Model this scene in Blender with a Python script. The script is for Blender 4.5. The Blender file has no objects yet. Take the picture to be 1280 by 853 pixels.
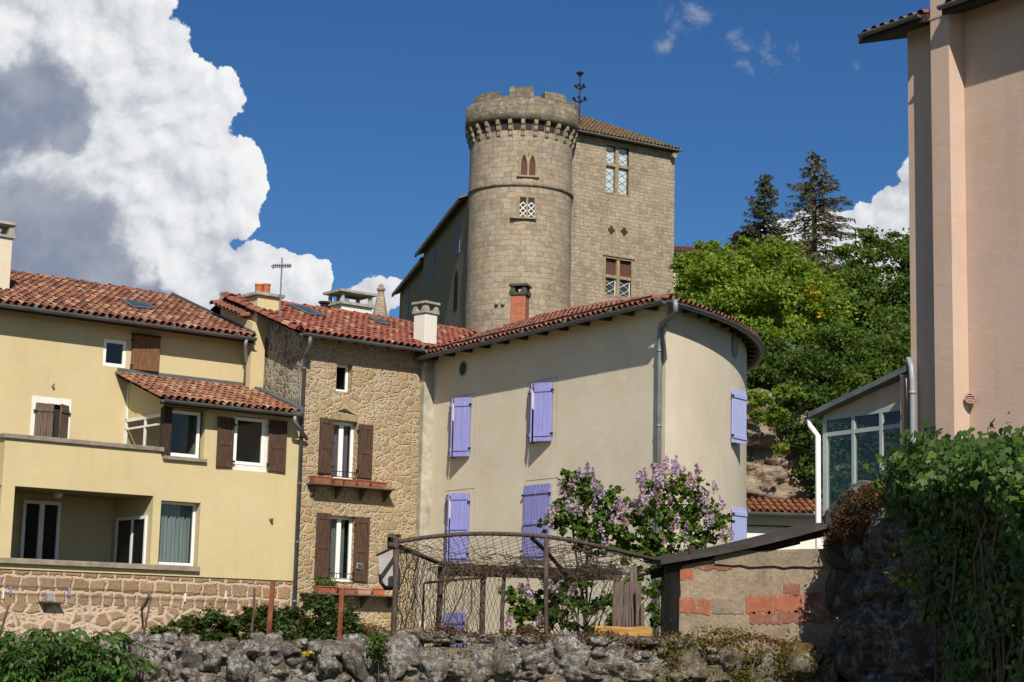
import bpy, bmesh, math, random
import numpy as np
from math import radians, sin, cos, pi, sqrt, atan2
from mathutils import Vector, Matrix, noise

# ------------------------------------------------------------------ camera
F = 2300.0
PITCH, ROLL = radians(9.06), radians(1.35)
CAM = np.array([0.0, 0.0, 1.6])
cp, sp, cr, sr = cos(PITCH), sin(PITCH), cos(ROLL), sin(ROLL)
FWD = np.array([0, cp, sp]); U0 = np.array([0, -sp, cp]); R0 = np.array([1.0, 0, 0])
RT = cr * R0 + sr * U0
UP = -sr * R0 + cr * U0
sc = bpy.context.scene
COL = sc.collection
cam = bpy.data.objects.new('camera', bpy.data.cameras.new('camera'))
COL.objects.link(cam)
cam.matrix_world = Matrix(((RT[0], UP[0], -FWD[0], CAM[0]), (RT[1], UP[1], -FWD[1], CAM[1]),
                           (RT[2], UP[2], -FWD[2], CAM[2]), (0, 0, 0, 1)))
cam.data.sensor_width = 36.0
cam.data.lens = F / 1280 * 36
cam.data.clip_end = 20000
sc.camera = cam

SUN_AZ, SUN_EL = 172.0, 40.0          # clockwise from the view direction
SKY_STRENGTH = 0.05
EXPOSURE = 0.35
sd = np.array([sin(radians(SUN_AZ)) * cos(radians(SUN_EL)), cos(radians(SUN_AZ)) * cos(radians(SUN_EL)), sin(radians(SUN_EL))])
sl = bpy.data.lights.new('sun', 'SUN'); sl.energy = 4.6; sl.angle = radians(0.53); sl.color = (1.0, 0.93, 0.82)
so = bpy.data.objects.new('sun', sl); COL.objects.link(so)
so.rotation_euler = Vector((-sd[0], -sd[1], -sd[2])).to_track_quat('-Z', 'Y').to_euler()
sc.view_settings.view_transform = 'Standard'
sc.view_settings.look = 'None'
sc.view_settings.exposure = EXPOSURE
sc.view_settings.gamma = 1.0
sc.view_settings.use_curve_mapping = False
sc.render.engine = 'CYCLES'
sc.cycles.use_denoising = True
sc.cycles.max_bounces = 6
sc.cycles.transparent_max_bounces = 12
sc.cycles.caustics_reflective = False
sc.cycles.caustics_refractive = False


def ray(px, py):
    return FWD + RT * (px - 640) / F - UP * (py - 426.5) / F


def at(px, py, D):
    r = ray(px, py)
    return CAM + r * D / r[1]


class NT:
    """little helper for node trees"""
    def __init__(s, tree):
        s.t = tree; s.n = tree.nodes; s.l = tree.links

    def set(s, sock, v):
        if v is None: return
        if isinstance(v, bpy.types.NodeSocket): s.l.new(v, sock)
        elif isinstance(v, bpy.types.Node): s.l.new(v.outputs[0], sock)
        else:
            if sock.type == 'RGBA' and not isinstance(v, (int, float)) and len(v) == 3: v = (*v, 1)
            sock.default_value = v

    def node(s, typ, ins=None, **kw):
        n = s.n.new(typ)
        for k, v in kw.items(): setattr(n, k, v)
        if ins:
            for k, v in ins.items(): s.set(n.inputs[k], v)
        return n

    def m(s, op, a, b=None, c=None, clamp=False):
        n = s.n.new('ShaderNodeMath'); n.operation = op; n.use_clamp = clamp
        s.set(n.inputs[0], a)
        if b is not None: s.set(n.inputs[1], b)
        if c is not None: s.set(n.inputs[2], c)
        return n.outputs[0]

    def vm(s, op, a, b=None, out=0):
        n = s.n.new('ShaderNodeVectorMath'); n.operation = op
        s.set(n.inputs[0], a)
        if b is not None:
            s.set(n.inputs['Scale' if op == 'SCALE' else 1], b)
        return n.outputs[out]

    def mix(s, f, a, b, bl='MIX'):
        n = s.n.new('ShaderNodeMix'); n.data_type = 'RGBA'; n.blend_type = bl; n.clamp_factor = True
        s.set(n.inputs[0], f); s.set(n.inputs[6], a); s.set(n.inputs[7], b)
        return n.outputs[2]

    def ramp(s, f, pts, interp='LINEAR'):
        n = s.n.new('ShaderNodeValToRGB'); e = n.color_ramp.elements; n.color_ramp.interpolation = interp
        while len(e) < len(pts): e.new(0.5)
        for i, (p, c) in enumerate(pts):
            e[i].position = p
            e[i].color = (c, c, c, 1) if isinstance(c, (int, float)) else (*c[:3], 1)
        s.set(n.inputs[0], f)
        return n.outputs[0]

    def sstep(s, v, a, b, lo=0.0, hi=1.0):
        n = s.n.new('ShaderNodeMapRange'); n.interpolation_type = 'SMOOTHSTEP'
        s.set(n.inputs[0], v); s.set(n.inputs[1], a); s.set(n.inputs[2], b); s.set(n.inputs[3], lo); s.set(n.inputs[4], hi)
        return n.outputs[0]

    def noise(s, vec, scale, detail=3.0, rough=0.5, dist=0.0, out=0):
        n = s.node('ShaderNodeTexNoise', {'Scale': scale, 'Detail': detail, 'Roughness': rough, 'Distortion': dist})
        if vec is not None: s.set(n.inputs['Vector'], vec)
        return n.outputs[out]


# ------------------------------------------------------------------ world: sky with real-direction clouds
def uv_of(px, py):
    r = ray(px, py)
    return r[0] / r[1], r[2] / r[1]


def make_world():
    w = bpy.data.worlds.new('World'); sc.world = w; w.use_nodes = True
    t = NT(w.node_tree); t.n.clear()
    sky = t.node('ShaderNodeTexSky'); sky.sky_type = 'NISHITA'; sky.sun_disc = False
    sky.sun_elevation = radians(SUN_EL); sky.sun_rotation = radians(SUN_AZ)
    sky.altitude = 900; sky.air_density = 1.0; sky.dust_density = 0.3; sky.ozone_density = 3.0
    # the deep blue of a polarised sky
    skyc = sky.outputs[0]
    tc = t.node('ShaderNodeTexCoord')
    sep = t.node('ShaderNodeSeparateXYZ', {0: tc.outputs['Generated']})
    x, y, z = sep.outputs
    yy = t.m('MAXIMUM', y, 0.05)
    u = t.m('DIVIDE', x, yy); v = t.m('DIVIDE', z, yy)
    P = t.node('ShaderNodeCombineXYZ', {0: u, 1: v, 2: 0.0}).outputs[0]
    front = t.sstep(y, 0.05, 0.3)
    skyc = t.mix(t.sstep(y, -0.35, 0.5), t.vm('SCALE', skyc, 1.5), t.mix(1.0, t.node('ShaderNodeHueSaturation', {'Saturation': 1.18, 'Value': 0.92, 'Color': skyc}).outputs[0], (0.72, 0.98, 1.24), 'MULTIPLY'))
    # domain-warped position so that blob outlines are irregular
    wn = t.node('ShaderNodeTexNoise', {'Vector': P, 'Scale': 14.0, 'Detail': 8.0, 'Roughness': 0.62})
    off = t.vm('SCALE', t.vm('SUBTRACT', wn.outputs['Color'], (0.5, 0.5, 0.5)), 0.035)
    PW = t.vm('ADD', P, off)

    def field(blobs, pos, k=0.10):
        acc = None
        for (bx, by, r) in blobs:
            c = uv_of(bx, by)
            d = t.vm('DISTANCE', pos, (c[0], c[1], 0.0), out=1)
            f = t.m('MULTIPLY_ADD', d, -F / r, 1.0)
            acc = f if acc is None else t.m('SMOOTH_MAX', acc, f, k)
        return acc

    def billow(pos, s, det=5.0, rough=0.55):
        n = t.node('ShaderNodeTexVoronoi', {'Vector': pos, 'Scale': s, 'Detail': det, 'Roughness': rough, 'Lacunarity': 2.1, 'Smoothness': 0.22}, feature='SMOOTH_F1', normalize=True, voronoi_dimensions='2D')
        return n.outputs['Distance']

    # --- bright cumulus
    cum = [(40, 60, 120), (120, 40, 95), (175, 95, 80), (120, 130, 120), (215, 160, 90), (250, 130, 55), (150, 230, 120),
           (225, 240, 90), (275, 225, 65), (300, 215, 45), (170, 320, 110), (235, 330, 70), (215, 285, 80), (310, 330, 42), (352, 330, 28),
           (270, 370, 70), (385, 350, 36), (395, 385, 30), (470, 372, 30), (495, 362, 20), (20, 5, 80), (160, 5, 55), (330, 390, 60),
           (1120, 255, 45), (1165, 230, 60), (1085, 275, 40), (1050, 295, 46), (1015, 285, 44), (1110, 310, 60), (990, 300, 34), (0, 250, 90), (10, 330, 90)]
    bil = billow(PW, 24.0, 6.0, 0.5)
    bs1 = billow(PW, 24.0, 4.2, 0.5); bs2 = billow(t.vm('ADD', PW, (0.004, 0.006, 0.0)), 24.0, 4.2, 0.5)
    f0 = field(cum, PW)
    fl = t.m('MULTIPLY_ADD', bil, -1.45, t.m('ADD', f0, 0.45))
    mask = t.m('MULTIPLY', t.sstep(fl, 0.0, 0.055), front)
    # relief: billow higher towards the sun side = lit, plus creases
    rel = t.m('SUBTRACT', bs2, bs1)
    big = t.noise(P, 11.0, 3.0, 0.5)
    sh = t.m('ADD', t.m('MULTIPLY', rel, 1.5), t.m('MULTIPLY', t.m('SUBTRACT', 0.40, bil), 0.55))
    sh = t.m('ADD', sh, t.m('MULTIPLY', t.m('SUBTRACT', big, 0.5), 1.25))
    cumc = t.ramp(t.m('ADD', sh, 0.52), [(0.05, (0.40, 0.43, 0.49)), (0.32, (0.58, 0.61, 0.66)), (0.55, (0.76, 0.78, 0.81)), (0.85, (0.91, 0.915, 0.92))])
    # --- grey, shaded cloud nearer on the left
    gry = [(20, 120, 85), (60, 140, 70), (-30, 190, 70), (80, 165, 40), (40, 275, 90), (95, 300, 75), (60, 330, 115), (130, 352, 65), (0, 310, 140), (-10, 150, 60), (185, 365, 40), (120, 375, 70)]
    PW2 = t.vm('ADD', P, t.vm('SCALE', t.vm('SUBTRACT', wn.outputs['Color'], (0.5, 0.5, 0.5)), 0.055))
    g0 = t.m('ADD', field(gry, PW2), t.m('MULTIPLY', t.m('SUBTRACT', t.noise(P, 34.0, 6.0, 0.62), 0.5), 0.9))
    gmask = t.m('MULTIPLY', t.sstep(g0, 0.02, 0.5), 0.93)
    gn = t.noise(P, 19.0, 5.0, 0.55)
    vv = t.sstep(v, uv_of(60, 350)[1], uv_of(60, 130)[1])
    gcol = t.mix(t.ramp(t.m('ADD', gn, t.m('MULTIPLY', t.m('ABSOLUTE', t.m('SUBTRACT', vv, 0.55)), -0.35)), [(0.3, 0.0), (0.62, 1.0)]), (0.20, 0.245, 0.345), (0.43, 0.45, 0.51))
    # --- thin grey-white veil (right of the cumulus base) and high wisps
    wsp = [(858, 20, 40), (925, 60, 34), (935, 90, 26), (915, 45, 28), (970, 65, 38), (830, 48, 22), (1078, 76, 16), (990, 60, 24)]
    w0 = t.m('ADD', field(wsp, PW2, 0.3), t.m('MULTIPLY', t.m('SUBTRACT', t.noise(t.vm('MULTIPLY', P, (1.0, 0.75, 1)), 60.0, 7.0, 0.68, 0.6), 0.56), 4.2))
    wmask = t.m('MULTIPLY', t.m('MULTIPLY', t.sstep(w0, -0.05, 1.3), t.sstep(field(wsp, P, 0.3), -0.3, 0.5)), 0.42)
    SC = 1.0 / (SKY_STRENGTH * 2 ** EXPOSURE)
    def scl(c): return t.vm('SCALE', c, SC)
    c1 = t.mix(wmask, skyc, scl((0.50, 0.52, 0.56)))
    c2 = t.mix(mask, c1, scl(cumc))
    c3 = t.mix(t.m('MULTIPLY', gmask, front), c2, scl(gcol))
    bg = t.node('ShaderNodeBackground', {'Color': c3, 'Strength': SKY_STRENGTH})
    out = t.node('ShaderNodeOutputWorld', {'Surface': bg.outputs[0]})
    w.cycles.sampling_method = 'MANUAL'
    w.cycles.sample_map_resolution = 512


make_world()


# ------------------------------------------------------------------ frames, tags, mesh builder
class Frame:
    """local x along a facade, local -y out of it, z up"""
    def __init__(s, o, az):
        a = radians(az)
        s.o = np.array([o[0], o[1], 0.0])
        s.ex = np.array([sin(a), cos(a), 0]); s.ey = np.array([-cos(a), sin(a), 0]); s.ez = np.array([0, 0, 1.0])
        s.rot = atan2(s.ex[1], s.ex[0])

    def loc(s, p):
        d = np.asarray(p, float) - s.o
        return np.array([d @ s.ex, d @ s.ey, d[2]])

    def w(s, p): return s.o + s.ex * p[0] + s.ey * p[1] + s.ez * p[2]

    def px(s, px, py, y=0.0):
        r = ray(px, py); c = s.loc(CAM)
        return s.loc(CAM + r * (y - c[1]) / (r @ s.ey))

    def pl(s, px, py, p, n):
        r = ray(px, py); rl = np.array([r @ s.ex, r @ s.ey, r[2]]); c = s.loc(CAM); n = np.asarray(n, float)
        return c + rl * (((np.asarray(p) - c) @ n) / (rl @ n))

    def rect(s, x0, y0, x1, y1, y=0.0):
        xm, ym = (x0 + x1) / 2, (y0 + y1) / 2
        return s.px(x0, ym, y)[0], s.px(x1, ym, y)[0], s.px(xm, y1, y)[2], s.px(xm, y0, y)[2]

    def empty(s, name, label, cat, loc=(0, 0, 0), group=None):
        o = bpy.data.objects.new(name, None); COL.objects.link(o)
        o.empty_display_size = 0.3
        o.location = s.w(loc); o.rotation_euler = (0, 0, s.rot)
        tag(o, label, cat, group)
        return o


WORLD = Frame((0, 0, 0), 90.0)


def tag(o, label=None, cat=None, group=None, kind=None):
    if label: o['label'] = label
    if cat: o['category'] = cat
    if group: o['group'] = group
    if kind: o['kind'] = kind
    return o


def link_mesh(name, me, mat, parent=None):
    o = bpy.data.objects.new(name, me); COL.objects.link(o)
    if mat:
        for m_ in (mat if isinstance(mat, (list, tuple)) else [mat]): me.materials.append(m_)
    if parent: o.parent = parent
    return o


class MB:
    def __init__(s):
        s.v = []; s.f = []; s.mi = []

    def add(s, vs, fs, mi=0):
        b = len(s.v)
        s.v += [tuple(map(float, p)) for p in vs]
        for f in fs:
            s.f.append([b + i for i in f]); s.mi.append(mi)

    def quad(s, a, b, c, d, mi=0): s.add([a, b, c, d], [(0, 1, 2, 3)], mi)

    def box(s, x0, x1, y0, y1, z0, z1, M=None, mi=0, taper=None):
        vs = [(x, y, z) for z in (z0, z1) for y in (y0, y1) for x in (x0, x1)]
        if M is not None: vs = [tuple(M @ Vector(p)) for p in vs]
        s.add(vs, [(0, 2, 3, 1), (4, 5, 7, 6), (0, 1, 5, 4), (2, 6, 7, 3), (0, 4, 6, 2), (1, 3, 7, 5)], mi)

    def prism(s, pts, d, mi=0):
        """polygon pts (3d) extruded by vector d"""
        n = len(pts); d = np.asarray(d, float)
        vs = [np.asarray(p, float) for p in pts] + [np.asarray(p, float) + d for p in pts]
        fs = [tuple(range(n))[::-1], tuple(range(n, 2 * n))] + [(i, (i + 1) % n, n + (i + 1) % n, n + i) for i in range(n)]
        s.add(vs, fs, mi)

    def tube(s, pts, r, n=8, cap=True, mi=0):
        pts = [np.asarray(p, float) for p in pts]
        rs = r if isinstance(r, (list, tuple, np.ndarray)) else [r] * len(pts)
        b = len(s.v); prev = None
        for i, p in enumerate(pts):
            a = pts[min(i + 1, len(pts) - 1)] - pts[max(i - 1, 0)]
            a = a / (np.linalg.norm(a) + 1e-9)
            if prev is None:
                ref = np.array([0, 0, 1.0]) if abs(a[2]) < 0.9 else np.array([1.0, 0, 0])
                u = np.cross(a, ref)
            else:
                u = prev - a * (prev @ a)
            u /= (np.linalg.norm(u) + 1e-9); w = np.cross(a, u); prev = u
            for k in range(n):
                t = 2 * pi * k / n
                s.v.append(tuple(p + rs[i] * (u * cos(t) + w * sin(t))))
        for i in range(len(pts) - 1):
            for k in range(n):
                k2 = (k + 1) % n
                s.f.append([b + i * n + k, b + i * n + k2, b + (i + 1) * n + k2, b + (i + 1) * n + k]); s.mi.append(mi)
        if cap:
            s.f.append([b + k for k in range(n)][::-1]); s.mi.append(mi)
            e = b + (len(pts) - 1) * n
            s.f.append([e + k for k in range(n)]); s.mi.append(mi)

    def lathe(s, prof, c=(0, 0, 0), n=24, a0=0.0, a1=2 * pi, mi=0):
        full = abs(a1 - a0 - 2 * pi) < 1e-6
        m_ = n if full else n + 1
        b = len(s.v)
        for (r, z) in prof:
            for k in range(m_):
                t = a0 + (a1 - a0) * k / n
                s.v.append((c[0] + r * cos(t), c[1] + r * sin(t), c[2] + z))
        for i in range(len(prof) - 1):
            for k in range(n):
                k2 = (k + 1) % m_
                s.f.append([b + i * m_ + k, b + i * m_ + k2, b + (i + 1) * m_ + k2, b + (i + 1) * m_ + k]); s.mi.append(mi)

    def build(s, name, mat, parent=None, smooth=False, uv=True, bevel=0.0):
        me = bpy.data.meshes.new(name)
        me.from_pydata(s.v, [], s.f); me.update()
        if s.mi and max(s.mi) > 0: me.polygons.foreach_set('material_index', s.mi)
        if bevel:
            bm = bmesh.new(); bm.from_mesh(me)
            bmesh.ops.bevel(bm, geom=list(bm.edges), offset=bevel, segments=1, affect='EDGES', clamp_overlap=True)
            bm.to_mesh(me); bm.free()
        if smooth: me.polygons.foreach_set('use_smooth', [True] * len(me.polygons))
        if uv: box_uv(me)
        return link_mesh(name, me, mat, parent)


def box_uv(me):
    nl = len(me.loops)
    if not nl: return
    co = np.empty(len(me.vertices) * 3, np.float32); me.vertices.foreach_get('co', co); co = co.reshape(-1, 3)
    li = np.empty(nl, np.int32); me.loops.foreach_get('vertex_index', li)
    pn = np.empty(len(me.polygons) * 3, np.float32); me.polygons.foreach_get('normal', pn); pn = np.abs(pn.reshape(-1, 3))
    lt = np.empty(len(me.polygons), np.int32); me.polygons.foreach_get('loop_total', lt)
    ax = np.repeat(np.argmax(pn * np.array([1, 1.02, 0.98]), 1), lt)
    p = co[li]
    uv = np.where((ax == 0)[:, None], p[:, [1, 2]], np.where((ax == 1)[:, None], p[:, [0, 2]], p[:, [0, 1]]))
    L = me.uv_layers.new(name='UVMap')
    L.data.foreach_set('uv', uv.astype(np.float32).ravel())


# ------------------------------------------------------------------ materials
def new_mat(name):
    m_ = bpy.data.materials.new(name); m_.use_nodes = True
    t = NT(m_.node_tree); b = t.n['Principled BSDF']
    return m_, t, b


def bump(t, b, h, strength=0.4, dist=0.02):
    n = t.node('ShaderNodeBump', {'Strength': strength, 'Distance': dist, 'Height': h})
    t.l.new(n.outputs[0], b.inputs['Normal'])


def objco(t): return t.node('ShaderNodeTexCoord').outputs['Object']
def uvco(t): return t.node('ShaderNodeTexCoord').outputs['UV']


def plain(name, col, rough=0.6, metal=0.0, var=0.12, scale=6.0, spec=0.3, bmp=0.0, stretch=(1, 1, 1)):
    m_, t, b = new_mat(name)
    n = t.noise(t.vm('MULTIPLY', objco(t), stretch), scale, 5.0, 0.6)
    k = t.ramp(n, [(0.25, 1 - var * 1.6), (0.75, 1 + var)])
    c = t.mix(1.0, col, k, 'MULTIPLY')
    t.set(b.inputs['Base Color'], c)
    b.inputs['Roughness'].default_value = rough; b.inputs['Metallic'].default_value = metal
    b.inputs['Specular IOR Level'].default_value = spec
    if bmp: bump(t, b, n, bmp, 0.01)
    return m_


def plaster(name, col, stain=(0.8, 0.75, 0.68), amt=0.35, streak=0.25):
    m_, t, b = new_mat(name)
    o = objco(t)
    big = t.noise(o, 0.55, 5.0, 0.6, 0.3)
    st = t.noise(t.vm('MULTIPLY', o, (2.4, 2.4, 0.28)), 1.6, 5.0, 0.62)
    fine = t.noise(o, 26.0, 4.0, 0.65)
    trow = t.noise(t.vm('MULTIPLY', o, (0.9, 0.9, 1.6)), 2.7, 4.0, 0.7, 0.8)
    c = t.mix(t.m('MULTIPLY', t.ramp(big, [(0.35, 1.0), (0.65, 0.0)]), amt), col, [col[i] * stain[i] for i in range(3)])
    c = t.mix(t.m('MULTIPLY', t.ramp(st, [(0.52, 0.0), (0.78, 1.0)]), streak), c, [col[i] * stain[i] * 0.8 for i in range(3)])
    c = t.mix(t.m('MULTIPLY', t.ramp(trow, [(0.5, 0.0), (0.72, 1.0)]), 0.3), c, [min(1, col[i] * 1.1) for i in range(3)])
    mott = t.noise(t.vm('ADD', o, (5, 2, 7)), 1.7, 5.0, 0.65, 0.6)
    c = t.mix(t.m('MULTIPLY', t.ramp(mott, [(0.42, 0.0), (0.66, 1.0)]), 0.42), c, t.mix(1.0, c, (1.03, 0.96, 0.84), 'MULTIPLY'))
    c = t.mix(t.m('MULTIPLY', t.ramp(mott, [(0.3, 1.0), (0.46, 0.0)]), 0.5), c, t.mix(1.0, c, (0.94, 0.99, 1.05), 'MULTIPLY'))
    c = t.mix(1.0, c, t.ramp(fine, [(0.2, 0.95), (0.8, 1.035)]), 'MULTIPLY')
    t.set(b.inputs['Base Color'], c)
    b.inputs['Roughness'].default_value = 0.95; b.inputs['Specular IOR Level'].default_value = 0.1
    bump(t, b, t.m('ADD', t.m('MULTIPLY', fine, 0.5), t.m('MULTIPLY', trow, 1.6)), 0.28, 0.012)
    return m_


def rubble(name, cols, mortar, scale=3.0, mw=0.07, asp=1.35, bs=0.9, squared=False, warp=1.0):
    """irregular stones in mortar from box UVs (metres)"""
    m_, t, b = new_mat(name)
    uv = uvco(t)
    wn = t.node('ShaderNodeTexNoise', {'Vector': uv, 'Scale': 2.6, 'Detail': 3.0})
    p = t.vm('ADD', uv, t.vm('SCALE', t.vm('SUBTRACT', wn.outputs['Color'], (0.5, 0.5, 0.5)), 0.22 if not squared else 0.09 * warp))
    wf = t.node('ShaderNodeTexNoise', {'Vector': uv, 'Scale': 13.0, 'Detail': 4.0})
    p = t.vm('ADD', p, t.vm('SCALE', t.vm('SUBTRACT', wf.outputs['Color'], (0.5, 0.5, 0.5)), 0.085))
    if squared:
        br = t.node('ShaderNodeTexBrick', {'Vector': p, 'Color1': (0, 0, 0, 1), 'Color2': (1, 1, 1, 1), 'Mortar': (0.5, 0.5, 0.5, 1), 'Scale': 1.0,
                                           'Mortar Size': mw, 'Mortar Smooth': 0.7, 'Brick Width': asp, 'Row Height': scale})
        br.offset = 0.5; br.offset_frequency = 2; br.squash = 0.72; br.squash_frequency = 3
        edge = t.m('SUBTRACT', 1.0, br.outputs['Fac'])
        cell = br.outputs['Color']
        cellv = t.m('FRACT', t.m('MULTIPLY', t.node('ShaderNodeSeparateColor', {0: cell}).outputs[0], 7.31))
    else:
        ps = t.vm('MULTIPLY', p, (1.0 / asp, 1.0, 1.0))
        def vor(s_):
            ve = t.node('ShaderNodeTexVoronoi', {'Vector': ps, 'Scale': s_, 'Randomness': bs}, feature='DISTANCE_TO_EDGE', voronoi_dimensions='2D')
            vc = t.node('ShaderNodeTexVoronoi', {'Vector': ps, 'Scale': s_, 'Randomness': bs}, feature='F1', voronoi_dimensions='2D')
            return t.m('MULTIPLY', ve.outputs['Distance'], scale / s_), t.node('ShaderNodeSeparateColor', {0: vc.outputs['Color']}).outputs[0]
        d1, c1 = vor(scale); d2, c2 = vor(scale * 1.9)
        pick = t.m('GREATER_THAN', c1, 0.62)          # some of the large cells are packed with smaller stones
        inner = t.m('MINIMUM', d1, d2)
        dist = t.m('ADD', t.m('MULTIPLY', pick, inner), t.m('MULTIPLY', t.m('SUBTRACT', 1.0, pick), d1))
        mwn = t.m('MULTIPLY_ADD', t.noise(uv, 1.7, 3.0, 0.6), 1.7, 0.15)
        edge = t.sstep(t.m('DIVIDE', dist, mwn), mw * 0.15, mw * 1.7)
        cellv = t.m('FRACT', t.m('ADD', t.m('MULTIPLY', c1, 3.7), t.m('MULTIPLY', t.m('MULTIPLY', pick, c2), 5.3)))
    n1 = t.noise(uv, 9.0, 6.0, 0.7)
    n2 = t.noise(uv, 0.5, 3.0, 0.6)
    k = t.m('ADD', cellv, t.m('MULTIPLY', t.m('SUBTRACT', n1, 0.5), 1.0))
    n = len(cols)
    sc_ = t.ramp(k, [((i + 0.5) / n, c) for i, c in enumerate(cols)])
    pits = t.ramp(t.noise(uv, 19.0, 6.0, 0.78), [(0.3, 0.35), (0.44, 0.85), (0.6, 1.08)])
    sc_ = t.mix(1.0, sc_, pits, 'MULTIPLY')
    mo = t.mix(t.ramp(n1, [(0.3, 0.0), (0.7, 1.0)]), mortar, [c * 0.72 for c in mortar])
    c = t.mix(edge, mo, sc_)
    c = t.mix(t.m('MULTIPLY', t.ramp(n2, [(0.4, 1.0), (0.62, 0.0)]), 0.4), c, t.mix(1.0, c, (0.70, 0.69, 0.66), 'MULTIPLY'))
    n4 = t.noise(t.vm('ADD', uv, (13.0, 5.0, 0.0)), 1.3, 6.0, 0.72, 0.6)
    c = t.mix(t.m('MULTIPLY', t.ramp(n4, [(0.52, 0.0), (0.7, 1.0)]), 0.4), c, t.mix(1.0, c, (0.62, 0.60, 0.57), 'MULTIPLY'))
    n5 = t.noise(t.vm('ADD', uv, (3.0, 25.0, 0.0)), 1.9, 5.0, 0.7, 0.4)
    c = t.mix(t.m('MULTIPLY', t.ramp(n5, [(0.58, 0.0), (0.7, 1.0)]), 0.45), c, t.mix(1.0, c, (1.25, 1.0, 0.72), 'MULTIPLY'))
    if warp > 2.3:      # old castle masonry: water stains running down, pale worn patches
        sk = t.noise(t.vm('MULTIPLY', uv, (1.5, 0.16, 1.0)), 1.3, 6.0, 0.68)
        c = t.mix(t.m('MULTIPLY', t.ramp(sk, [(0.5, 0.0), (0.68, 1.0)]), 0.5), c, t.mix(1.0, c, (0.58, 0.575, 0.56), 'MULTIPLY'))
        pk = t.noise(t.vm('ADD', uv, (31.0, 7.0, 0.0)), 2.6, 6.0, 0.75, 0.5)
        c = t.mix(t.m('MULTIPLY', t.ramp(pk, [(0.5, 0.0), (0.64, 1.0)]), 0.5), c, (0.43, 0.365, 0.28))
    t.set(b.inputs['Base Color'], c)
    b.inputs['Roughness'].default_value = 0.95; b.inputs['Specular IOR Level'].default_value = 0.1
    h = t.m('ADD', t.m('MULTIPLY', edge, 1.0), t.m('MULTIPLY', n1, 0.9))
    bump(t, b, h, 0.75, 0.04)
    return m_


def tile_mat(name, cols, moss=None, mossamt=0.0):
    m_, t, b = new_mat(name)
    g = t.node('ShaderNodeNewGeometry')
    r = g.outputs['Random Per Island']
    n = len(cols)
    c = t.ramp(r, [((i + 0.5) / n, c) for i, c in enumerate(cols)], 'CONSTANT')
    o = objco(t)
    nz = t.noise(o, 7.0, 5.0, 0.7)
    c = t.mix(1.0, c, t.ramp(nz, [(0.25, 0.55), (0.7, 1.15)]), 'MULTIPLY')
    big = t.noise(o, 0.6, 3.0, 0.6)
    c = t.mix(t.m('MULTIPLY', t.ramp(big, [(0.45, 0.0), (0.7, 1.0)]), 0.45), c, t.mix(1.0, c, (0.6, 0.62, 0.6), 'MULTIPLY'))
    lich = t.noise(o, 17.0, 5.0, 0.75)
    c = t.mix(t.m('MULTIPLY', t.ramp(lich, [(0.6, 0.0), (0.7, 1.0)]), 0.5), c, (0.36, 0.27, 0.18))
    if moss:
        c = t.mix(t.m('MULTIPLY', t.ramp(t.noise(o, 2.0, 5.0, 0.7), [(0.35, 0.0), (0.6, 1.0)]), mossamt), c, moss)
    t.set(b.inputs['Base Color'], c)
    b.inputs['Roughness'].default_value = 0.9; b.inputs['Specular IOR Level'].default_value = 0.15
    bump(t, b, nz, 0.4, 0.01)
    return m_


def leaf_mat(name, cols, trans=0.35, rough=0.45, spec=0.35):
    m_, t, b = new_mat(name)
    g = t.node('ShaderNodeNewGeometry')
    n = len(cols)
    c = t.ramp(g.outputs['Random Per Island'], [((i + 0.5) / n, c) for i, c in enumerate(cols)])
    big = t.noise(g.outputs['Position'], 0.9, 3.0, 0.6)
    c = t.mix(1.0, c, t.ramp(big, [(0.3, 0.75), (0.7, 1.2)]), 'MULTIPLY')
    t.set(b.inputs['Base Color'], c)
    b.inputs['Roughness'].default_value = rough; b.inputs['Specular IOR Level'].default_value = spec
    tr = t.node('ShaderNodeBsdfTranslucent', {'Color': t.mix(1.0, c, (1.3, 1.35, 0.6), 'MULTIPLY')})
    mx = t.node('ShaderNodeMixShader', {0: trans, 1: b.outputs[0], 2: tr.outputs[0]})
    t.l.new(mx.outputs[0], t.n['Material Output'].inputs[0])
    return m_


def glass_mat(name, tint=(0.75, 0.8, 0.8), refl=0.12, rough=0.03):
    m_, t, b = new_mat(name)
    tr = t.node('ShaderNodeBsdfTransparent', {'Color': (*tint, 1)})
    gl = t.node('ShaderNodeBsdfGlossy', {'Color': (0.8, 0.8, 0.8, 1), 'Roughness': rough})
    lw = t.node('ShaderNodeLayerWeight', {'Blend': 0.5})
    f = t.m('ADD', t.m('MULTIPLY', t.m('POWER', lw.outputs['Facing'], 4.0), 0.75), 0.035 + refl)
    mx = t.node('ShaderNodeMixShader', {0: f, 1: tr.outputs[0], 2: gl.outputs[0]})
    t.l.new(mx.outputs[0], t.n['Material Output'].inputs[0])
    t.n.remove(b)
    return m_


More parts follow.
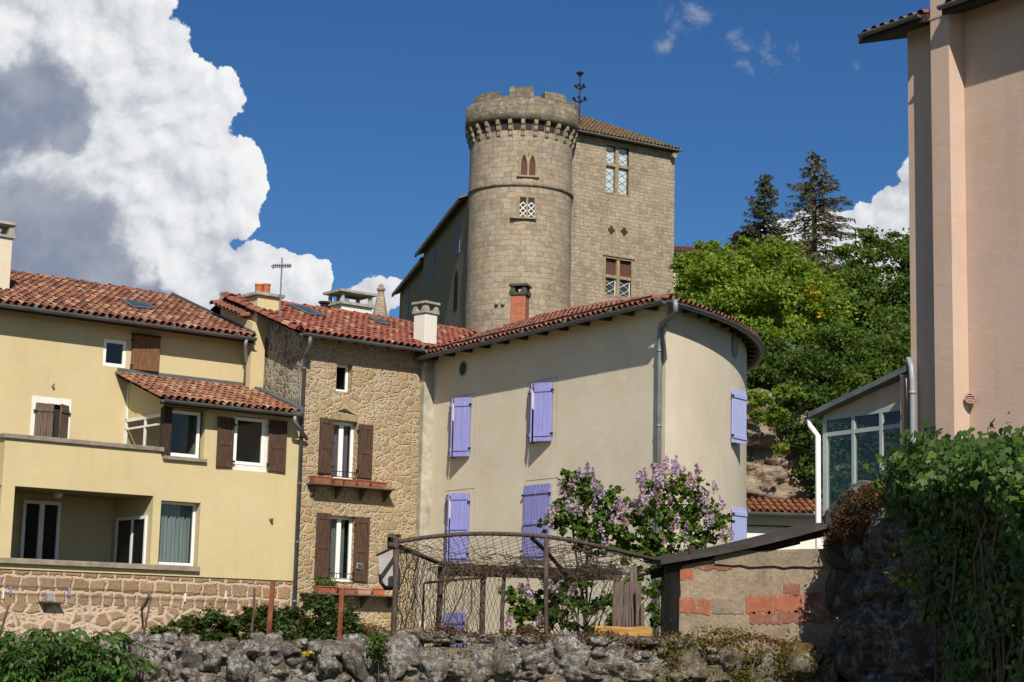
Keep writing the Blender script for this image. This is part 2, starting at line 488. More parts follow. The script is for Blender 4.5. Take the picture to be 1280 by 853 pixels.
def rock_mat(name, cols, white=0.5, moss=0.25, orange=0.15, sc0=1.0, mosscol=(0.10, 0.085, 0.02), top=0.6):
    m_, t, b = new_mat(name)
    g = t.node('ShaderNodeNewGeometry')
    o = objco(t)
    n1 = t.noise(o, 5.0 * sc0, 8.0, 0.7, 0.2)
    n2 = t.noise(o, 16.0 * sc0, 6.0, 0.72)
    n3 = t.noise(t.vm('ADD', o, (7, 3, 1)), 9.0 * sc0, 6.0, 0.75)
    n4 = t.noise(t.vm('ADD', o, (1, 9, 4)), 2.6 * sc0, 6.0, 0.7)
    c = t.ramp(n1, [(0.3, cols[0]), (0.5, cols[1]), (0.7, cols[2])])
    c = t.mix(t.m('MULTIPLY', t.ramp(g.outputs['Random Per Island'], [(0, 0.0), (1, 1.0)]), 0.4), c, t.mix(1.0, c, (1.35, 1.2, 1.0), 'MULTIPLY'))
    nb = t.noise(t.vm('ADD', o, (4, 2, 9)), 2.2 * sc0, 4.0, 0.6)
    wf = t.m('ADD', n3, t.m('MULTIPLY', t.m('SUBTRACT', nb, 0.5), 0.5))
    c = t.mix(t.m('MULTIPLY', t.ramp(wf, [(0.50, 0.0), (0.56, 1.0)]), white), c, t.mix(n2, (0.30, 0.295, 0.28), (0.52, 0.51, 0.48)))
    n6 = t.noise(o, 30.0 * sc0, 6.0, 0.78)
    c = t.mix(t.m('MULTIPLY', t.ramp(n6, [(0.53, 0.0), (0.60, 1.0)]), 0.85), c, (0.025, 0.022, 0.02))
    c = t.mix(t.m('MULTIPLY', t.ramp(nb, [(0.55, 0.0), (0.64, 1.0)]), 0.55), c, (0.06, 0.042, 0.03))
    up = t.node('ShaderNodeSeparateXYZ', {0: g.outputs['Normal']}).outputs[2]
    mf = t.m('ADD', t.m('MULTIPLY', t.m('SUBTRACT', n4, 0.5), 4.0), t.m('MULTIPLY', t.m('SUBTRACT', up, 0.45), top))
    mc = t.mix(t.ramp(n2, [(0.3, 0.0), (0.7, 1.0)]), mosscol, [c_ * 0.4 + 0.01 for c_ in (mosscol[0] * 1.4, mosscol[1] * 0.6, mosscol[2])])
    c = t.mix(t.m('MULTIPLY', t.sstep(mf, 0.25, 0.6), moss), c, mc)
    of = t.ramp(t.noise(t.vm('ADD', o, (3, 3, 8)), 6.0 * sc0, 3.0, 0.5), [(0.70, 0.0), (0.73, 1.0)])
    c = t.mix(t.m('MULTIPLY', of, orange), c, (0.38, 0.17, 0.03))
    t.set(b.inputs['Base Color'], c)
    b.inputs['Roughness'].default_value = 0.95; b.inputs['Specular IOR Level'].default_value = 0.1
    bump(t, b, t.m('ADD', n1, t.m('MULTIPLY', n2, 0.5)), 0.9, 0.05)
    return m_


M = {}
M['yellow'] = plaster('yellow_plaster', (0.545, 0.46, 0.27), amt=0.35, streak=0.22)
M['cream'] = plaster('cream_plaster', (0.68, 0.61, 0.49), amt=0.5, streak=0.2)
M['pink'] = plaster('pink_plaster', (0.505, 0.38, 0.31), amt=0.35, streak=0.35)
M['palewall'] = plaster('pale_plaster', (0.62, 0.55, 0.44), amt=0.3)
M['white_plaster'] = plaster('white_plaster', (0.68, 0.65, 0.58), amt=0.2)
M['grey_plaster'] = plaster('grey_cement', (0.38, 0.35, 0.29), amt=0.5, streak=0.6)
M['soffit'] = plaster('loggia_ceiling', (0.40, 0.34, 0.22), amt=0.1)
M['rubble'] = rubble('gold_rubble', [(0.36, 0.25, 0.14), (0.45, 0.33, 0.195), (0.39, 0.31, 0.205), (0.47, 0.33, 0.165), (0.35, 0.275, 0.19)], (0.54, 0.44, 0.305), 4.9, 0.095, 1.25)
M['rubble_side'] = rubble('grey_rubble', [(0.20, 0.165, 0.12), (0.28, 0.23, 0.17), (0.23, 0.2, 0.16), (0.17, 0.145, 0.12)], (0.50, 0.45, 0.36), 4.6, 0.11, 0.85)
M['base'] = rubble('pink_mortar_blocks', [(0.30, 0.20, 0.12), (0.38, 0.26, 0.155), (0.27, 0.195, 0.13), (0.35, 0.25, 0.165)], (0.62, 0.475, 0.35), 0.335, 0.05, 0.43, squared=True, warp=2.3)
M['baselow'] = rubble('pink_mortar_rubble', [(0.32, 0.21, 0.13), (0.37, 0.26, 0.165), (0.29, 0.19, 0.12), (0.33, 0.25, 0.18)], (0.62, 0.475, 0.35), 4.2, 0.16, 1.5)
CC = [(0.29, 0.235, 0.17), (0.41, 0.335, 0.245), (0.34, 0.285, 0.215), (0.44, 0.345, 0.23), (0.25, 0.215, 0.17), (0.38, 0.32, 0.245)]
M['castle'] = rubble('castle_ashlar', CC, (0.335, 0.275, 0.205), 0.29, 0.014, 0.58, squared=True, warp=2.4)
M['castle_old'] = rubble('castle_rubble', CC, (0.325, 0.27, 0.2), 0.21, 0.016, 0.55, squared=True, warp=3.2)
M['castle_top'] = rubble('weathered_parapet_stone', [(0.16, 0.14, 0.11), (0.23, 0.195, 0.145), (0.19, 0.17, 0.135), (0.26, 0.215, 0.155)], (0.20, 0.17, 0.125), 0.27, 0.018, 0.5, squared=True, warp=3.0)
M['castle_trim'] = plain('weathered_trim_stone', (0.21, 0.18, 0.13), 0.95, var=0.4, scale=4.0, spec=0.1, bmp=0.6)
M['castle_frame'] = plain('dressed_stone', (0.30, 0.23, 0.14), 0.95, var=0.25, scale=5.0, spec=0.1, bmp=0.5)
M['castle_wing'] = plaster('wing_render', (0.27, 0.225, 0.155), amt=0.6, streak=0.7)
TC = [(0.272, 0.103, 0.064), (0.320, 0.137, 0.084), (0.223, 0.091, 0.062), (0.301, 0.154, 0.102), (0.359, 0.177, 0.114), (0.194, 0.085, 0.064)]
M['tile_new'] = tile_mat('mixed_terracotta', TC + [(0.427, 0.251, 0.155), (0.184, 0.097, 0.068), (0.369, 0.194, 0.112)])
M['tile_red'] = tile_mat('red_terracotta', [(0.291, 0.093, 0.062), (0.330, 0.114, 0.072), (0.252, 0.085, 0.060), (0.320, 0.137, 0.087), (0.417, 0.239, 0.161)])
M['tile_bay'] = tile_mat('orange_terracotta', [(0.320, 0.131, 0.074), (0.359, 0.177, 0.105), (0.272, 0.114, 0.072), (0.330, 0.177, 0.118), (0.417, 0.251, 0.167), (0.233, 0.097, 0.068)])
M['tile_dull'] = tile_mat('dull_terracotta', [(0.233, 0.097, 0.068), (0.281, 0.114, 0.074), (0.194, 0.080, 0.060), (0.301, 0.148, 0.105)])
M['tile_old'] = tile_mat('old_mossy_tile', [(0.18, 0.11, 0.07), (0.22, 0.13, 0.08), (0.14, 0.095, 0.065), (0.27, 0.12, 0.075)], (0.12, 0.11, 0.045), 0.55)
M['tile_old2'] = tile_mat('weathered_orange_tile', [(0.27, 0.11, 0.055), (0.32, 0.14, 0.07), (0.22, 0.10, 0.06)])
M['zinc'] = plain('zinc_gutter', (0.115, 0.125, 0.13), 0.5, 0.15, 0.25, 3.0, 0.5)
M['zinc_light'] = plain('zinc_pipe', (0.20, 0.215, 0.22), 0.45, 0.2, 0.2, 3.0, 0.5)
M['grey_pvc'] = plain('grey_pvc', (0.26, 0.29, 0.31), 0.4, 0.0, 0.1, 3.0, 0.4)
M['white_pvc'] = plain('white_frame', (0.78, 0.78, 0.76), 0.4, 0.0, 0.04, 3.0, 0.4)
M['whitewash'] = plain('white_surround', (0.70, 0.69, 0.66), 0.8, 0.0, 0.08, 3.0, 0.2)
M['old_wood'] = plain('brown_shutter_wood', (0.085, 0.05, 0.033), 0.75, 0, 0.4, 7.0, 0.2, 0.3, (6, 6, 0.5))
M['warm_wood'] = plain('warm_shutter_wood', (0.17, 0.085, 0.04), 0.7, 0, 0.35, 7.0, 0.2, 0.3, (6, 6, 0.5))
M['grey_wood'] = plain('weathered_shutter_wood', (0.15, 0.105, 0.078), 0.85, 0, 0.45, 9.0, 0.15, 0.4, (6, 6, 0.4))
M['dark_wood'] = plain('dark_timber', (0.045, 0.03, 0.022), 0.8, 0, 0.4, 6.0, 0.2, 0.3, (4, 4, 0.6))
M['rafter'] = plain('eaves_timber', (0.07, 0.05, 0.035), 0.85, 0, 0.4, 6.0, 0.2, 0.3)
M['purple'] = plain('lavender_paint', (0.255, 0.255, 0.55), 0.65, 0, 0.15, 4.0, 0.25, 0.1, (5, 5, 0.5))
M['palepurple'] = plain('pale_lavender_paint', (0.36, 0.395, 0.66), 0.6, 0, 0.05, 4.0, 0.25)
M['pane'] = glass_mat('window_glass', (0.7, 0.74, 0.74), 0.0)
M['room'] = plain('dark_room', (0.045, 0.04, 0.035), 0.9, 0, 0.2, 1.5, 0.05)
M['curtain_white'] = plain('white_curtain', (0.55, 0.57, 0.55), 0.9, 0, 0.25, 3.0, 0.05, 0, (6, 6, 0.2))
M['curtain_purple'] = plain('purple_curtain', (0.36, 0.25, 0.36), 0.9, 0, 0.2, 3.0, 0.05, 0, (6, 6, 0.2))
M['curtain_grey'] = plain('net_curtain', (0.42, 0.42, 0.36), 0.9, 0, 0.2, 3.0, 0.05, 0, (6, 6, 0.2))
M['ledge'] = plain('grey_coping', (0.26, 0.22, 0.175), 0.9, 0, 0.3, 5.0, 0.15, 0.3)
M['iron'] = plain('dark_iron', (0.03, 0.026, 0.025), 0.6, 0.3, 0.3, 9.0, 0.3)
M['rust'] = plain('rusty_steel', (0.19, 0.065, 0.035), 0.85, 0, 0.4, 9.0, 0.15, 0.3)
M['pot'] = plain('terracotta_pot', (0.42, 0.125, 0.055), 0.8, 0, 0.2, 6.0, 0.2)
M['planter'] = plain('terracotta_planter', (0.27, 0.10, 0.06), 0.8, 0, 0.25, 9.0, 0.2)
M['planter_pink'] = plain('faded_pink_planter', (0.42, 0.26, 0.22), 0.8, 0, 0.2, 9.0, 0.2)
M['concrete'] = plain('raw_concrete', (0.40, 0.365, 0.285), 0.95, 0, 0.3, 3.0, 0.1, 0.4)
M['cap_dark'] = plain('sooty_cap', (0.075, 0.07, 0.06), 0.9, 0, 0.3, 6.0, 0.1, 0.3)
M['capstone'] = plain('chimney_cap', (0.34, 0.32, 0.27), 0.9, 0, 0.25, 6.0, 0.1, 0.3)
M['skylight'] = plain('skylight_glass', (0.05, 0.06, 0.07), 0.12, 0, 0.1, 2.0, 0.6)

# ------------------------------------------------------------------ generic builders
RNG = np.random.default_rng(7)
random.seed(11)


def wall(parent, name, mat, s0, s1, z0, z1, y=0.0, ops=(), thick=0.35, back=True, sides=True):
    """facade in the plane local y, with real openings [(s0,s1,z0,z1,reveal depth)]"""
    mb = MB()
    xs = sorted({s0, s1, *[o[0] for o in ops], *[o[1] for o in ops]})
    zs = sorted({z0, z1, *[o[2] for o in ops], *[o[3] for o in ops]})
    xs = [x for x in xs if s0 - 1e-6 <= x <= s1 + 1e-6]; zs = [z for z in zs if z0 - 1e-6 <= z <= z1 + 1e-6]
    for i in range(len(xs) - 1):
        for j in range(len(zs) - 1):
            cx, cz = (xs[i] + xs[i + 1]) / 2, (zs[j] + zs[j + 1]) / 2
            if any(o[0] < cx < o[1] and o[2] < cz < o[3] for o in ops): continue
            a, b, c, d = xs[i], xs[i + 1], zs[j], zs[j + 1]
            mb.quad((a, y, c), (b, y, c), (b, y, d), (a, y, d))
            if back: mb.quad((a, y + thick, c), (a, y + thick, d), (b, y + thick, d), (b, y + thick, c))
    for op in ops:
        a, b, c, d, dep = op[:5]; skip = op[5] if len(op) > 5 else ''
        e = y + dep
        if 'l' not in skip: mb.quad((a, y, c), (a, y, d), (a, e, d), (a, e, c))
        if 'r' not in skip: mb.quad((b, y, c), (b, e, c), (b, e, d), (b, y, d))
        if 't' not in skip: mb.quad((a, y, d), (b, y, d), (b, e, d), (a, e, d))
        if 'b' not in skip: mb.quad((a, y, c), (a, e, c), (b, e, c), (b, y, c))
    if sides:
        e = y + thick
        mb.quad((s0, y, z0), (s0, y, z1), (s0, e, z1), (s0, e, z0))
        mb.quad((s1, y, z0), (s1, e, z0), (s1, e, z1), (s1, y, z1))
        mb.quad((s0, y, z1), (s1, y, z1), (s1, e, z1), (s0, e, z1))
    return mb.build(name, mat, parent)


def window(parent, r, y, frame=0.06, mat='white_pvc', casements=1, curtain=None, room=True, inner=0.05, label=None, ajar=False):
    """framed window filling r=(s0,s1,z0,z1) with its glass at local y"""
    s0, s1, z0, z1 = r
    mb = MB()
    d0, d1 = y - 0.035, y + 0.035
    mb.box(s0, s1, d0, d1, z0, z0 + frame); mb.box(s0, s1, d0, d1, z1 - frame, z1)
    mb.box(s0, s0 + frame, d0, d1, z0 + frame, z1 - frame); mb.box(s1 - frame, s1, d0, d1, z0 + frame, z1 - frame)
    w = (s1 - s0 - 2 * frame) / casements
    for k in range(1, casements):
        c = s0 + frame + w * k
        mb.box(c - frame * 0.75, c + frame * 0.75, d0 + 0.004, d1 - 0.004, z0 + frame, z1 - frame)
    o = mb.build('window', M[mat], parent, bevel=0.006)
    if label: o['label'] = label
    for k in range(casements):
        g = MB(); a = s0 + frame + w * k; b = a + w
        g.box(a, b, y - 0.006, y + 0.006, z0 + frame, z1 - frame)
        g.build('pane', M['pane'], o)
    if curtain:
        cb = MB(); n = 40; a, b = s0 + frame, s1 - frame
        a, b = a + (b - a) * curtain[1], a + (b - a) * curtain[2]
        for i in range(n):
            t0, t1 = i / n, (i + 1) / n
            f = lambda t: y + 0.12 + 0.025 * sin(t * 47) + 0.015 * sin(t * 23 + 1)
            cb.quad((a + (b - a) * t0, f(t0), z0 + frame), (a + (b - a) * t1, f(t1), z0 + frame), (a + (b - a) * t1, f(t1), z1 - frame), (a + (b - a) * t0, f(t0), z1 - frame))
        cb.build('curtain', M[curtain[0]], o)
    if room:
        rb = MB(); e = 0.9
        yy0 = y + 0.05
        rb.quad((s0, yy0 + e, z0), (s1, yy0 + e, z0), (s1, yy0 + e, z1), (s0, yy0 + e, z1))
        rb.quad((s0, yy0, z0), (s0, yy0, z1), (s0, yy0 + e, z1), (s0, yy0 + e, z0)); rb.quad((s1, yy0, z0), (s1, yy0 + e, z0), (s1, yy0 + e, z1), (s1, yy0, z1))
        rb.quad((s0, yy0, z1), (s1, yy0, z1), (s1, yy0 + e, z1), (s0, yy0 + e, z1)); rb.quad((s0, yy0, z0), (s0, yy0 + e, z0), (s1, yy0 + e, z0), (s1, yy0, z0))
        rb.build('room_recess', M['room'], o)
    return o


def shutter(parent, hx, y, z0, z1, width, ang, mat, planks=4, bars=(0.12, 0.88), panelled=False, hinge='L', zbar=False, label=None):
    """leaf hinged at local (hx,y); ang = degrees the free edge swings out of the wall; hinge L: leaf extends to +x"""
    a = radians(ang) * (-1 if hinge == 'L' else 1)
    sgn = 1 if hinge == 'L' else -1
    Mx = Matrix.Translation((hx, y, 0)) @ Matrix.Rotation(a, 4, 'Z')
    mb = MB(); th = 0.03
    pw = width / planks
    X = lambda u: sgn * u
    def bx(u0, u1, y0, y1, za, zb):
        x0, x1 = sorted((X(u0), X(u1)))
        mb.box(x0, x1, y0, y1, za, zb, Mx)
    if panelled:
        st = width * 0.17
        bx(0, st, -th - 0.012, 0, z0, z1); bx(width - st, width, -th - 0.012, 0, z0, z1)
        h = z1 - z0
        for (c, hh) in ((z0 + 0.05 * h, 0.1 * h), (z0 + 0.49 * h, 0.1 * h), (z1 - 0.05 * h, 0.1 * h)):
            bx(st, width - st, -th - 0.010, -0.002, c - hh / 2, c + hh / 2)
        n = 3; w = (width - 2 * st) / n
        for i in range(n):
            bx(st + w * i + 0.004, st + w * (i + 1) - 0.004, -th + 0.005, -0.004, z0 + 0.1 * h, z0 + 0.44 * h)
            bx(st + w * i + 0.004, st + w * (i + 1) - 0.004, -th + 0.005, -0.004, z0 + 0.54 * h, z1 - 0.1 * h)
    else:
        for i in range(planks):
            dz = random.uniform(-0.006, 0.006)
            bx(pw * i + 0.003, pw * (i + 1) - 0.003, -th, 0, z0 + dz, z1 + dz)
        for f in bars:
            c = z0 + (z1 - z0) * f
            bx(0.012, width - 0.012, -th - 0.022, -th, c - 0.05, c + 0.05)
    o = mb.build('shutter', M[mat], parent, bevel=0.004)
    if label: o['label'] = label
    for f in (0.13, 0.87):
        hb = MB(); c = z0 + (z1 - z0) * f
        hb.box(min(X(-0.05), X(0.03)), max(X(-0.05), X(0.03)), -th - 0.03, -th - 0.005, c - 0.025, c + 0.025, Mx)
        hb.build('hinge', M['iron'], o)
    return o


def gutter(parent, pts, r=0.075, mat='zinc', name='gutter'):
    """half-round gutter along pts (local), open upwards, with a rolled front lip"""
    mb = MB(); pts = [np.asarray(p, float) for p in pts]; n = 7
    rows = []
    for i, p in enumerate(pts):
        a = pts[min(i + 1, len(pts) - 1)] - pts[max(i - 1, 0)]; a /= np.linalg.norm(a)
        u = np.cross(a, [0, 0, 1]); u /= np.linalg.norm(u)
        row = [p + u * (r * cos(pi * k / n)) - np.array([0, 0, 1]) * (r * sin(pi * k / n)) for k in range(n + 1)]
        row2 = [p + u * (r * 0.93 * cos(pi * k / n)) - np.array([0, 0, 1]) * (r * 0.93 * sin(pi * k / n)) for k in range(n, -1, -1)]
        rows.append(row + row2)
    m_ = len(rows[0]); vs = [q for row in rows for q in row]; fs = []
    for i in range(len(rows) - 1):
        for k in range(m_):
            k2 = (k + 1) % m_
            fs.append((i * m_ + k, i * m_ + k2, (i + 1) * m_ + k2, (i + 1) * m_ + k))
    for e in (0, len(rows) - 1):
        fs += [(e * m_ + k, e * m_ + k + 1, e * m_ + m_ - 2 - k, e * m_ + m_ - 1 - k) for k in range(n)]
    mb.add(vs, fs)
    # brackets / joints
    for i in range(len(pts) - 1):
        L = np.linalg.norm(pts[i + 1] - pts[i])
        if L > 2:
            for k in range(1, int(L / 1.9) + 1):
                c = pts[i] + (pts[i + 1] - pts[i]) * min(0.98, k * 1.9 / L)
                d = (pts[i + 1] - pts[i]) / L
                mb.tube([c - d * 0.02 + np.array([0, 0, -0.002]), c + d * 0.02 + np.array([0, 0, -0.002])], r * 1.07, 10)
    return mb.build(name, M[mat], parent, smooth=False)


def tiles(parent, name, mat, P, s0, s1, vmax, keep=None, col=0.21, exp=0.33, ridge=True, jitter=1.0, back=None):
    """canal tiles on the surface P(s,v): every tile its own island"""
    vs = []; fs = []; mi = []
    nc = max(1, int(round((s1 - s0) / col))); cw = (s1 - s0) / nc
    nv = max(1, int(math.ceil(vmax / exp)))
    seg = 6
    for i in range(nc + 1):
        sc_ = s0 + cw * i
        for j in range(nv):
            v0 = j * exp; v1 = min(v0 + exp * 1.22, vmax + 0.05)
            if v1 - v0 < 0.1: continue
            pm = P(sc_, (v0 + v1) / 2)
            if keep is not None and not keep(sc_, (v0 + v1) / 2, pm): continue
            a = P(sc_, v0 - (0.06 if j == 0 else 0)); b = P(sc_, v1)
            acr = P(sc_ + cw / 2, v0) - P(sc_ - cw / 2, v0); w0 = np.linalg.norm(acr); acr = acr / w0
            acr1 = P(sc_ + cw / 2, v1) - P(sc_ - cw / 2, v1); w1 = np.linalg.norm(acr1); acr1 = acr1 / (w1 + 1e-9)
            upv = (b - a); upv /= np.linalg.norm(upv)
            nn = np.cross(acr, upv); nn /= np.linalg.norm(nn)
            if nn[2] < 0: nn = -nn
            jx, jz = random.gauss(0, 0.006) * jitter, random.gauss(0, 0.005) * jitter
            lift0, lift1 = 0.048 + jz, 0.018
            base = len(vs)
            for (p, w, ac, lf, k) in ((a, w0, acr, lift0, 0.37), (b, w1, acr1, lift1, 0.31)):
                for q in range(seg + 1):
                    t = pi * q / seg
                    vs.append(p + ac * (w * k * cos(t) + jx) + nn * (lf + w * 0.33 * sin(t)))
            for q in range(seg): fs.append((base + q, base + q + 1, base + seg + 2 + q, base + seg + 1 + q)); mi.append(0)
            # channel tile to the right
            if i < nc:
                c0 = P(sc_ + cw / 2, v0 - (0.03 if j == 0 else 0)); c1 = P(sc_ + cw / 2, v1)
                base = len(vs)
                for (p, w, ac, lf) in ((c0, w0, acr, 0.022), (c1, w1, acr1, 0.0)):
                    for (du, dz) in ((-0.45, 0.05), (-0.2, -0.01), (0.2, -0.01), (0.45, 0.05)):
                        vs.append(p + ac * w * du + nn * (lf + dz * w / 0.21))
                for q in range(3): fs.append((base + q, base + q + 1, base + 5 + q, base + 4 + q)); mi.append(0)
    mb = MB(); mb.add(vs, fs)
    if back is not None:
        for q in back: mb.quad(*q, mi=1)
    o = mb.build(name, [M[mat], M['rafter']], parent, smooth=True, uv=False)
    return o


def ridge_tiles(parent, A, B, mat, r=0.12, L=0.42, name='ridge'):
    A = np.asarray(A, float); B = np.asarray(B, float); d = B - A; n = max(1, int(np.linalg.norm(d) / L)); d /= np.linalg.norm(d)
    u = np.cross(d, [0, 0, 1.0]); u /= np.linalg.norm(u); w = np.cross(u, d)
    if w[2] < 0: w = -w
    mb = MB(); st = np.linalg.norm(B - A) / n
    for i in range(n):
        vs = []
        jz = random.gauss(0, 0.008)
        for (t, rr, lf) in ((i * st, r * 1.06, 0.02), ((i + 1.12) * st, r * 0.92, 0.0)):
            for q in range(7):
                a = pi * q / 6
                vs.append(A + d * t + u * rr * cos(a) + w * (rr * 0.8 * sin(a) + lf + jz))
        mb.add(vs, [(q, q + 1, 8 + q, 7 + q) for q in range(6)])
    return mb.build(name, M[mat], parent, smooth=True, uv=False)


def chimney(parent, c, w, d, z0, z1, mat, cap='slab', label=None, name='chimney', rot=0.0):
    """local masonry chimney with a slab cap carried on little stone posts"""
    Mx = Matrix.Translation((c[0], c[1], 0)) @ Matrix.Rotation(rot, 4, 'Z')
    mb = MB(); mb.box(-w / 2, w / 2, -d / 2, d / 2, z0, z1, Mx)
    o = mb.build(name, M[mat], parent, bevel=0.01)
    if label: o['label'] = label
    cb = MB()
    e = w * 0.09
    cb.box(-w / 2 - e, w / 2 + e, -d / 2 - e, d / 2 + e, z1 + 0.001, z1 + 0.07, Mx)
    h = w * 0.42
    for sx in (-1, 1):
        for sy in (-1, 1):
            x, y = sx * (w / 2 - 0.05), sy * (d / 2 - 0.05)
            for (zz, rr) in ((0, 0.085), (0.1, 0.07), (0.2, 0.05)):
                cb.box(x - rr, x + rr, y - rr, y + rr, z1 + 0.07 + h * zz / 0.3, z1 + 0.07 + h * (zz + 0.1) / 0.3, Mx)
    cb.box(-w / 2 - e * 1.3, w / 2 + e * 1.3, -d / 2 - e * 1.3, d / 2 + e * 1.3, z1 + 0.07 + h, z1 + 0.14 + h, Mx)
    cb.build('chimney_cap', M['capstone' if cap == 'slab' else cap], o, bevel=0.006)
    return o


def np_mesh(name, verts, quads, mat, parent=None, smooth=False):
    me = bpy.data.meshes.new(name)
    nv, nf = len(verts), len(quads); k = quads.shape[1]
    me.vertices.add(nv); me.vertices.foreach_set('co', verts.astype(np.float32).ravel())
    me.loops.add(nf * k); me.loops.foreach_set('vertex_index', quads.astype(np.int32).ravel())
    me.polygons.add(nf)
    me.polygons.foreach_set('loop_start', np.arange(0, nf * k, k, dtype=np.int32))
    me.polygons.foreach_set('loop_total', np.full(nf, k, np.int32))
    if smooth: me.polygons.foreach_set('use_smooth', np.ones(nf, bool))
    me.update(calc_edges=True); me.validate()
    return link_mesh(name, me, mat, parent)


def unit(a): return a / (np.linalg.norm(a, axis=-1, keepdims=True) + 1e-9)


def leaf_cloud(C, size, aspect=0.6, up=0.5, fold=0.25, droop=0.0, rng=RNG, axis=None, sizevar=0.35, outward=None):
    """diamond leaves at the points C; returns verts, quads"""
    n = len(C)
    d = unit(rng.normal(size=(n, 3)) * np.array([1, 1, 0.7]) + np.array([0, 0, -droop])) if axis is None else unit(axis)
    nr = rng.normal(size=(n, 3)) + np.array([0, 0, up * 2])
    if outward is not None: nr = nr + outward * 1.5
    sd_ = unit(np.cross(d, nr)); nn = np.cross(sd_, d)
    L = size * (1 + sizevar * rng.normal(size=(n, 1))).clip(0.35, 2.0)
    a = C - d * L * 0.5; b = C + d * L * 0.5
    m_ = C - d * L * 0.08
    l = m_ + sd_ * L * aspect * 0.5 + nn * L * fold * 0.5
    r = m_ - sd_ * L * aspect * 0.5 + nn * L * fold * 0.5
    v = np.stack([a, l, b, r], 1).reshape(-1, 3)
    q = np.arange(n * 4).reshape(-1, 4)
    return v, q


def crown_points(ells, n, rng, clump=0.28, nclump=None, shell=0.55, zmin=None):
    """leaf positions gathered in clumps over a union of ellipsoids (cx,cy,cz,rx,ry,rz)"""
    vol = np.array([e[3] * e[4] * e[5] for e in ells]) ** 0.75; vol /= vol.sum()
    pts = []; cents = []
    for e, f in zip(ells, vol):
        k = int((nclump or 60) * f) + 6
        d = unit(rng.normal(size=(k, 3))); rr = rng.uniform(shell, 1.0, (k, 1)) ** 0.6
        c = np.array(e[:3]) + d * rr * np.array(e[3:6])
        cents.append(c)
        m_ = int(n * f / k) + 1
        sig = clump * min(e[3:6]) * rng.uniform(0.35, 1.35, (k, 1, 1))
        p = c[:, None, :] + rng.normal(size=(k, m_, 3)) * sig * np.array([1, 1, 0.62])
        pts.append(p.reshape(-1, 3))
    return np.concatenate(pts), np.concatenate(cents)


def lobed_leaves(C, size, axis, outward, rng):
    """flat five-lobed leaves"""
    S = np.array([(0, -0.42), (0.30, -0.5), (0.5, -0.12), (0.24, 0.06), (0.0, 0.55), (-0.24, 0.06), (-0.5, -0.12), (-0.30, -0.5)])
    n = len(C); d = unit(axis); nr = rng.normal(size=(n, 3)) * 0.55 + outward
    s_ = unit(np.cross(d, nr)); nn = np.cross(s_, d); L = size * (1 + 0.35 * rng.normal(size=(n, 1))).clip(0.4, 1.8)
    v = np.stack([C + s_ * L * a + d * L * b + nn * L * (-0.18 * abs(a) + 0.05) for a, b in S], 1).reshape(-1, 3)
    return v, np.arange(n * 8).reshape(-1, 8)


def tree(name, label, cat, base, ells, nleaf, leaf, mat, group=None, trunk_r=0.18, clump=0.28, nclump=60, seed=1, bark='bark', aspect=0.6, limbs=14, up=0.5, crown_name='crown', trunk_top=0.6, kind=None, flowers=None, shell=0.55):
    rng = np.random.default_rng(seed)
    base = np.asarray(base, float)
    o = bpy.data.objects.new(name, None); COL.objects.link(o); o.location = base; tag(o, label, cat, group, kind)
    E = [tuple(np.asarray(e[:3]) - base) + tuple(e[3:6]) for e in ells]
    pts, cents = crown_points(E, nleaf, rng, clump, nclump, shell)
    v, q = leaf_cloud(pts, leaf, aspect, up, rng=rng)
    np_mesh(crown_name, v, q, M[mat], o)
    mb = MB()
    top = np.mean([e[:3] for e in E], 0)
    tp = [np.array([0, 0, -0.3]), top * 0.3 + rng.normal(size=3) * 0.05 * trunk_r, top * trunk_top, top]
    mb.tube(tp, [trunk_r * 1.2, trunk_r, trunk_r * 0.75, trunk_r * 0.4], 8)
    idx = rng.choice(len(cents), min(limbs, len(cents)), replace=False)
    for i in idx:
        c = cents[i]; f = rng.uniform(0.35, 0.8); st = top * f
        mid = (st + c) / 2 + np.array([0, 0, 0.08 * np.linalg.norm(c - st)]) + rng.normal(size=3) * 0.05
        mb.tube([st, mid, c], [trunk_r * 0.42, trunk_r * 0.25, trunk_r * 0.08], 6)
    mb.build('trunk', M[bark], o, smooth=True, uv=False)
    return o


M['bark'] = plain('bark', (0.10, 0.075, 0.055), 0.95, 0, 0.4, 8.0, 0.1, 0.4, (3, 3, 0.6))
M['leaf_lime'] = leaf_mat('lime_leaves', [(0.14, 0.215, 0.028), (0.195, 0.28, 0.036), (0.245, 0.325, 0.045), (0.16, 0.24, 0.03)], 0.42, 0.65, 0.15)
M['leaf_mid'] = leaf_mat('mid_green_leaves', [(0.06, 0.108, 0.02), (0.09, 0.145, 0.025), (0.125, 0.18, 0.032)], 0.38, 0.65, 0.15)
M['leaf_dark'] = leaf_mat('dark_green_leaves', [(0.036, 0.07, 0.013), (0.058, 0.10, 0.017), (0.08, 0.125, 0.023)], 0.33, 0.6, 0.2)
M['needle'] = leaf_mat('dark_needles', [(0.05, 0.08, 0.045), (0.07, 0.095, 0.05), (0.11, 0.11, 0.055)], 0.15, 0.6)
M['needle_brown'] = leaf_mat('brownish_needles', [(0.075, 0.085, 0.04), (0.12, 0.11, 0.05), (0.17, 0.125, 0.055), (0.08, 0.095, 0.042)], 0.15, 0.6)
M['plum'] = leaf_mat('plum_leaves', [(0.05, 0.012, 0.022), (0.08, 0.018, 0.03)], 0.3)
M['ivy'] = leaf_mat('ivy_leaves', [(0.024, 0.055, 0.008), (0.042, 0.085, 0.011), (0.08, 0.14, 0.018), (0.02, 0.045, 0.009), (0.055, 0.105, 0.014)], 0.3, 0.55, 0.3)
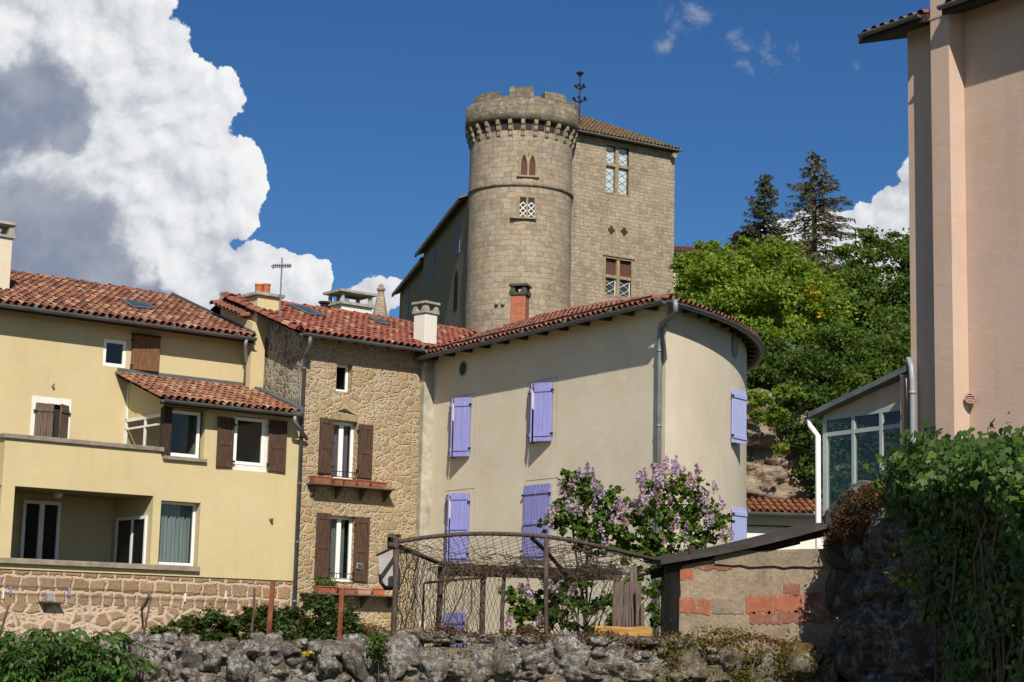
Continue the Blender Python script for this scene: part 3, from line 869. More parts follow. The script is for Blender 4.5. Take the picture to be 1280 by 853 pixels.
M['lilac_leaf'] = leaf_mat('lilac_leaves', [(0.05, 0.10, 0.014), (0.085, 0.145, 0.02), (0.12, 0.19, 0.028)], 0.4, 0.6, 0.25)
M['lilac_flower'] = leaf_mat('lilac_flowers', [(0.46, 0.34, 0.52), (0.56, 0.44, 0.62), (0.40, 0.28, 0.45), (0.50, 0.36, 0.44)], 0.35, 0.7, 0.1)
M['lilac_faded'] = leaf_mat('faded_lilac_flowers', [(0.36, 0.22, 0.25), (0.30, 0.18, 0.15), (0.42, 0.28, 0.33)], 0.3, 0.7, 0.1)
M['yellow_flower'] = leaf_mat('yellow_flowers', [(0.55, 0.38, 0.02), (0.6, 0.45, 0.04)], 0.3, 0.7, 0.1)
M['box_leaf'] = leaf_mat('hedge_leaves', [(0.024, 0.058, 0.010), (0.045, 0.085, 0.013), (0.065, 0.085, 0.018), (0.075, 0.06, 0.02)], 0.25)
M['elder_leaf'] = leaf_mat('broad_leaflets', [(0.03, 0.085, 0.012), (0.05, 0.12, 0.016), (0.075, 0.16, 0.02)], 0.35, 0.35, 0.5)
M['dry_moss'] = leaf_mat('dry_moss', [(0.10, 0.045, 0.022), (0.14, 0.065, 0.03), (0.07, 0.035, 0.02), (0.11, 0.08, 0.03)], 0.2, 0.9, 0.05)
M['wall_rock'] = rock_mat('lichened_stone', [(0.06, 0.053, 0.047), (0.135, 0.12, 0.105), (0.25, 0.215, 0.175)], 0.8, 0.85, 0.5, 1.9, (0.10, 0.075, 0.03), 0.8)
M['moss_rock'] = rock_mat('mossy_stone', [(0.08, 0.07, 0.05), (0.14, 0.12, 0.085), (0.22, 0.19, 0.14)], 0.4, 0.95, 0.05, 1.2, (0.13, 0.115, 0.02), 1.6)
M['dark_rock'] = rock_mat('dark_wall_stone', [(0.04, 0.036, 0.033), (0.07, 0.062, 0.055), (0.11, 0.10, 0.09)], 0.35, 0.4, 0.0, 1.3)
M['cliff'] = None


def make_cliff_mat():
    m_, t, b = new_mat('layered_cliff_rock')
    o = objco(t)
    wv = t.node('ShaderNodeTexNoise', {'Vector': o, 'Scale': 0.35, 'Detail': 3.0})
    p = t.vm('MULTIPLY', t.vm('ADD', o, t.vm('SCALE', wv.outputs['Color'], 1.6)), (0.35, 0.35, 2.2))
    n1 = t.noise(p, 1.4, 7.0, 0.65, 0.5); n2 = t.noise(o, 2.2, 7.0, 0.7); n3 = t.noise(o, 7.0, 6.0, 0.7)
    c = t.ramp(n1, [(0.3, (0.09, 0.06, 0.04)), (0.45, (0.26, 0.19, 0.13)), (0.58, (0.38, 0.29, 0.2)), (0.75, (0.30, 0.25, 0.2))])
    c = t.mix(t.ramp(n2, [(0.5, 0.0), (0.68, 0.7)]), c, (0.24, 0.225, 0.2))
    c = t.mix(1.0, c, t.ramp(n3, [(0.3, 0.55), (0.6, 1.1)]), 'MULTIPLY')
    t.set(b.inputs['Base Color'], c); b.inputs['Roughness'].default_value = 0.95; b.inputs['Specular IOR Level'].default_value = 0.1
    bump(t, b, t.m('ADD', n1, t.m('MULTIPLY', n3, 0.4)), 1.0, 0.25)
    M['cliff'] = m_


make_cliff_mat()

# ------------------------------------------------------------------ ground and hill
def sstep(a, b, x):
    t = np.clip((x - a) / (b - a), 0, 1); return t * t * (3 - 2 * t)


def hill_h(x, y):
    x = np.asarray(x, float); y = np.asarray(y, float)
    w = sstep(-60, -12, x + 0.25 * (y - 60)) * (1 - 0.6 * sstep(45, 110, x))
    front = 60 - 3 * sstep(6, 14, x)
    h = 14.5 * sstep(front, front + 27, y) + 6.0 * sstep(8, 22, x) * sstep(68, 112, y)
    far = 12 * sstep(150, 420, y)
    return h * w + far


def make_ground():
    xs = np.concatenate([np.linspace(-1500, -100, 15), np.linspace(-90, 90, 91), np.linspace(100, 1500, 15)])
    ys = np.concatenate([np.linspace(-1500, -40, 14), np.linspace(-30, 130, 81), np.linspace(140, 2500, 24)])
    X, Y = np.meshgrid(xs, ys)
    rng = np.random.default_rng(5)
    Z = hill_h(X, Y)
    Z = Z + np.where((Y > 60) & (Y < 140), rng.normal(size=Z.shape) * 0.12, 0)
    n, m_ = X.shape
    v = np.stack([X, Y, Z], -1).reshape(-1, 3)
    i, j = np.meshgrid(np.arange(n - 1), np.arange(m_ - 1), indexing='ij')
    a = (i * m_ + j).ravel()
    q = np.stack([a, a + 1, a + m_ + 1, a + m_], 1)
    m2, t, b = new_mat('grassy_ground')
    o = objco(t)
    n1 = t.noise(o, 0.25, 6.0, 0.65); n2 = t.noise(o, 3.0, 6.0, 0.7)
    c = t.ramp(n1, [(0.35, (0.045, 0.06, 0.018)), (0.5, (0.07, 0.08, 0.025)), (0.68, (0.12, 0.09, 0.05))])
    c = t.mix(1.0, c, t.ramp(n2, [(0.25, 0.55), (0.75, 1.25)]), 'MULTIPLY')
    t.set(b.inputs['Base Color'], c); b.inputs['Roughness'].default_value = 0.95
    bump(t, b, n2, 0.6, 0.05)
    g = np_mesh('ground', v, q, m2, smooth=True)
    tag(g, kind='structure')


make_ground()


def lane():  # unseen pale ground around the camera, added to bounce warm light
    m_, t, b = new_mat('pale_bounce_gravel'); o = objco(t)
    n1 = t.noise(o, 0.6, 5.0, 0.6); n2 = t.noise(o, 30.0, 4.0, 0.7)
    c = t.ramp(n1, [(0.3, (0.30, 0.27, 0.23)), (0.7, (0.40, 0.36, 0.31))]); c = t.mix(1.0, c, t.ramp(n2, [(0.3, 0.7), (0.7, 1.1)]), 'MULTIPLY')
    t.set(b.inputs['Base Color'], c); b.inputs['Roughness'].default_value = 0.95; bump(t, b, n2, 0.5, 0.02)
    mb = MB(); n = 12
    for i in range(n):
        for j in range(8): mb.quad((-60 + 10 * i, -60 + 9 * j, 0.004), (-50 + 10 * i, -60 + 9 * j, 0.004), (-50 + 10 * i, -51 + 9 * j, 0.004), (-60 + 10 * i, -51 + 9 * j, 0.004))
    o_ = mb.build('added_bounce_ground', m_); tag(o_, kind='structure')


lane()

# ------------------------------------------------------------------ frames of the street front
P0 = at(533, 600, 50.0)
YF = Frame(P0, 51.5)        # yellow and stone houses share this front line
BF = Frame(P0, 148.2)       # cream house
OV = 0.45


# ------------------------------------------------------------------ yellow house
def yellow_house():
    f = YF
    H = f.empty('yellow_house', 'pale yellow rendered house with a loggia, a projecting bay and a terracotta roof', 'house', (-8.0, 0, 0))
    def P(mb, name, mat, parent=H, **k):
        return mb.build(name, mat, parent, **k)
    # local coordinates of the front line, moved to the house's own origin
    OX = 8.0
    X = lambda v: v + OX
    def px(a, b, y=0.0):
        q = f.px(a, b, y); q[0] += OX; return q
    def rect(a, b, c, d, y=0.0):
        r = f.rect(a, b, c, d, y); return (r[0] + OX, r[1] + OX, r[2], r[3])
    sL = px(3, 600)[0]; sR = px(372, 600)[0]; sB = px(206, 540)[0]
    zled = px(100, 556)[2]; zledT = zled + 0.11
    zs = px(128, 703)[2]
    D = 2.1
    zb = px(290, 520)[2] + 0.02            # under the bay's eave
    # --- front wall (terrace parapet + bay), openings: loggia, corner window, two bay windows
    log = (px(16, 650)[0], px(190, 655)[0], zs, px(107, 614)[2])
    cw = rect(197.5, 627, 249, 705); cw = (cw[0], cw[1], zs, cw[3])
    b1 = rect(213, 512, 256, 574); b2 = rect(290, 521.5, 335, 589)
    wall(H, 'front_wall', M['yellow'], sL, sB, zs - 0.25, zled, 0.0, [(*log, D - 0.02, 'tb'), (max(cw[0], log[1] + 0.22), sB, cw[2], cw[3], 0.3, 'r')], back=False, sides=True)
    wall(H, 'bay_wall', M['yellow'], sB, sR, zs - 0.25, zb + 0.25, 0.0,
         [(sB, cw[1], cw[2], cw[3], 0.3, 'l'), (b1[0], b1[1], b1[2], b1[3], 0.22), (*b2, 0.12)], back=False, sides=False)
    # close the mid-face of the opening that the split wall left between the two pieces: none is needed, they meet at sB
    # loggia inner walls, floor, soffit and back
    mb = MB()
    a, b, c, d = log
    P(mb, 'loggia_shell', M['soffit']) if False else None
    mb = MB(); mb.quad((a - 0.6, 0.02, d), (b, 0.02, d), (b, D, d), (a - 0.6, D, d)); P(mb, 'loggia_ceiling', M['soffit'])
    mb = MB(); mb.quad((a - 0.6, D, c - 0.3), (b + 0.02, D, c - 0.3), (b + 0.02, D, d), (a - 0.6, D, d)); P(mb, 'loggia_back_wall', M['yellow'])
    # glazed doors of the loggia
    g1 = rect(26, 626, 74, 705, D - 0.05)
    window(H, (g1[0], g1[1], zs - 0.1, g1[3]), D - 0.06, 0.09, 'white_pvc', 2, None, False)
    mb = MB(); mb.box(g1[0] + 0.05, g1[1] - 0.05, D - 0.028, D - 0.01, zs - 0.1, g1[3] - 0.05); P(mb, 'room_recess', M['room'])
    # sliding door on the right-hand loggia wall (plane x = b)
    z1 = d - 0.55
    mb = MB()
    for (y0, y1) in ((0.22, 0.29), (0.9, 0.98), (1.72, 1.8)): mb.box(b - 0.06, b - 0.012, y0, y1, zs - 0.1, z1)
    mb.box(b - 0.055, b - 0.012, 0.22, 1.8, z1, z1 + 0.08)
    sd_ = P(mb, 'sliding_door', M['white_pvc'])
    mb = MB(); mb.box(b - 0.04, b - 0.03, 0.29, 0.9, zs - 0.1, z1); mb.build('pane', M['pane'], sd_)
    mb = MB(); mb.box(b - 0.04, b - 0.03, 0.98, 1.72, zs - 0.1, z1); mb.build('pane', M['pane'], sd_)
    mb = MB(); mb.box(b - 0.022, b - 0.008, 0.25, 1.75, zs - 0.1, z1); mb.build('dark_backing', M['room'], sd_)
    mb = MB(); mb.lathe([(0.0, 0.0), (0.11, 0.0), (0.12, -0.05), (0.09, -0.12), (0.0, -0.14)], ((a + b) / 2 - 0.2, 1.1, d - 0.002), 14); P(mb, 'ceiling_lamp', M['whitewash'], smooth=True)
    # corner window with its curtain
    w0 = max(cw[0], log[1] + 0.22)
    window(H, (w0, cw[1], zs + 0.01, cw[3]), 0.26, 0.07, 'white_pvc', 1, ('curtain_white', 0.12, 1.0), True)
    # terrace coping, sill, terrace floor and left return wall
    mb = MB(); mb.box(sL - 0.06, sB - 0.02, -0.07, 0.28, zled, zledT); P(mb, 'terrace_coping', M['ledge'], bevel=0.01)
    mb = MB(); mb.box(sL - 0.5, px(248, 706)[0], -0.10, 0.26, zs - 0.13, zs); P(mb, 'loggia_sill', M['ledge'], bevel=0.01)
    mb = MB(); mb.box(sL, sB, 0.28, D, zled - 0.95, zled - 0.75); P(mb, 'terrace_floor', M['ledge'])
    mb = MB(); mb.box(sL - 0.001, sL + 0.3, 0.30, D, zs - 0.25, zled); P(mb, 'side_wall', M['yellow'])
    # rough stone base
    zt = px(120, 712)[2]
    zmid = px(120, 757)[2]
    wall(H, 'stone_base', M['base'], sL - 9.0, sR, zmid, zt + 0.02, 0.03, (), 0.3)
    wall(H, 'rubble_base', M['baselow'], sL - 9.0, sR, -0.3, zmid, 0.032, (), 0.3)
    mb = MB(); mb.box(sL - 9.0, sL - 0.002, 0.35, 2.1, -0.3, zs - 0.2); P(mb, 'terrace_block', M['baselow'])
    # --- main wall, set back behind the terrace
    wx = rect(129, 425, 158, 459, D); big = rect(38, 499, 87, 556, D)
    ze = px(150, 405, 1.6)[2]
    sM0 = px(-140, 480, D)[0]; sM1 = px(331, 470, D)[0]
    wall(H, 'main_wall', M['yellow'], sM0, sM1, zled - 0.8, ze + 0.3, D, [(*wx, 0.1), (big[0], big[1], zled - 0.1, big[3], 0.12)], 0.4)
    window(H, wx, D + 0.05, 0.09, 'white_pvc', 1, None, True)
    # white painted surround of the terrace window
    sw = (px(38.5, 520, D)[0], px(88, 520, D)[0]); zt2 = px(63, 497, D)[2]
    mb = MB()
    for (q0, q1) in ((sw[0], sw[0] + 0.13), (sw[1] - 0.13, sw[1])): mb.box(q0, q1, D - 0.012, D + 0.13, zled - 0.2, zt2)
    mb.box(sw[0] + 0.13, sw[1] - 0.13, D - 0.012, D + 0.13, zt2 - 0.16, zt2)
    P(mb, 'window_surround', M['whitewash'])
    mb = MB(); mb.box(sw[0] + 0.13, sw[1] - 0.13, D + 0.10, D + 0.118, zled - 0.2, zt2 - 0.16); P(mb, 'room_recess', M['room'])
    zsh = zt2 - 0.17
    shutter(H, sw[0] + 0.10, D - 0.015, zled - 0.35, zsh, 0.46, 8, 'grey_wood', 3, (0.9,), hinge='L')
    shutter(H, sw[1] - 0.08, D - 0.015, zled - 0.35, zsh, 0.42, 38, 'grey_wood', 3, (0.9,), hinge='R')
    # closed brown hatch shutter
    hs = rect(164, 422, 197, 465, D)
    mb = MB(); mb.box(hs[0], hs[1], D - 0.02, D - 0.001, hs[2], hs[3]); P(mb, 'hatch_backing', M['dark_wood'])
    hso = shutter(H, hs[0], D - 0.03, hs[2], hs[3], hs[1] - hs[0], 6, 'warm_wood', 4, (0.08, 0.95), hinge='L', label='closed warm brown plank shutter')
    mb = MB(); mb.box(hs[0] - 0.03, hs[1] + 0.02, D - 0.12, D, hs[3] + 0.01, hs[3] + 0.07); P(mb, 'shutter_lintel', M['dark_wood'])
    for (ax, ay, r_) in ((65, 483, 0.018), (338, 650, 0.04)):
        q_ = px(ax, ay, D if ay < 500 else 0.0); mb = MB(); yy = D if ay < 500 else 0.0
        mb.tube([(q_[0], yy, q_[2]), (q_[0], yy - 0.09, q_[2]), (q_[0] + 0.01, yy - 0.1, q_[2] + (0.06 if ay < 500 else 0.0))], r_, 10); P(mb, 'wall_hook' if ay < 500 else 'vent_stub', M['zinc'])
    # --- main roof
    t = 0.35; v = np.array([0, -t, 1.0])
    e0 = px(150, 401, 1.6); eL = px(-150, 360, 1.6)[0]; eR = px(318, 424, 1.6)[0]
    rid = f.pl(200, 372.5, np.array([e0[0] - OX, 1.6, e0[2]]), v)
    Lh = rid[1] - 1.6
    nrm = sqrt(1 + t * t)
    zE = px(150, 399, 1.6)[2]
    Pm = lambda s, q: np.array([s, 1.6 + q / nrm, zE + q * t / nrm])
    vm_ = Lh * nrm
    A = Pm(eL, 0); zr = Pm(0, vm_)[2]
    back = [((eL, 1.62, zE - 0.05), (eR, 1.62, zE - 0.05), (eR, 1.6 + Lh, zr - 0.05), (eL, 1.6 + Lh, zr - 0.05)),
            ((eL, 1.6 + Lh, zr - 0.01), (eR, 1.6 + Lh, zr - 0.01), (eR, 1.6 + 2 * Lh, zE), (eL, 1.6 + 2 * Lh, zE))]
    roof = tiles(H, 'roof', 'tile_new', Pm, eL, eR - 0.06, vm_, back=back)
    ridge_tiles(roof, Pm(eL, vm_) + [0, 0, 0.02], Pm(eR - 0.25, vm_) + [0, 0, 0.02], 'tile_new', 0.13)
    gutter(H, [(eL, 1.53, zE - 0.03), (eR, 1.53, zE - 0.03)], 0.085)
    mb = MB(); mb.box(eL, eR, 1.64, 1.67, zE - 0.16, zE - 0.03); P(mb, 'fascia', M['rafter'])
    # gable ends + back wall so the house is closed from the side
    mb = MB()
    for s in (sM0 + 0.3, sM1):
        mb.add([(s, D + 0.41, 0), (s, 1.6 + 2 * Lh - 0.5, 0), (s, 1.6 + 2 * Lh - 0.5, zE), (s, 1.6 + Lh, zr - 0.1), (s, D + 0.41, zE + 0.1)], [(0, 1, 2, 3, 4)])
    mb.quad((sM0, 1.6 + 2 * Lh - 0.5, 0), (sM1, 1.6 + 2 * Lh - 0.5, 0), (sM1, 1.6 + 2 * Lh - 0.5, zE), (sM0, 1.6 + 2 * Lh - 0.5, zE))
    P(mb, 'back_walls', M['yellow'])
    # skylight in the roof
    def on_roof(a_, b_):
        q = f.pl(a_, b_, np.array([0, 1.6, zE]), v); q[0] += OX; return q
    q = [on_roof(152, 381), on_roof(182, 384.5), on_roof(193, 391.5), on_roof(166, 389)]
    n_ = np.array([0, -t, 1.0]) / nrm
    mb = MB(); mb.prism([p + n_ * 0.12 for p in q][::-1], -n_ * 0.12); sk = P(mb, 'skylight', M['skylight'])
    mb = MB()
    for i in range(4): mb.tube([q[i] + n_ * 0.12, q[(i + 1) % 4] + n_ * 0.12], 0.035, 6)
    mb.build('skylight_frame', M['zinc'], sk)
    # left chimney on the front slope
    cy = 3.2
    cl = px(-16, 330, cy)[0]; crr = px(14, 330, cy)[0]
    chimney(H, ((cl + crr) / 2, cy + 0.25), crr - cl, 0.5, px(5, 372, cy)[2] - 0.5, px(5, 297, cy)[2], 'palewall', label='cream rendered chimney at the left end')
    # --- party wall between this roof and the stone house, its stepped top, tile capping and chimney
    yp = 1.75
    p0 = px(313, 460, yp)[0]; p1 = px(330, 460, yp)[0]
    ztop = px(318, 392, yp)[2]
    zfront = px(316, 421, 1.6)[2]
    mb = MB()
    yc0 = 2.0
    cap0 = px(311, 397.5, yc0)
    zc_ = lambda yy: cap0[2] - 0.06 + 0.34 * (yy - yc0)
    mb.prism([(p0, yp, zs), (p0, yp, zc_(yp)), (p0, yc0 + 1.5, zc_(yc0 + 1.5)), (p0, yc0 + 1.5, zs)], (p1 - p0, 0, 0))
    P(mb, 'party_wall', M['yellow'])
    # flashing
    mb = MB(); mb.prism([(p0 - 0.03, 1.55, zE + 0.0), (p0 - 0.03, 1.55, zE + 0.14), (p0 - 0.03, 1.55 + Lh, zr + 0.17), (p0 - 0.03, 1.55 + Lh, zr + 0.02)], (0.028, 0, 0)); P(mb, 'flashing', M['zinc'])
    # capping of tiles laid across the wall head
    Pc = lambda s, q_: np.array([p0 - 0.2 + q_ * 0.95, yc0 + s, cap0[2] + 0.34 * s + q_ * 0.27])
    cap = tiles(H, 'wall_capping', 'tile_dull', Pc, 0.0, 1.5, 0.75)
    ridge_tiles(cap, Pc(-0.1, 0.72), Pc(1.55, 0.72), 'tile_dull', 0.12); ridge_tiles(cap, Pc(1.55, -0.05), Pc(1.55, 0.72), 'tile_dull', 0.12, name='verge')
    # chimney with two clay pots
    cx0 = px(314, 385, yp + 0.35)[0]; cx1 = px(342, 385, yp + 0.35)[0]
    zc = px(328, 373, yp + 0.35)[2]
    mb = MB(); mb.box(cx0, cx1, yp + 0.02, yp + 0.62, ztop - 0.6, zc); ch = P(mb, 'chimney', M['yellow'], bevel=0.01); ch['label'] = 'yellow chimney with two orange clay pots'
    mb = MB(); mb.box(cx0 - 0.09, cx1 + 0.09, yp - 0.07, yp + 0.71, zc + 0.001, zc + 0.09); mb.build('chimney_cap', M['capstone'], ch, bevel=0.01)
    for (u_, w_, h_) in ((0.28, 0.105, 0.27), (0.62, 0.10, 0.31)):
        mb = MB(); c_ = (cx0 + (cx1 - cx0) * u_, yp + 0.32, zc + 0.09)
        mb.lathe([(w_ * 1.12, 0), (w_ * 1.12, 0.04), (w_, 0.05), (w_, h_ - 0.05), (w_ * 1.12, h_ - 0.04), (w_ * 1.12, h_), (w_ * 0.8, h_), (w_ * 0.75, h_ - 0.1)], c_, 16)
        mb.build('chimney_pot', M['pot'], ch, smooth=False)
    mb = MB(); mb.box(cx1 - 0.25, cx1 + 0.12, yp - 0.02, yp + 0.5, ztop - 0.12, ztop + 0.12); P(mb, 'chimney_haunch', M['white_plaster'], bevel=0.04)
    # downpipe of the main roof
    xd = px(307.5, 460, D - 0.1)[0]
    xd0 = px(306, 428, 1.6)[0]
    mb = MB(); mb.tube([(xd0, 1.53, zE - 0.09), (xd0, 1.56, zE - 0.25), (xd, D - 0.09, zE - 0.62), (xd, D - 0.09, px(309, 484, D)[2])], 0.05, 10); P(mb, 'downpipe', M['zinc_light'], smooth=True)
    # --- bay roof
    yo = -0.42
    g0 = px(205, 500.5, yo); g1_ = px(373, 517, yo)
    zg = (g0[2] + g1_[2]) / 2 + 0.03
    ztp = px(235, 478, D)[2]
    tb = (ztp - zg) / (D - yo); nb = sqrt(1 + tb * tb)
    Pb = lambda s, q_: np.array([s, yo + q_ / nb, zg + q_ * tb / nb])
    bl = px(203, 500, yo)[0]; br = px(372, 516, yo)[0]
    vb = (D - yo) * nb
    backb = [((bl, yo + 0.02, zg - 0.04), (br, yo + 0.02, zg - 0.04), (br, D, ztp - 0.04), (bl, D, ztp - 0.04))]
    broof = tiles(H, 'bay_roof', 'tile_bay', Pb, bl, br - 0.05, vb, back=backb, col=0.2)
    gutter(broof, [(bl - 0.02, yo - 0.06, zg - 0.03), (br + 0.05, yo - 0.06, zg - 0.03)], 0.08)
    mb = MB(); mb.box(bl, sM1 - 0.5, D - 0.07, D - 0.001, ztp + 0.02, ztp + 0.15); mb.prism([(br - 0.02, yo, zg + 0.0), (br - 0.02, yo, zg + 0.16), (br - 0.02, D, ztp + 0.16), (br - 0.02, D, ztp)], (0.2, 0, 0)); mb.build('flashing', M['zinc'], broof)
    mb = MB(); mb.box(bl + 0.1, br, -0.34, -0.30, zg - 0.13, zg - 0.03)
    for k in range(7):
        xx = bl + 0.2 + k * (br - bl - 0.4) / 6; mb.box(xx - 0.04, xx + 0.04, -0.32, 0.0, zg - 0.09, zg - 0.02)
    mb.build('rafters', M['rafter'], broof)
    # bay downpipe: from the gutter's right end over to the stone house pipe
    q0 = px(369, 524, yo); q1 = px(383, 549, -0.1)
    mb = MB(); mb.tube([(br - 0.12, yo - 0.06, zg - 0.1), (br - 0.1, yo - 0.04, zg - 0.24), (q1[0], -0.12, q1[2])], 0.05, 10); P(mb, 'downpipe', M['zinc_light'], smooth=True)
    # bay windows
    window(H, (b1[0] + 0.0, px(252.5, 545)[0], b1[2] + 0.05, b1[3] - 0.03), 0.15, 0.085, 'white_pvc', 1, None, True)
    mb = MB(); mb.box(px(203, 570)[0], px(257, 577)[0], -0.09, 0.2, b1[2] - 0.06, b1[2] + 0.03); P(mb, 'window_sill', M['ledge'], bevel=0.008)
    mb = MB(); mb.box(sB - 0.06, px(213, 545)[0], -0.05, 0.16, b1[2] + 0.031, zb + 0.02); mb.box(sB - 0.06, px(258, 545)[0], -0.045, 0.1, b1[3] + 0.02, zb + 0.03); P(mb, 'corner_post', M['dark_wood'], bevel=0.01)
    window(H, (px(293, 553)[0], px(331, 555)[0], b2[2] + 0.14, b2[3] - 0.02), 0.055, 0.085, 'white_pvc', 1, None, True)
    mb = MB(); mb.box(b2[0] + 0.005, px(293, 553)[0], 0.03, 0.11, b2[2], b2[3]); mb.box(px(331, 555)[0], b2[1] - 0.005, 0.03, 0.11, b2[2], b2[3]); mb.box(px(293, 553)[0], px(331, 555)[0], 0.032, 0.108, b2[2], b2[2] + 0.14); P(mb, 'window_surround', M['whitewash'])
    r1 = rect(270, 522, 291, 584.5); r2 = rect(335, 526, 356.5, 590)
    shutter(H, r1[1], -0.01, r1[2], r1[3], r1[1] - r1[0], 3, 'old_wood', panelled=True, hinge='R')
    shutter(H, r2[0], -0.01, r2[2], r2[3], r2[1] - r2[0], 3, 'old_wood', panelled=True, hinge='L')
    # glazed side of the bay
    ys = 0.08
    zr0 = px(178, 530, 1.0)[2]
    def bar(y0, z0, y1, z1, w=0.05):
        mb2.prism([(sB - 0.03, y0, z0 - w / 2), (sB - 0.03, y1, z1 - w / 2), (sB - 0.03, y1, z1 + w / 2), (sB - 0.03, y0, z0 + w / 2)], (0.06, 0, 0))
    mb2 = MB()
    zt0 = zg + 0.0; zt1 = ztp - 0.12
    zlow = zledT; zmidb = px(165, 524, 1.6)[2]
    mb2.box(sB - 0.03, sB + 0.03, D - 0.08, D, zlow, zt1 - 0.1); mb2.box(sB - 0.028, sB + 0.028, 0.05, 0.12, zlow, zmidb + 0.0)
    bar(0.05, zmidb, D, zmidb, 0.08); bar(0.05, zmidb - 0.22, D, zmidb - 0.22, 0.05); bar(0.05, zt0 + 0.02, D, zt1 + 0.02, 0.05)
    mb2.box(sB - 0.027, sB + 0.027, 1.0, 1.07, zlow, zmidb - 0.02)
    gs = P(mb2, 'side_glazing', M['whitewash'])
    mb = MB(); mb.quad((sB, 0.12, zlow), (sB, D - 0.06, zlow), (sB, D - 0.06, zmidb), (sB, 0.12, zmidb)); mb.build('pane', M['pane'], gs)
    mb = MB(); mb.prism([(sB - 0.005, 0.1, zmidb), (sB - 0.005, D - 0.05, zmidb), (sB - 0.005, D - 0.05, zt1), (sB - 0.005, 0.1, zt0)], (0.01, 0, 0)); o = mb.build('gable_panel', M['yellow'], gs)
    # inner wall seen through the side glazing
    mb = MB(); mb.box(sB + 1.0, sB + 1.05, 0.35, D, zled - 0.4, zg + 0.1); P(mb, 'bay_inner_wall', M['yellow'])
    # bits fixed to the stone base: little shelf, wire with clips, an old hinge
    bz = px(62, 752, 0.0)
    mb = MB(); mb.box(bz[0] - 0.26, bz[0] + 0.24, -0.22, 0.03, bz[2] - 0.03, bz[2]); P(mb, 'wall_shelf', M['grey_wood'])
    mb = MB(); mb.box(bz[0] - 0.12, bz[0] + 0.02, -0.15, -0.03, bz[2] + 0.001, bz[2] + 0.18); P(mb, 'meter_box', M['grey_pvc'], bevel=0.01)
    mb = MB(); zz = px(120, 736, 0)[2]; mb.tube([(sL - 1, 0.0, zz), (sR - 2.5, -0.0, zz - 0.02)], 0.006, 4); mb.tube([(sL - 1, 0.0, zz - 0.17), (sR - 1.5, 0.0, zz - 0.2)], 0.005, 4); P(mb, 'wall_wire', M['iron'])
    for (ax, ay, mt) in ((13, 738, 'purple'), (86, 740, 'purple'), (4, 743, 'white_pvc'), (231, 747, 'white_pvc'), (282, 744, 'whitewash')):
        q_ = px(ax, ay, 0); mb = MB(); mb.box(q_[0] - 0.012, q_[0] + 0.012, -0.03, 0.03, q_[2] - 0.1, q_[2] + 0.1); P(mb, 'wire_clip', M[mt])
    mb = MB(); a_ = px(176, 760, 0); b_ = px(186, 744, 0); c_ = px(178, 783, 0); mb.tube([b_ + [0, -0.03, 0], a_ + [0, -0.04, 0], c_ + [0, -0.03, 0]], 0.025, 6); P(mb, 'old_bracket', M['iron'])
    return H


yellow_house()


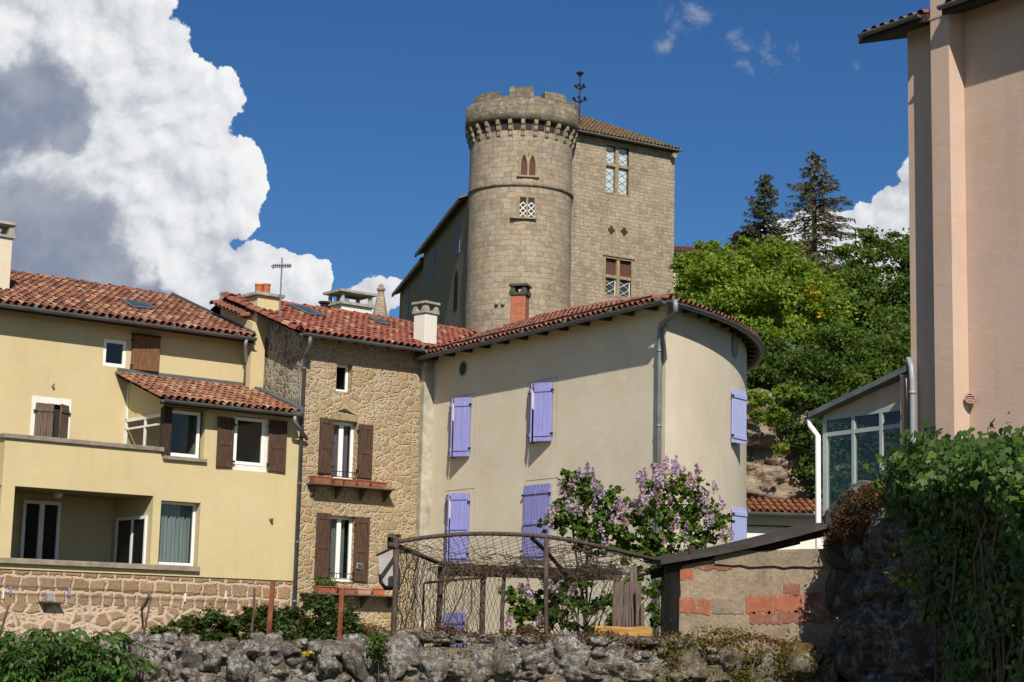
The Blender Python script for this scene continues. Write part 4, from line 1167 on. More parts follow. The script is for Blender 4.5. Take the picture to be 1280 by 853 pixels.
# ------------------------------------------------------------------ stone house
def stone_house():
    f = YF
    OX = 2.0
    H = f.empty('stone_house', 'narrow house of golden rubble stone with brown shutters and shelves of planters', 'house', (-OX, 0, 0))
    def px(a, b, y=0.0):
        q = f.px(a, b, y); q[0] += OX; return q
    def rect(a, b, c, d, y=0.0):
        r = f.rect(a, b, c, d, y); return (r[0] + OX, r[1] + OX, r[2], r[3])
    sL = px(373, 560)[0]; sR = OX - 0.25
    t = 0.36; nrm = sqrt(1 + t * t)
    e0 = px(450, 425, -OV)
    zE = e0[2]
    zw = zE + OV * t + 0.0
    w1 = rect(420.5, 455, 440.5, 490); w2 = rect(415, 527, 446, 601); w3 = rect(411, 645, 444, 727); w4 = rect(484, 668, 501, 700)
    D = 0.24
    wall(H, 'front_wall', M['rubble'], sL, sR, -0.3, zw, 0.0, [(*w1, D), (*w2, D), (*w3, D), (*w4, D)], 0.5, back=False, sides=False)
    mb = MB()
    zs_ = [-0.3, 4.0, zw]
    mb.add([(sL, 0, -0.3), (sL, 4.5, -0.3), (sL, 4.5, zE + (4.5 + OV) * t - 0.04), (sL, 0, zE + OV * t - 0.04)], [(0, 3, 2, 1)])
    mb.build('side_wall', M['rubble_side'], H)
    window(H, (w1[0], w1[1] - 0.02, w1[2], w1[3]), D - 0.03, 0.075, 'white_pvc', 1, None, True)
    window(H, w2, D - 0.03, 0.09, 'white_pvc', 2, ('curtain_purple', 0.0, 1.0), True)
    window(H, w3, D - 0.03, 0.085, 'white_pvc', 2, ('curtain_grey', 0.3, 0.9), True)
    window(H, w4, D - 0.03, 0.07, 'white_pvc', 1, None, True)
    for (a, b, c, d, hg) in ((397.5, 523, 415, 592, 'R'), (446.5, 531, 464, 598, 'L'), (393, 641.5, 411, 722, 'R'), (442, 646.5, 459.5, 727, 'L')):
        r = rect(a, b, c, d)
        shutter(H, r[1] if hg == 'R' else r[0], -0.012, r[2], r[3], r[1] - r[0], 4, 'old_wood', panelled=True, hinge=hg)
    # stone lintel with its little relieving gap
    q = [px(421, 514), px(431, 512.5), px(445, 519)]
    mb = MB(); mb.prism([q[0] + [0, -0.012, 0], q[2] + [0, -0.012, 0], q[1] + [0, -0.012, 0.03]], (0, 0.01, 0)); mb.build('relieving_gap', M['room'], H)
    lt = rect(414, 516.5, 446, 526.5)
    mb = MB(); mb.box(lt[0], lt[1], -0.03, 0.05, lt[2], lt[3] - 0.03); mb.build('lintel', M['castle_frame'], H, bevel=0.012)
    # shelves
    for (a, b, c, d, dep) in ((383, 606, 484, 611, 0.42), (374, 740, 490, 746, 0.42)):
        l0 = px(a, b)[0]; l1 = px(c, d)[0]; z = (px(a, b)[2] + px(c, d)[2]) / 2
        mb = MB(); mb.box(l0, l1, -dep, 0.02, z - 0.04, z, None)
        for k in range(4):
            xx = l0 + 0.12 + (l1 - l0 - 0.24) * k / 3
            mb.prism([(xx, -dep + 0.05, z - 0.04), (xx, 0.02, z - 0.04), (xx, 0.02, z - 0.34), (xx, -0.04, z - 0.34)], (0.05, 0, 0))
        mb.build('planter_shelf', M['grey_wood'], H, bevel=0.008)
    # window guards
    for (w, zz) in ((w2, w2[2] + 0.22), (w3, w3[2] + 0.2)):
        mb = MB(); mb.tube([(w[0], 0.1, zz), (w[0] + 0.06, -0.1, zz), (w[1] - 0.06, -0.1, zz), (w[1], 0.1, zz)], 0.012, 6); mb.tube([(w[0], 0.1, zz - 0.14), (w[0] + 0.06, -0.1, zz - 0.14), (w[1] - 0.06, -0.1, zz - 0.14), (w[1], 0.1, zz - 0.14)], 0.01, 6)
        for k in range(6):
            xx = w[0] + 0.06 + (w[1] - w[0] - 0.12) * k / 5; mb.tube([(xx, -0.1, zz), (xx, -0.1, zz - 0.14)], 0.007, 5)
        mb.build('window_guard', M['iron'], H)
    # roof
    rid = f.pl(450, 396.5, np.array([0, -OV, zE]), np.array([0, -t, 1.0])); Lh = rid[1] + OV
    P_ = lambda s, q_: np.array([s, -OV + q_ / nrm, zE + q_ * t / nrm])
    vm_ = Lh * nrm; zr = zE + Lh * t
    eL = px(376, 414, -OV)[0] - 0.05; eR = OX + 4.4
    keep = lambda s, v_, p: p[0] < OX - 0.1 + (p[1] + OV) * 1.1
    back = [((eL, -OV + 0.02, zE - 0.05), (OX, -OV + 0.02, zE - 0.05), (OX + 4, -OV + Lh, zr - 0.05), (eL, -OV + Lh, zr - 0.05)),
            ((eL, -OV + Lh, zr), (OX + 4, -OV + Lh, zr), (OX + 4, 2 * Lh, zE), (eL, 2 * Lh, zE)),
            ((eL + 0.2, 2 * Lh - 0.4, 0), (OX + 4, 2 * Lh - 0.4, 0), (OX + 4, 2 * Lh - 0.4, zE), (eL + 0.2, 2 * Lh - 0.4, zE)),
            ((eL + 0.25, 4.45, 0), (eL + 0.25, 2 * Lh - 0.4, 0), (eL + 0.25, 2 * Lh - 0.4, zE), (eL + 0.25, 4.45, zr - 0.2))]
    roof = tiles(H, 'roof', 'tile_red', P_, eL, eR, vm_, keep, back=back)
    ridge_tiles(roof, P_(eL, vm_) + [0, 0, 0.02], P_(OX + 4.4, vm_) + [0, 0, 0.02], 'tile_red', 0.13)
    # verge: doubled tile course along the left edge
    ridge_tiles(roof, P_(eL - 0.02, -0.05) + [0, 0, 0.03], P_(eL - 0.02, vm_) + [0, 0, 0.03], 'tile_red', 0.13, 0.36, 'verge')
    gutter(H, [(eL + 0.05, -OV - 0.06, zE - 0.03), (OX - 0.15, -OV - 0.06, zE - 0.03)], 0.08)
    mb = MB()
    for k in range(8):
        xx = sL + 0.1 + k * (OX - sL - 0.5) / 7; mb.box(xx - 0.05, xx + 0.05, -OV + 0.08, 0.0, zE - 0.06, zE + 0.05)
    mb.box(sL, OX - 0.2, -OV + 0.05, 0.0, zE + 0.05, zE + 0.07)
    mb.build('rafters', M['rafter'], H)
    # roof windows
    def on_roof(a_, b_):
        q_ = f.pl(a_, b_, np.array([0, -OV, zE]), np.array([0, -t, 1.0])); q_[0] += OX; return q_
    n_ = np.array([0, -t, 1.0]) / nrm
    for qq in ([(358, 386), (378, 388.5), (405, 400), (386, 398.5)], [(462, 403), (475, 405), (486, 411), (474, 409.5)]):
        q_ = [on_roof(*c) for c in qq]
        mb = MB(); mb.prism([p + n_ * 0.13 for p in q_][::-1], -n_ * 0.1); sk = mb.build('skylight', M['skylight'], H)
        mb = MB()
        for i in range(4): mb.tube([q_[i] + n_ * 0.13, q_[(i + 1) % 4] + n_ * 0.13], 0.035, 6)
        mb.build('skylight_frame', M['zinc'], sk)
    # downpipe down the whole front
    a_ = px(388, 421, -OV - 0.06); b_ = px(381, 445, -0.08); c_ = px(368.5, 750, -0.08)
    mb = MB(); mb.tube([a_, a_ + [0, 0.02, -0.22], (b_[0], -0.08, b_[2]), (b_[0], -0.08, 0.1)], 0.055, 10)
    for k in range(6):
        zz = b_[2] - 0.3 - k * 1.5; mb.tube([(b_[0], -0.08, zz), (b_[0], -0.08, zz - 0.06)], 0.063, 10)
    mb.build('downpipe', M['zinc'], H, smooth=True)
    # small solar lamp on the lower right shutter
    q_ = px(449, 708, -0.06); mb = MB(); Mx = Matrix.Translation(q_) @ Matrix.Rotation(0.15, 4, 'Y')
    mb.box(-0.09, 0.09, -0.03, 0.0, -0.08, 0.08, Mx); o = mb.build('solar_lamp', M['grey_pvc'], None, bevel=0.01)
    mb = MB(); mb.box(-0.07, 0.07, -0.034, -0.03, -0.06, 0.06, Mx); s_ = mb.build('solar_cell', M['skylight'], o)
    o.location = f.w((-OX, 0, 0)); o.rotation_euler = (0, 0, f.rot); tag(o, 'small grey solar lamp fixed on the brown lower right shutter', 'lamp')
    return H


stone_house()


def planters():
    f = YF
    def one(x0, x1, yt, yb, mat, label, soil=None, seed=0, dep=0.32):
        a = f.px(x0, yb, -dep); b = f.px(x1, yb, -dep); z0 = ZS[0]; h = (yb - yt) / F * 46.5
        L = b[0] - a[0]
        o = f.empty('planter', label, 'planter', (a[0] + L / 2, -0.26, z0), 'window planters')
        mb = MB(); w, ht = 0.13, h
        e = 0.02
        vs = [(-L / 2 + e, -w + e, 0), (L / 2 - e, -w + e, 0), (L / 2 - e, w - e, 0), (-L / 2 + e, w - e, 0), (-L / 2, -w, ht), (L / 2, -w, ht), (L / 2, w, ht), (-L / 2, w, ht),
              (-L / 2 + .02, -w + .02, ht), (L / 2 - .02, -w + .02, ht), (L / 2 - .02, w - .02, ht), (-L / 2 + .02, w - .02, ht), (-L / 2 + .02, -w + .02, ht - .05), (L / 2 - .02, -w + .02, ht - .05), (L / 2 - .02, w - .02, ht - .05), (-L / 2 + .02, w - .02, ht - .05)]
        fs = [(3, 2, 1, 0), (0, 1, 5, 4), (1, 2, 6, 5), (2, 3, 7, 6), (3, 0, 4, 7), (4, 5, 9, 8), (5, 6, 10, 9), (6, 7, 11, 10), (7, 4, 8, 11), (8, 9, 13, 12), (9, 10, 14, 13), (10, 11, 15, 14), (11, 8, 12, 15), (12, 13, 14, 15)]
        mb.add(vs, fs); mb.box(-L / 2 - 0.012, L / 2 + 0.012, -w - 0.012, -w + 0.004, ht - 0.035, ht - 0.004)
        mb.build('pot', M[mat], o, bevel=0.004)
        mb = MB(); mb.quad((-L / 2 + .02, -w + .02, ht - .045), (L / 2 - .02, -w + .02, ht - .045), (L / 2 - .02, w - .02, ht - .045), (-L / 2 + .02, w - .02, ht - .045)); mb.build('soil', M['room'], o)
        if soil:
            rng = np.random.default_rng(seed); n = soil
            pts = np.stack([rng.uniform(-L / 2, L / 2, n), rng.normal(0, 0.09, n), ht + np.abs(rng.normal(0.05, 0.09, n))], 1)
            v, q = leaf_cloud(pts, 0.07, 0.5, 0.6, rng=rng); np_mesh('plant', v, q, M['leaf_mid'], o)
    ZS = [0]
    ZS[0] = (f.px(383, 606)[2] + f.px(484, 611)[2]) / 2 + 0.002
    one(391, 413, 593, 602, 'planter', 'empty terracotta planter at the left end of the upper shelf')
    one(417, 428, 597, 605, 'planter', 'short terracotta planter under the window with the purple curtain, left one')
    one(429, 444, 598, 606, 'planter', 'terracotta planter under the window with the purple curtain, right one')
    one(446, 461, 598, 607, 'planter', 'terracotta planter below the right shutter of the upper window')
    one(463, 482, 600, 608, 'planter', 'long terracotta planter at the right end of the upper shelf')
    ZS[0] = (f.px(374, 740)[2] + f.px(490, 746)[2]) / 2 + 0.002
    one(396, 420, 727, 736, 'planter', 'terracotta planter full of green leaves on the lower shelf', 420, 3)
    one(422, 444, 731, 739, 'planter', 'plain terracotta planter beside the leafy one on the lower shelf')
    one(446, 463, 732, 740, 'planter_pink', 'faded pink planter on the lower shelf')
    one(465, 480, 732, 741, 'pot', 'bright orange planter at the right end of the lower shelf')


planters()

# ------------------------------------------------------------------ cream house with the rounded end
def cream_house():
    f = BF
    H = f.empty('cream_house', 'cream rendered house with lavender shutters, overhanging tiled eaves and a rounded end', 'house', (0, 0, 0))
    px, rect = f.px, f.rect
    sC = px(833, 500)[0]
    C0 = f.w((sC, 0, 0)); C0[2] = 0
    R, h0 = 13.0, 37.7
    n0 = radians(h0 + 90); cen = C0 - R * np.array([sin(n0), cos(n0), 0])
    A0 = h0 + 90; SPAN = 72.0
    def arc(phi, rr):          # phi degrees travelled along the curve
        a = radians(A0 - phi); p = cen + rr * np.array([sin(a), cos(a), 0]); return f.loc(p)
    t = 0.42; nrm = sqrt(1 + t * t)
    zE = (px(538, 444, -OV)[2] + px(700, 402, -OV)[2] + px(833, 376, -OV)[2]) / 3
    zw = zE + OV * t
    # openings of the flat facade
    w1 = rect(565, 500, 588, 571); w2 = rect(664, 482, 690.5, 552.5); w3 = rect(559.5, 619, 586, 704); w4 = rect(656.5, 607, 688, 700); w5 = rect(556, 767, 580, 860)
    D = 0.2
    ops = [(*w1, D), (*w2, D), (*w3, D), (*w4, D), (*w5, D)]
    wall(H, 'front_wall', M['cream'], 0.0, sC, -0.3, zw, 0.0, ops, 0.5, back=False, sides=False)
    # curved wall + the unseen rear
    mb = MB(); N = 48
    ring = [arc(SPAN * i / N, R) for i in range(N + 1)]
    for i in range(N):
        a, b = ring[i], ring[i + 1]
        mb.quad((a[0], a[1], -0.3), (b[0], b[1], -0.3), (b[0], b[1], zw), (a[0], a[1], zw))
    rear = [ring[-1], np.array([0.0, 9.0, 0]), np.array([0.0, 0.0, 0])]
    for a, b in zip(rear[:-1], rear[1:]): mb.quad((a[0], a[1], -0.3), (b[0], b[1], -0.3), (b[0], b[1], zw), (a[0], a[1], zw))
    mb.build('rounded_wall', M['cream'], H, smooth=True)
    # window surrounds: a thin scored line round each opening
    for r, (a, b, c, d) in ((w1, (562, 495, 594, 575)), (w2, (659, 475, 696, 558)), (w3, (555, 612, 592, 780)), (w4, (655, 599, 696, 760))):
        q = rect(a, b, c, d); mb = MB(); e = 0.012
        top = q[3]
        for (x0, x1, z0, z1) in ((q[0], q[1], top - e, top), (q[0], q[0] + e, q[2], top - e), (q[1] - e, q[1], q[2], top - e)):
            mb.box(x0, x1, -0.006, -0.0005, z0, z1)
        mb.build('scored_surround', M['grey_plaster'], H)
    # dark rooms behind
    for r in (w1, w2, w3, w4, w5):
        mb = MB(); mb.box(r[0], r[1], D - 0.002, D + 0.02, r[2], r[3]); mb.build('room_recess', M['room'], H)
    # shutters: each pair's leaves
    def pair(r, aL, aR, m_='purple', lab=None, bars=(0.12, 0.88)):
        w = (r[1] - r[0]) / 2
        shutter(H, r[0] - 0.03, -0.02, r[2] - 0.02, r[3] + 0.02, w + 0.03, aL, m_, 4, bars, hinge='L', label=lab)
        shutter(H, r[1] + 0.03, -0.02, r[2] - 0.02, r[3] + 0.02, w + 0.03, aR, m_, 4, bars, hinge='R', label=lab)
    pair(w1, 26, 27); pair(w2, 27, 28); pair(w3, 24, 25, bars=(0.09, 0.5, 0.93)); pair(w4, 1, 1, bars=(0.08, 0.5, 0.9)); pair(w5, 1, 1)
    # round windows
    q = px(579, 461)
    rr = abs(px(588, 461)[0] - px(570, 461)[0]) / 2 * 0.72
    rr = 10.5 / F * 48
    mb = MB(); vs = []; n = 28
    for k in range(n):
        a = 2 * pi * k / n; vs += [(q[0] + rr * cos(a), -0.012, q[2] + rr * sin(a)), (q[0] + rr * 0.8 * cos(a), -0.012, q[2] + rr * 0.8 * sin(a)), (q[0] + rr * 0.8 * cos(a), 0.1, q[2] + rr * 0.8 * sin(a)), (q[0] + rr * cos(a), 0.01, q[2] + rr * sin(a))]
    fs = []
    for k in range(n):
        b, c = 4 * k, 4 * ((k + 1) % n); fs += [(b, c, c + 1, b + 1), (b + 1, c + 1, c + 2, b + 2), (b, b + 3, c + 3, c)]
    mb.add(vs, fs); ow = mb.build('round_window', M['grey_plaster'], H, smooth=False)
    mb = MB(); mb.add([(q[0] + rr * 0.81 * cos(2 * pi * k / n), -0.004, q[2] + rr * 0.81 * sin(2 * pi * k / n)) for k in range(n)], [tuple(range(n))]); mb.build('pane', M['skylight'], ow)
    # blind oculus and shutters on the curve
    def on_curve(px_, py_, rr=R):
        best = None
        for i in range(0, 700):
            ph = i * 0.1; p = arc(ph, rr); w_ = f.w(p)
            rx = ray(px_, py_); k = rx[0] / rx[1]
            e = abs(w_[0] - k * w_[1])
            if best is None or e < best[0]: best = (e, ph, w_[1])
            if ph > 10 and e > best[0] + 0.3: break
        return best[1], CAM[2] + ray(px_, py_)[2] / ray(px_, py_)[1] * best[2]
    ph, zc = on_curve(918, 432)
    p = arc(ph, R); tg = arc(ph + 1, R) - arc(ph, R); tg /= np.linalg.norm(tg); no = unit(p - arc(ph, R - 1))
    mb = MB(); n = 28; rr = 0.33
    def wp(u_, z_, o_): return p + tg * u_ + no * o_ + np.array([0, 0, z_])
    base = [wp(rr * cos(2 * pi * k / n), zc + rr * sin(2 * pi * k / n), 0.02) for k in range(n)]
    mb.add(base + [wp(rr * 0.86 * cos(2 * pi * k / n), zc + rr * 0.86 * sin(2 * pi * k / n), 0.035) for k in range(n)], [(k, (k + 1) % n, n + (k + 1) % n, n + k) for k in range(n)])
    ow = mb.build('round_window', M['grey_plaster'], H)
    mb = MB(); mb.add([wp(rr * 0.86 * cos(2 * pi * k / n), zc + rr * 0.86 * sin(2 * pi * k / n), 0.03) for k in range(n)], [tuple(range(n))]); mb.build('infill', M['grey_plaster'], ow)
    for (x0, y0, x1, y1, flip) in ((914, 486, 930, 553, 0), (914.5, 633, 928, 672, 0)):
        ph0, _z = on_curve(x0 - 1, y0)
        p0 = arc(ph0, R + 0.03); p1 = arc(ph0 + 0.5, R + 0.03); D0 = f.w(p0)[1]
        zt = CAM[2] + ray(x0, y0)[2] / ray(x0, y0)[1] * D0; zb_ = CAM[2] + ray(x0, y1)[2] / ray(x0, y1)[1] * D0
        if y1 > 600: zb_ = zt - 1.35
        d = p1 - p0
        lab = 'pale lavender shutter ajar high on the rounded wall' if y1 < 600 else 'pale lavender shutter ajar low on the rounded wall'
        ob = shutter(H, 0, 0, zb_, zt, 0.72, 14, 'palepurple', 6, (0.12, 0.88), hinge='L', label=lab)
        ob.location = (p0[0], p0[1], 0); ob.rotation_euler = (0, 0, atan2(d[1], d[0]))
    # roof: a plane over the facade meeting a cone over the rounded end
    Rv = R + 0.33; t2_ = 0.2; nrm2 = sqrt(1 + t2_ * t2_)
    def zplane(p): return zE + (p[1] + OV) * t
    cl = f.loc(cen)
    def zcone(p): return zE + (Rv - sqrt((p[0] - cl[0]) ** 2 + (p[1] - cl[1]) ** 2)) * t2_
    rid = f.pl(775, 365, np.array([0, -OV, zE]), np.array([0, -t, 1.0]))
    Lh = min(rid[1] + OV, 5.0); vm_ = Lh * nrm; zr = zE + Lh * t
    P1 = lambda s, v: np.array([s, -OV + v / nrm, zE + v * t / nrm])
    sE = sC + 1.2
    k1 = lambda s, v, p: zplane(p) <= zcone(p) + 0.03 and p[0] > -0.35 + (p[1] + OV) * 0.95
    def P2(s, v):
        a = degrees_ - s / Rv * 180 / pi
        a = radians(a); r_ = Rv - v / nrm2
        q = f.loc(cen + r_ * np.array([sin(a), cos(a), 0])); q[2] = zE + v * t2_ / nrm2; return q
    degrees_ = A0 + 12
    k2 = lambda s, v, p: zcone(p) <= zplane(p) + 0.03
    def cells(Pf, sa, sb, n, keepf):
        for i in range(n):
            for j in range(8):
                s0, s1 = sa + (sb - sa) * i / n, sa + (sb - sa) * (i + 1) / n
                v0, v1 = 0.02 + (vm_ - 0.05) * j / 8, 0.02 + (vm_ - 0.05) * (j + 1) / 8
                c = [Pf(s0, v0), Pf(s1, v0), Pf(s1, v1), Pf(s0, v1)]
                if all(keepf(0, 0, p) for p in c): yield tuple(p - [0, 0, 0.05] for p in c)
    # underside sheets + rear slope
    b1 = []
    b1 += list(cells(P1, -0.3, sE, 50, k1))
    roof = tiles(H, 'roof', 'tile_dull', P1, -0.4, sE, vm_, k1, back=b1)
    sr_ = [s_ for s_ in np.linspace(0, sC, 200) if k1(s_, vm_, P1(s_, vm_))]
    if sr_ and sr_[-1] - sr_[0] > 0.6: ridge_tiles(roof, P1(sr_[0], vm_) + [0, 0, 0.02], P1(sr_[-1], vm_) + [0, 0, 0.02], 'tile_dull', 0.12)
    smax = radians(SPAN + 12) * Rv
    b2 = []
    b2 += list(cells(P2, 0, smax, 60, k2))
    tiles(roof, 'rounded_roof', 'tile_dull', P2, 0, smax, vm_, k2, back=b2)
    # hip line
    # gutter along facade and curve
    g = [np.array([-0.1, -OV - 0.06, zE - 0.03])]
    # corner where the straight eaves line meets the curved one
    rg = Rv + 0.06
    yl = -OV - 0.06
    dx = sqrt(max(rg ** 2 - (yl - cl[1]) ** 2, 0)); sK = cl[0] + dx
    if sK > sC + 3 or sK < sC - 1: sK = sC + OV
    cornerA = A0 - math.degrees(atan2(*(f.w((sK, yl, 0)) - cen)[[0, 1]]))
    g2 = [np.array([sK, yl, zE - 0.03])]
    for k in range(1, 60):
        ph = cornerA + k * 2.0
        if ph > SPAN: break
        q_ = arc(ph, rg); q_[2] = zE - 0.03; g2.append(q_)
    gutter(H, g + [g2[0] - [0.002, 0, 0]], 0.085); gutter(H, g2, 0.085)
    # eaves boards and rafter tails
    mb = MB(); mb.box(-0.2, sC, -OV + 0.04, 0.0, zw - 0.03, zw - 0.01); mb.build('eaves_board', M['rafter'], H)
    for k in range(12):
        xx = 0.4 + k * (sC - 0.8) / 11
        mb = MB(); mb.box(xx - 0.06, xx + 0.06, -OV + 0.12, 0.0, zE - 0.08, zE + 0.06); mb.build('rafter', M['rafter'], H, bevel=0.01)
    mb = MB()
    for k in range(1, 30):
        ph = k * 3.2; a = arc(ph, R); b = arc(ph, Rv - 0.1); tg_ = arc(ph + 0.4, R) - a; tg_ /= np.linalg.norm(tg_)
        mb.prism([a - tg_ * 0.05 + [0, 0, zE - 0.08], b - tg_ * 0.05 + [0, 0, zE - 0.08], b - tg_ * 0.05 + [0, 0, zE + 0.06], a - tg_ * 0.05 + [0, 0, zE + 0.06]], tg_ * 0.1)
    for k in range(40):
        a, b = arc(k * 2.4, R), arc((k + 1) * 2.4, R); c, d = arc((k + 1) * 2.4, Rv - 0.05), arc(k * 2.4, Rv - 0.05)
        mb.quad(a + [0, 0, zw - 0.02], d + [0, 0, zE + 0.05], c + [0, 0, zE + 0.05], b + [0, 0, zw - 0.02])
    mb.build('rounded_eaves', M['rafter'], H)
    # downpipe at the corner
    a_ = px(844, 378, yl); b_ = px(846, 392, yl + 0.05); c_ = px(825, 410, -0.09); d_ = px(822, 600, -0.09)
    mb = MB(); mb.tube([(a_[0], yl, zE - 0.08), (a_[0] + 0.02, yl, zE - 0.28), (a_[0] - 0.05, yl + 0.05, zE - 0.36), (c_[0] + 0.05, -0.1, c_[2] + 0.06), (c_[0], -0.09, c_[2] - 0.1), (c_[0], -0.09, -0.2)], 0.058, 12)
    for k in range(5):
        zz = c_[2] - 0.5 - k * 1.7; mb.tube([(c_[0], -0.09, zz), (c_[0], -0.09, zz - 0.05)], 0.068, 12)
    mb.build('downpipe', M['zinc_light'], H, smooth=True)
    mb = MB(); mb.box(sC - 0.42, sC - 0.001, -0.015, -0.0005, -0.2, zw - 0.3); mb.build('corner_band', M['cream'], H)
    # concrete pier between this house and the stone one
    mb = MB(); mb.box(-0.30, 0.28, -0.30, 0.3, -0.3, zE - 0.12); mb.build('concrete_pier', M['concrete'], H, bevel=0.03)
    # chimneys
    q_ = px(531, 436, 0.1)
    cpos = f.loc(at(531, 430, 50.2))
    chimney(H, (cpos[0], cpos[1]), 0.46, 0.46, zE - 0.15, at(531, 392, 50.0)[2], 'white_plaster', label='white rendered chimney in the roof valley', rot=0.25)
    cpos = f.loc(at(649.5, 395, 49.5))
    zt = at(649.5, 369, 49.3)[2]
    o = chimney(H, (cpos[0], cpos[1]), 0.42, 0.42, zE + 0.3, zt, 'redbrick', label='orange brick chimney with a dark slab cap', rot=0.75, cap='cap_dark')
    return H


def brick_mat():
    m_, t, b = new_mat('orange_bricks')
    uv = uvco(t)
    br = t.node('ShaderNodeTexBrick', {'Vector': uv, 'Color1': (0.42, 0.11, 0.045, 1), 'Color2': (0.34, 0.085, 0.04, 1), 'Mortar': (0.34, 0.20, 0.14, 1), 'Scale': 1.0, 'Mortar Size': 0.008, 'Brick Width': 0.22, 'Row Height': 0.065})
    t.set(b.inputs['Base Color'], t.mix(1.0, br.outputs['Color'], t.ramp(t.noise(uv, 12, 4, 0.6), [(0.3, 0.75), (0.7, 1.1)]), 'MULTIPLY')); b.inputs['Roughness'].default_value = 0.9
    bump(t, b, t.m('SUBTRACT', 1.0, br.outputs['Fac']), 0.5, 0.01)
    M['redbrick'] = m_


brick_mat()
cream_house()


# ------------------------------------------------------------------ castle
def castle():
    Dt = 100.0
    C = at(649, 300, Dt); C[2] = 0
    f = Frame(C, 58.0)
    H = f.empty('castle', 'medieval stone castle with a crenellated round tower, a square keep and a long side wing', 'castle', (0, 0, 0))
    zg = 12.0
    Rt = 2.86; Rb = 3.16
    zt_ = at(649, 160, Dt - Rt)[2]        # underside of the machicolation ring
    zbat = at(649, 148, Dt - Rb)[2]
    zpar = at(649, 121.5, Dt - Rb)[2]
    ztop = at(649, 110, Dt - Rb)[2]
    # tower shell, with UVs in metres round the drum
    N = 96
    def drum(name, prof, mat, par, smooth=True, n=N, a0=0, a1=2 * pi, c=(0, 0, 0)):
        mb = MB(); mb.lathe(prof, c, n, a0, a1)
        o = mb.build(name, mat, par, smooth=smooth, uv=False)
        me = o.data; L = me.uv_layers.new(name='UVMap'); uvs = np.empty((len(me.loops), 2), np.float32)
        for p in me.polygons:
            cc = p.center; ac = atan2(cc[1] - c[1], cc[0] - c[0])
            for li in p.loop_indices:
                v = me.vertices[me.loops[li].vertex_index].co
                a = atan2(v[1] - c[1], v[0] - c[0])
                while a - ac > pi: a -= 2 * pi
                while a - ac < -pi: a += 2 * pi
                uvs[li] = (a * 2.9, v[2] + 0.3 * sqrt((v[0] - c[0]) ** 2 + (v[1] - c[1]) ** 2))
        L.data.foreach_set('uv', uvs.ravel()); return o
    # slight waviness so that the drum is not machine-made
    prof = [(Rt + 0.12, zg)] + [(Rt + 0.02 * sin(k * 1.7) + 0.06 * (1 - k / 20), zg + (zt_ + 0.5 - zg) * k / 20) for k in range(1, 21)]
    drum('round_tower', prof, M['castle'], H)
    zsc = at(649, 230, Dt - Rt)[2]
    drum('string_course', [(Rt - 0.05, zsc - 0.14), (Rt + 0.10, zsc - 0.10), (Rt + 0.13, zsc), (Rt + 0.08, zsc + 0.05), (Rt - 0.05, zsc + 0.10)], M['castle_trim'], H, n=72, a0=pi * 0.9, a1=pi * 2.02)
    # parapet on corbels
    ring = drum('parapet', [(Rb - 0.45, zbat), (Rb, zbat), (Rb + 0.01, zbat + 0.4), (Rb, zpar), (Rb - 0.45, zpar), (Rb - 0.45, zbat)], M['castle_top'], H)
    ring['label'] = 'weathered grey machicolated parapet'
    mb = MB(); mb.lathe([(0, zbat + 0.25), (Rb - 0.4, zbat + 0.25)], (0, 0, 0), 32); mb.build('tower_platform', M['castle_trim'], H)
    def facing(px_):      # angle (local) on the drum seen at pixel column px_
        best = None
        for i in range(720):
            a = 2 * pi * i / 720
            p = f.w((Rb * cos(a), Rb * sin(a), 0))
            if p[1] > C[1]: continue
            x = 640 + F * (p[0]) / (p[1]) * 1.0
            rr = ray(px_, 130); k = rr[0] / rr[1]; e = abs(p[0] - k * p[1])
            if best is None or e < best[0]: best = (e, a)
        return best[1]
    rng = random.Random(4)
    # merlons: three complete ones face us, more round the back
    def arcblock(a0, a1, r0, r1, z0, z1, name, mat, par, jag=0.0):
        mb = MB(); n = max(4, int(abs(a1 - a0) / 0.07)); vs = []; fs = []
        for i in range(n + 1):
            a = a0 + (a1 - a0) * i / n
            zz = z1 + rng.uniform(-jag, jag)
            vs += [(r0 * cos(a), r0 * sin(a), z0), (r1 * cos(a), r1 * sin(a), z0), (r1 * cos(a), r1 * sin(a), zz), (r0 * cos(a), r0 * sin(a), zz + rng.uniform(-jag, jag))]
        for i in range(n):
            b, c = 4 * i, 4 * i + 4
            for k in range(4): fs.append((b + k, b + (k + 1) % 4, c + (k + 1) % 4, c + k))
        fs += [(0, 3, 2, 1), (4 * n, 4 * n + 1, 4 * n + 2, 4 * n + 3)]
        mb.add(vs, fs); return mb.build(name, mat, par)
    mer = [(593.5, 623, 115), (637, 667, 112), (681, 706, 116.5)]
    ac = facing(649)
    for (xa, xb, yt) in mer:
        a0, a1 = facing(xa), facing(xb)
        arcblock(a0, a1, Rb - 0.42, Rb + 0.005, zpar - 0.02, at((xa + xb) / 2, yt, Dt - Rb * 0.85)[2], 'merlon', M['castle_top'], H, 0.07)
    aL = facing(578.5); d_ = (facing(594) - aL)
    for k in range(7):
        a0 = aL - 0.15 - k * 0.62; arcblock(a0, a0 - 0.36, Rb - 0.42, Rb + 0.005, zpar - 0.02, ztop - 0.15, 'merlon', M['castle_top'], H, 0.06)
    # ragged wall-head stones between the merlons
    for (xa, xb, h_) in ((623.5, 636, 0.14), (667.5, 680.5, 0.03)):
        arcblock(facing(xa), facing(xb), Rb - 0.40, Rb - 0.01, zpar - 0.03, zpar + h_, 'wall_head', M['castle_top'], H, 0.08)
    # corbels: three stepped rolls each, all round
    nC = 27
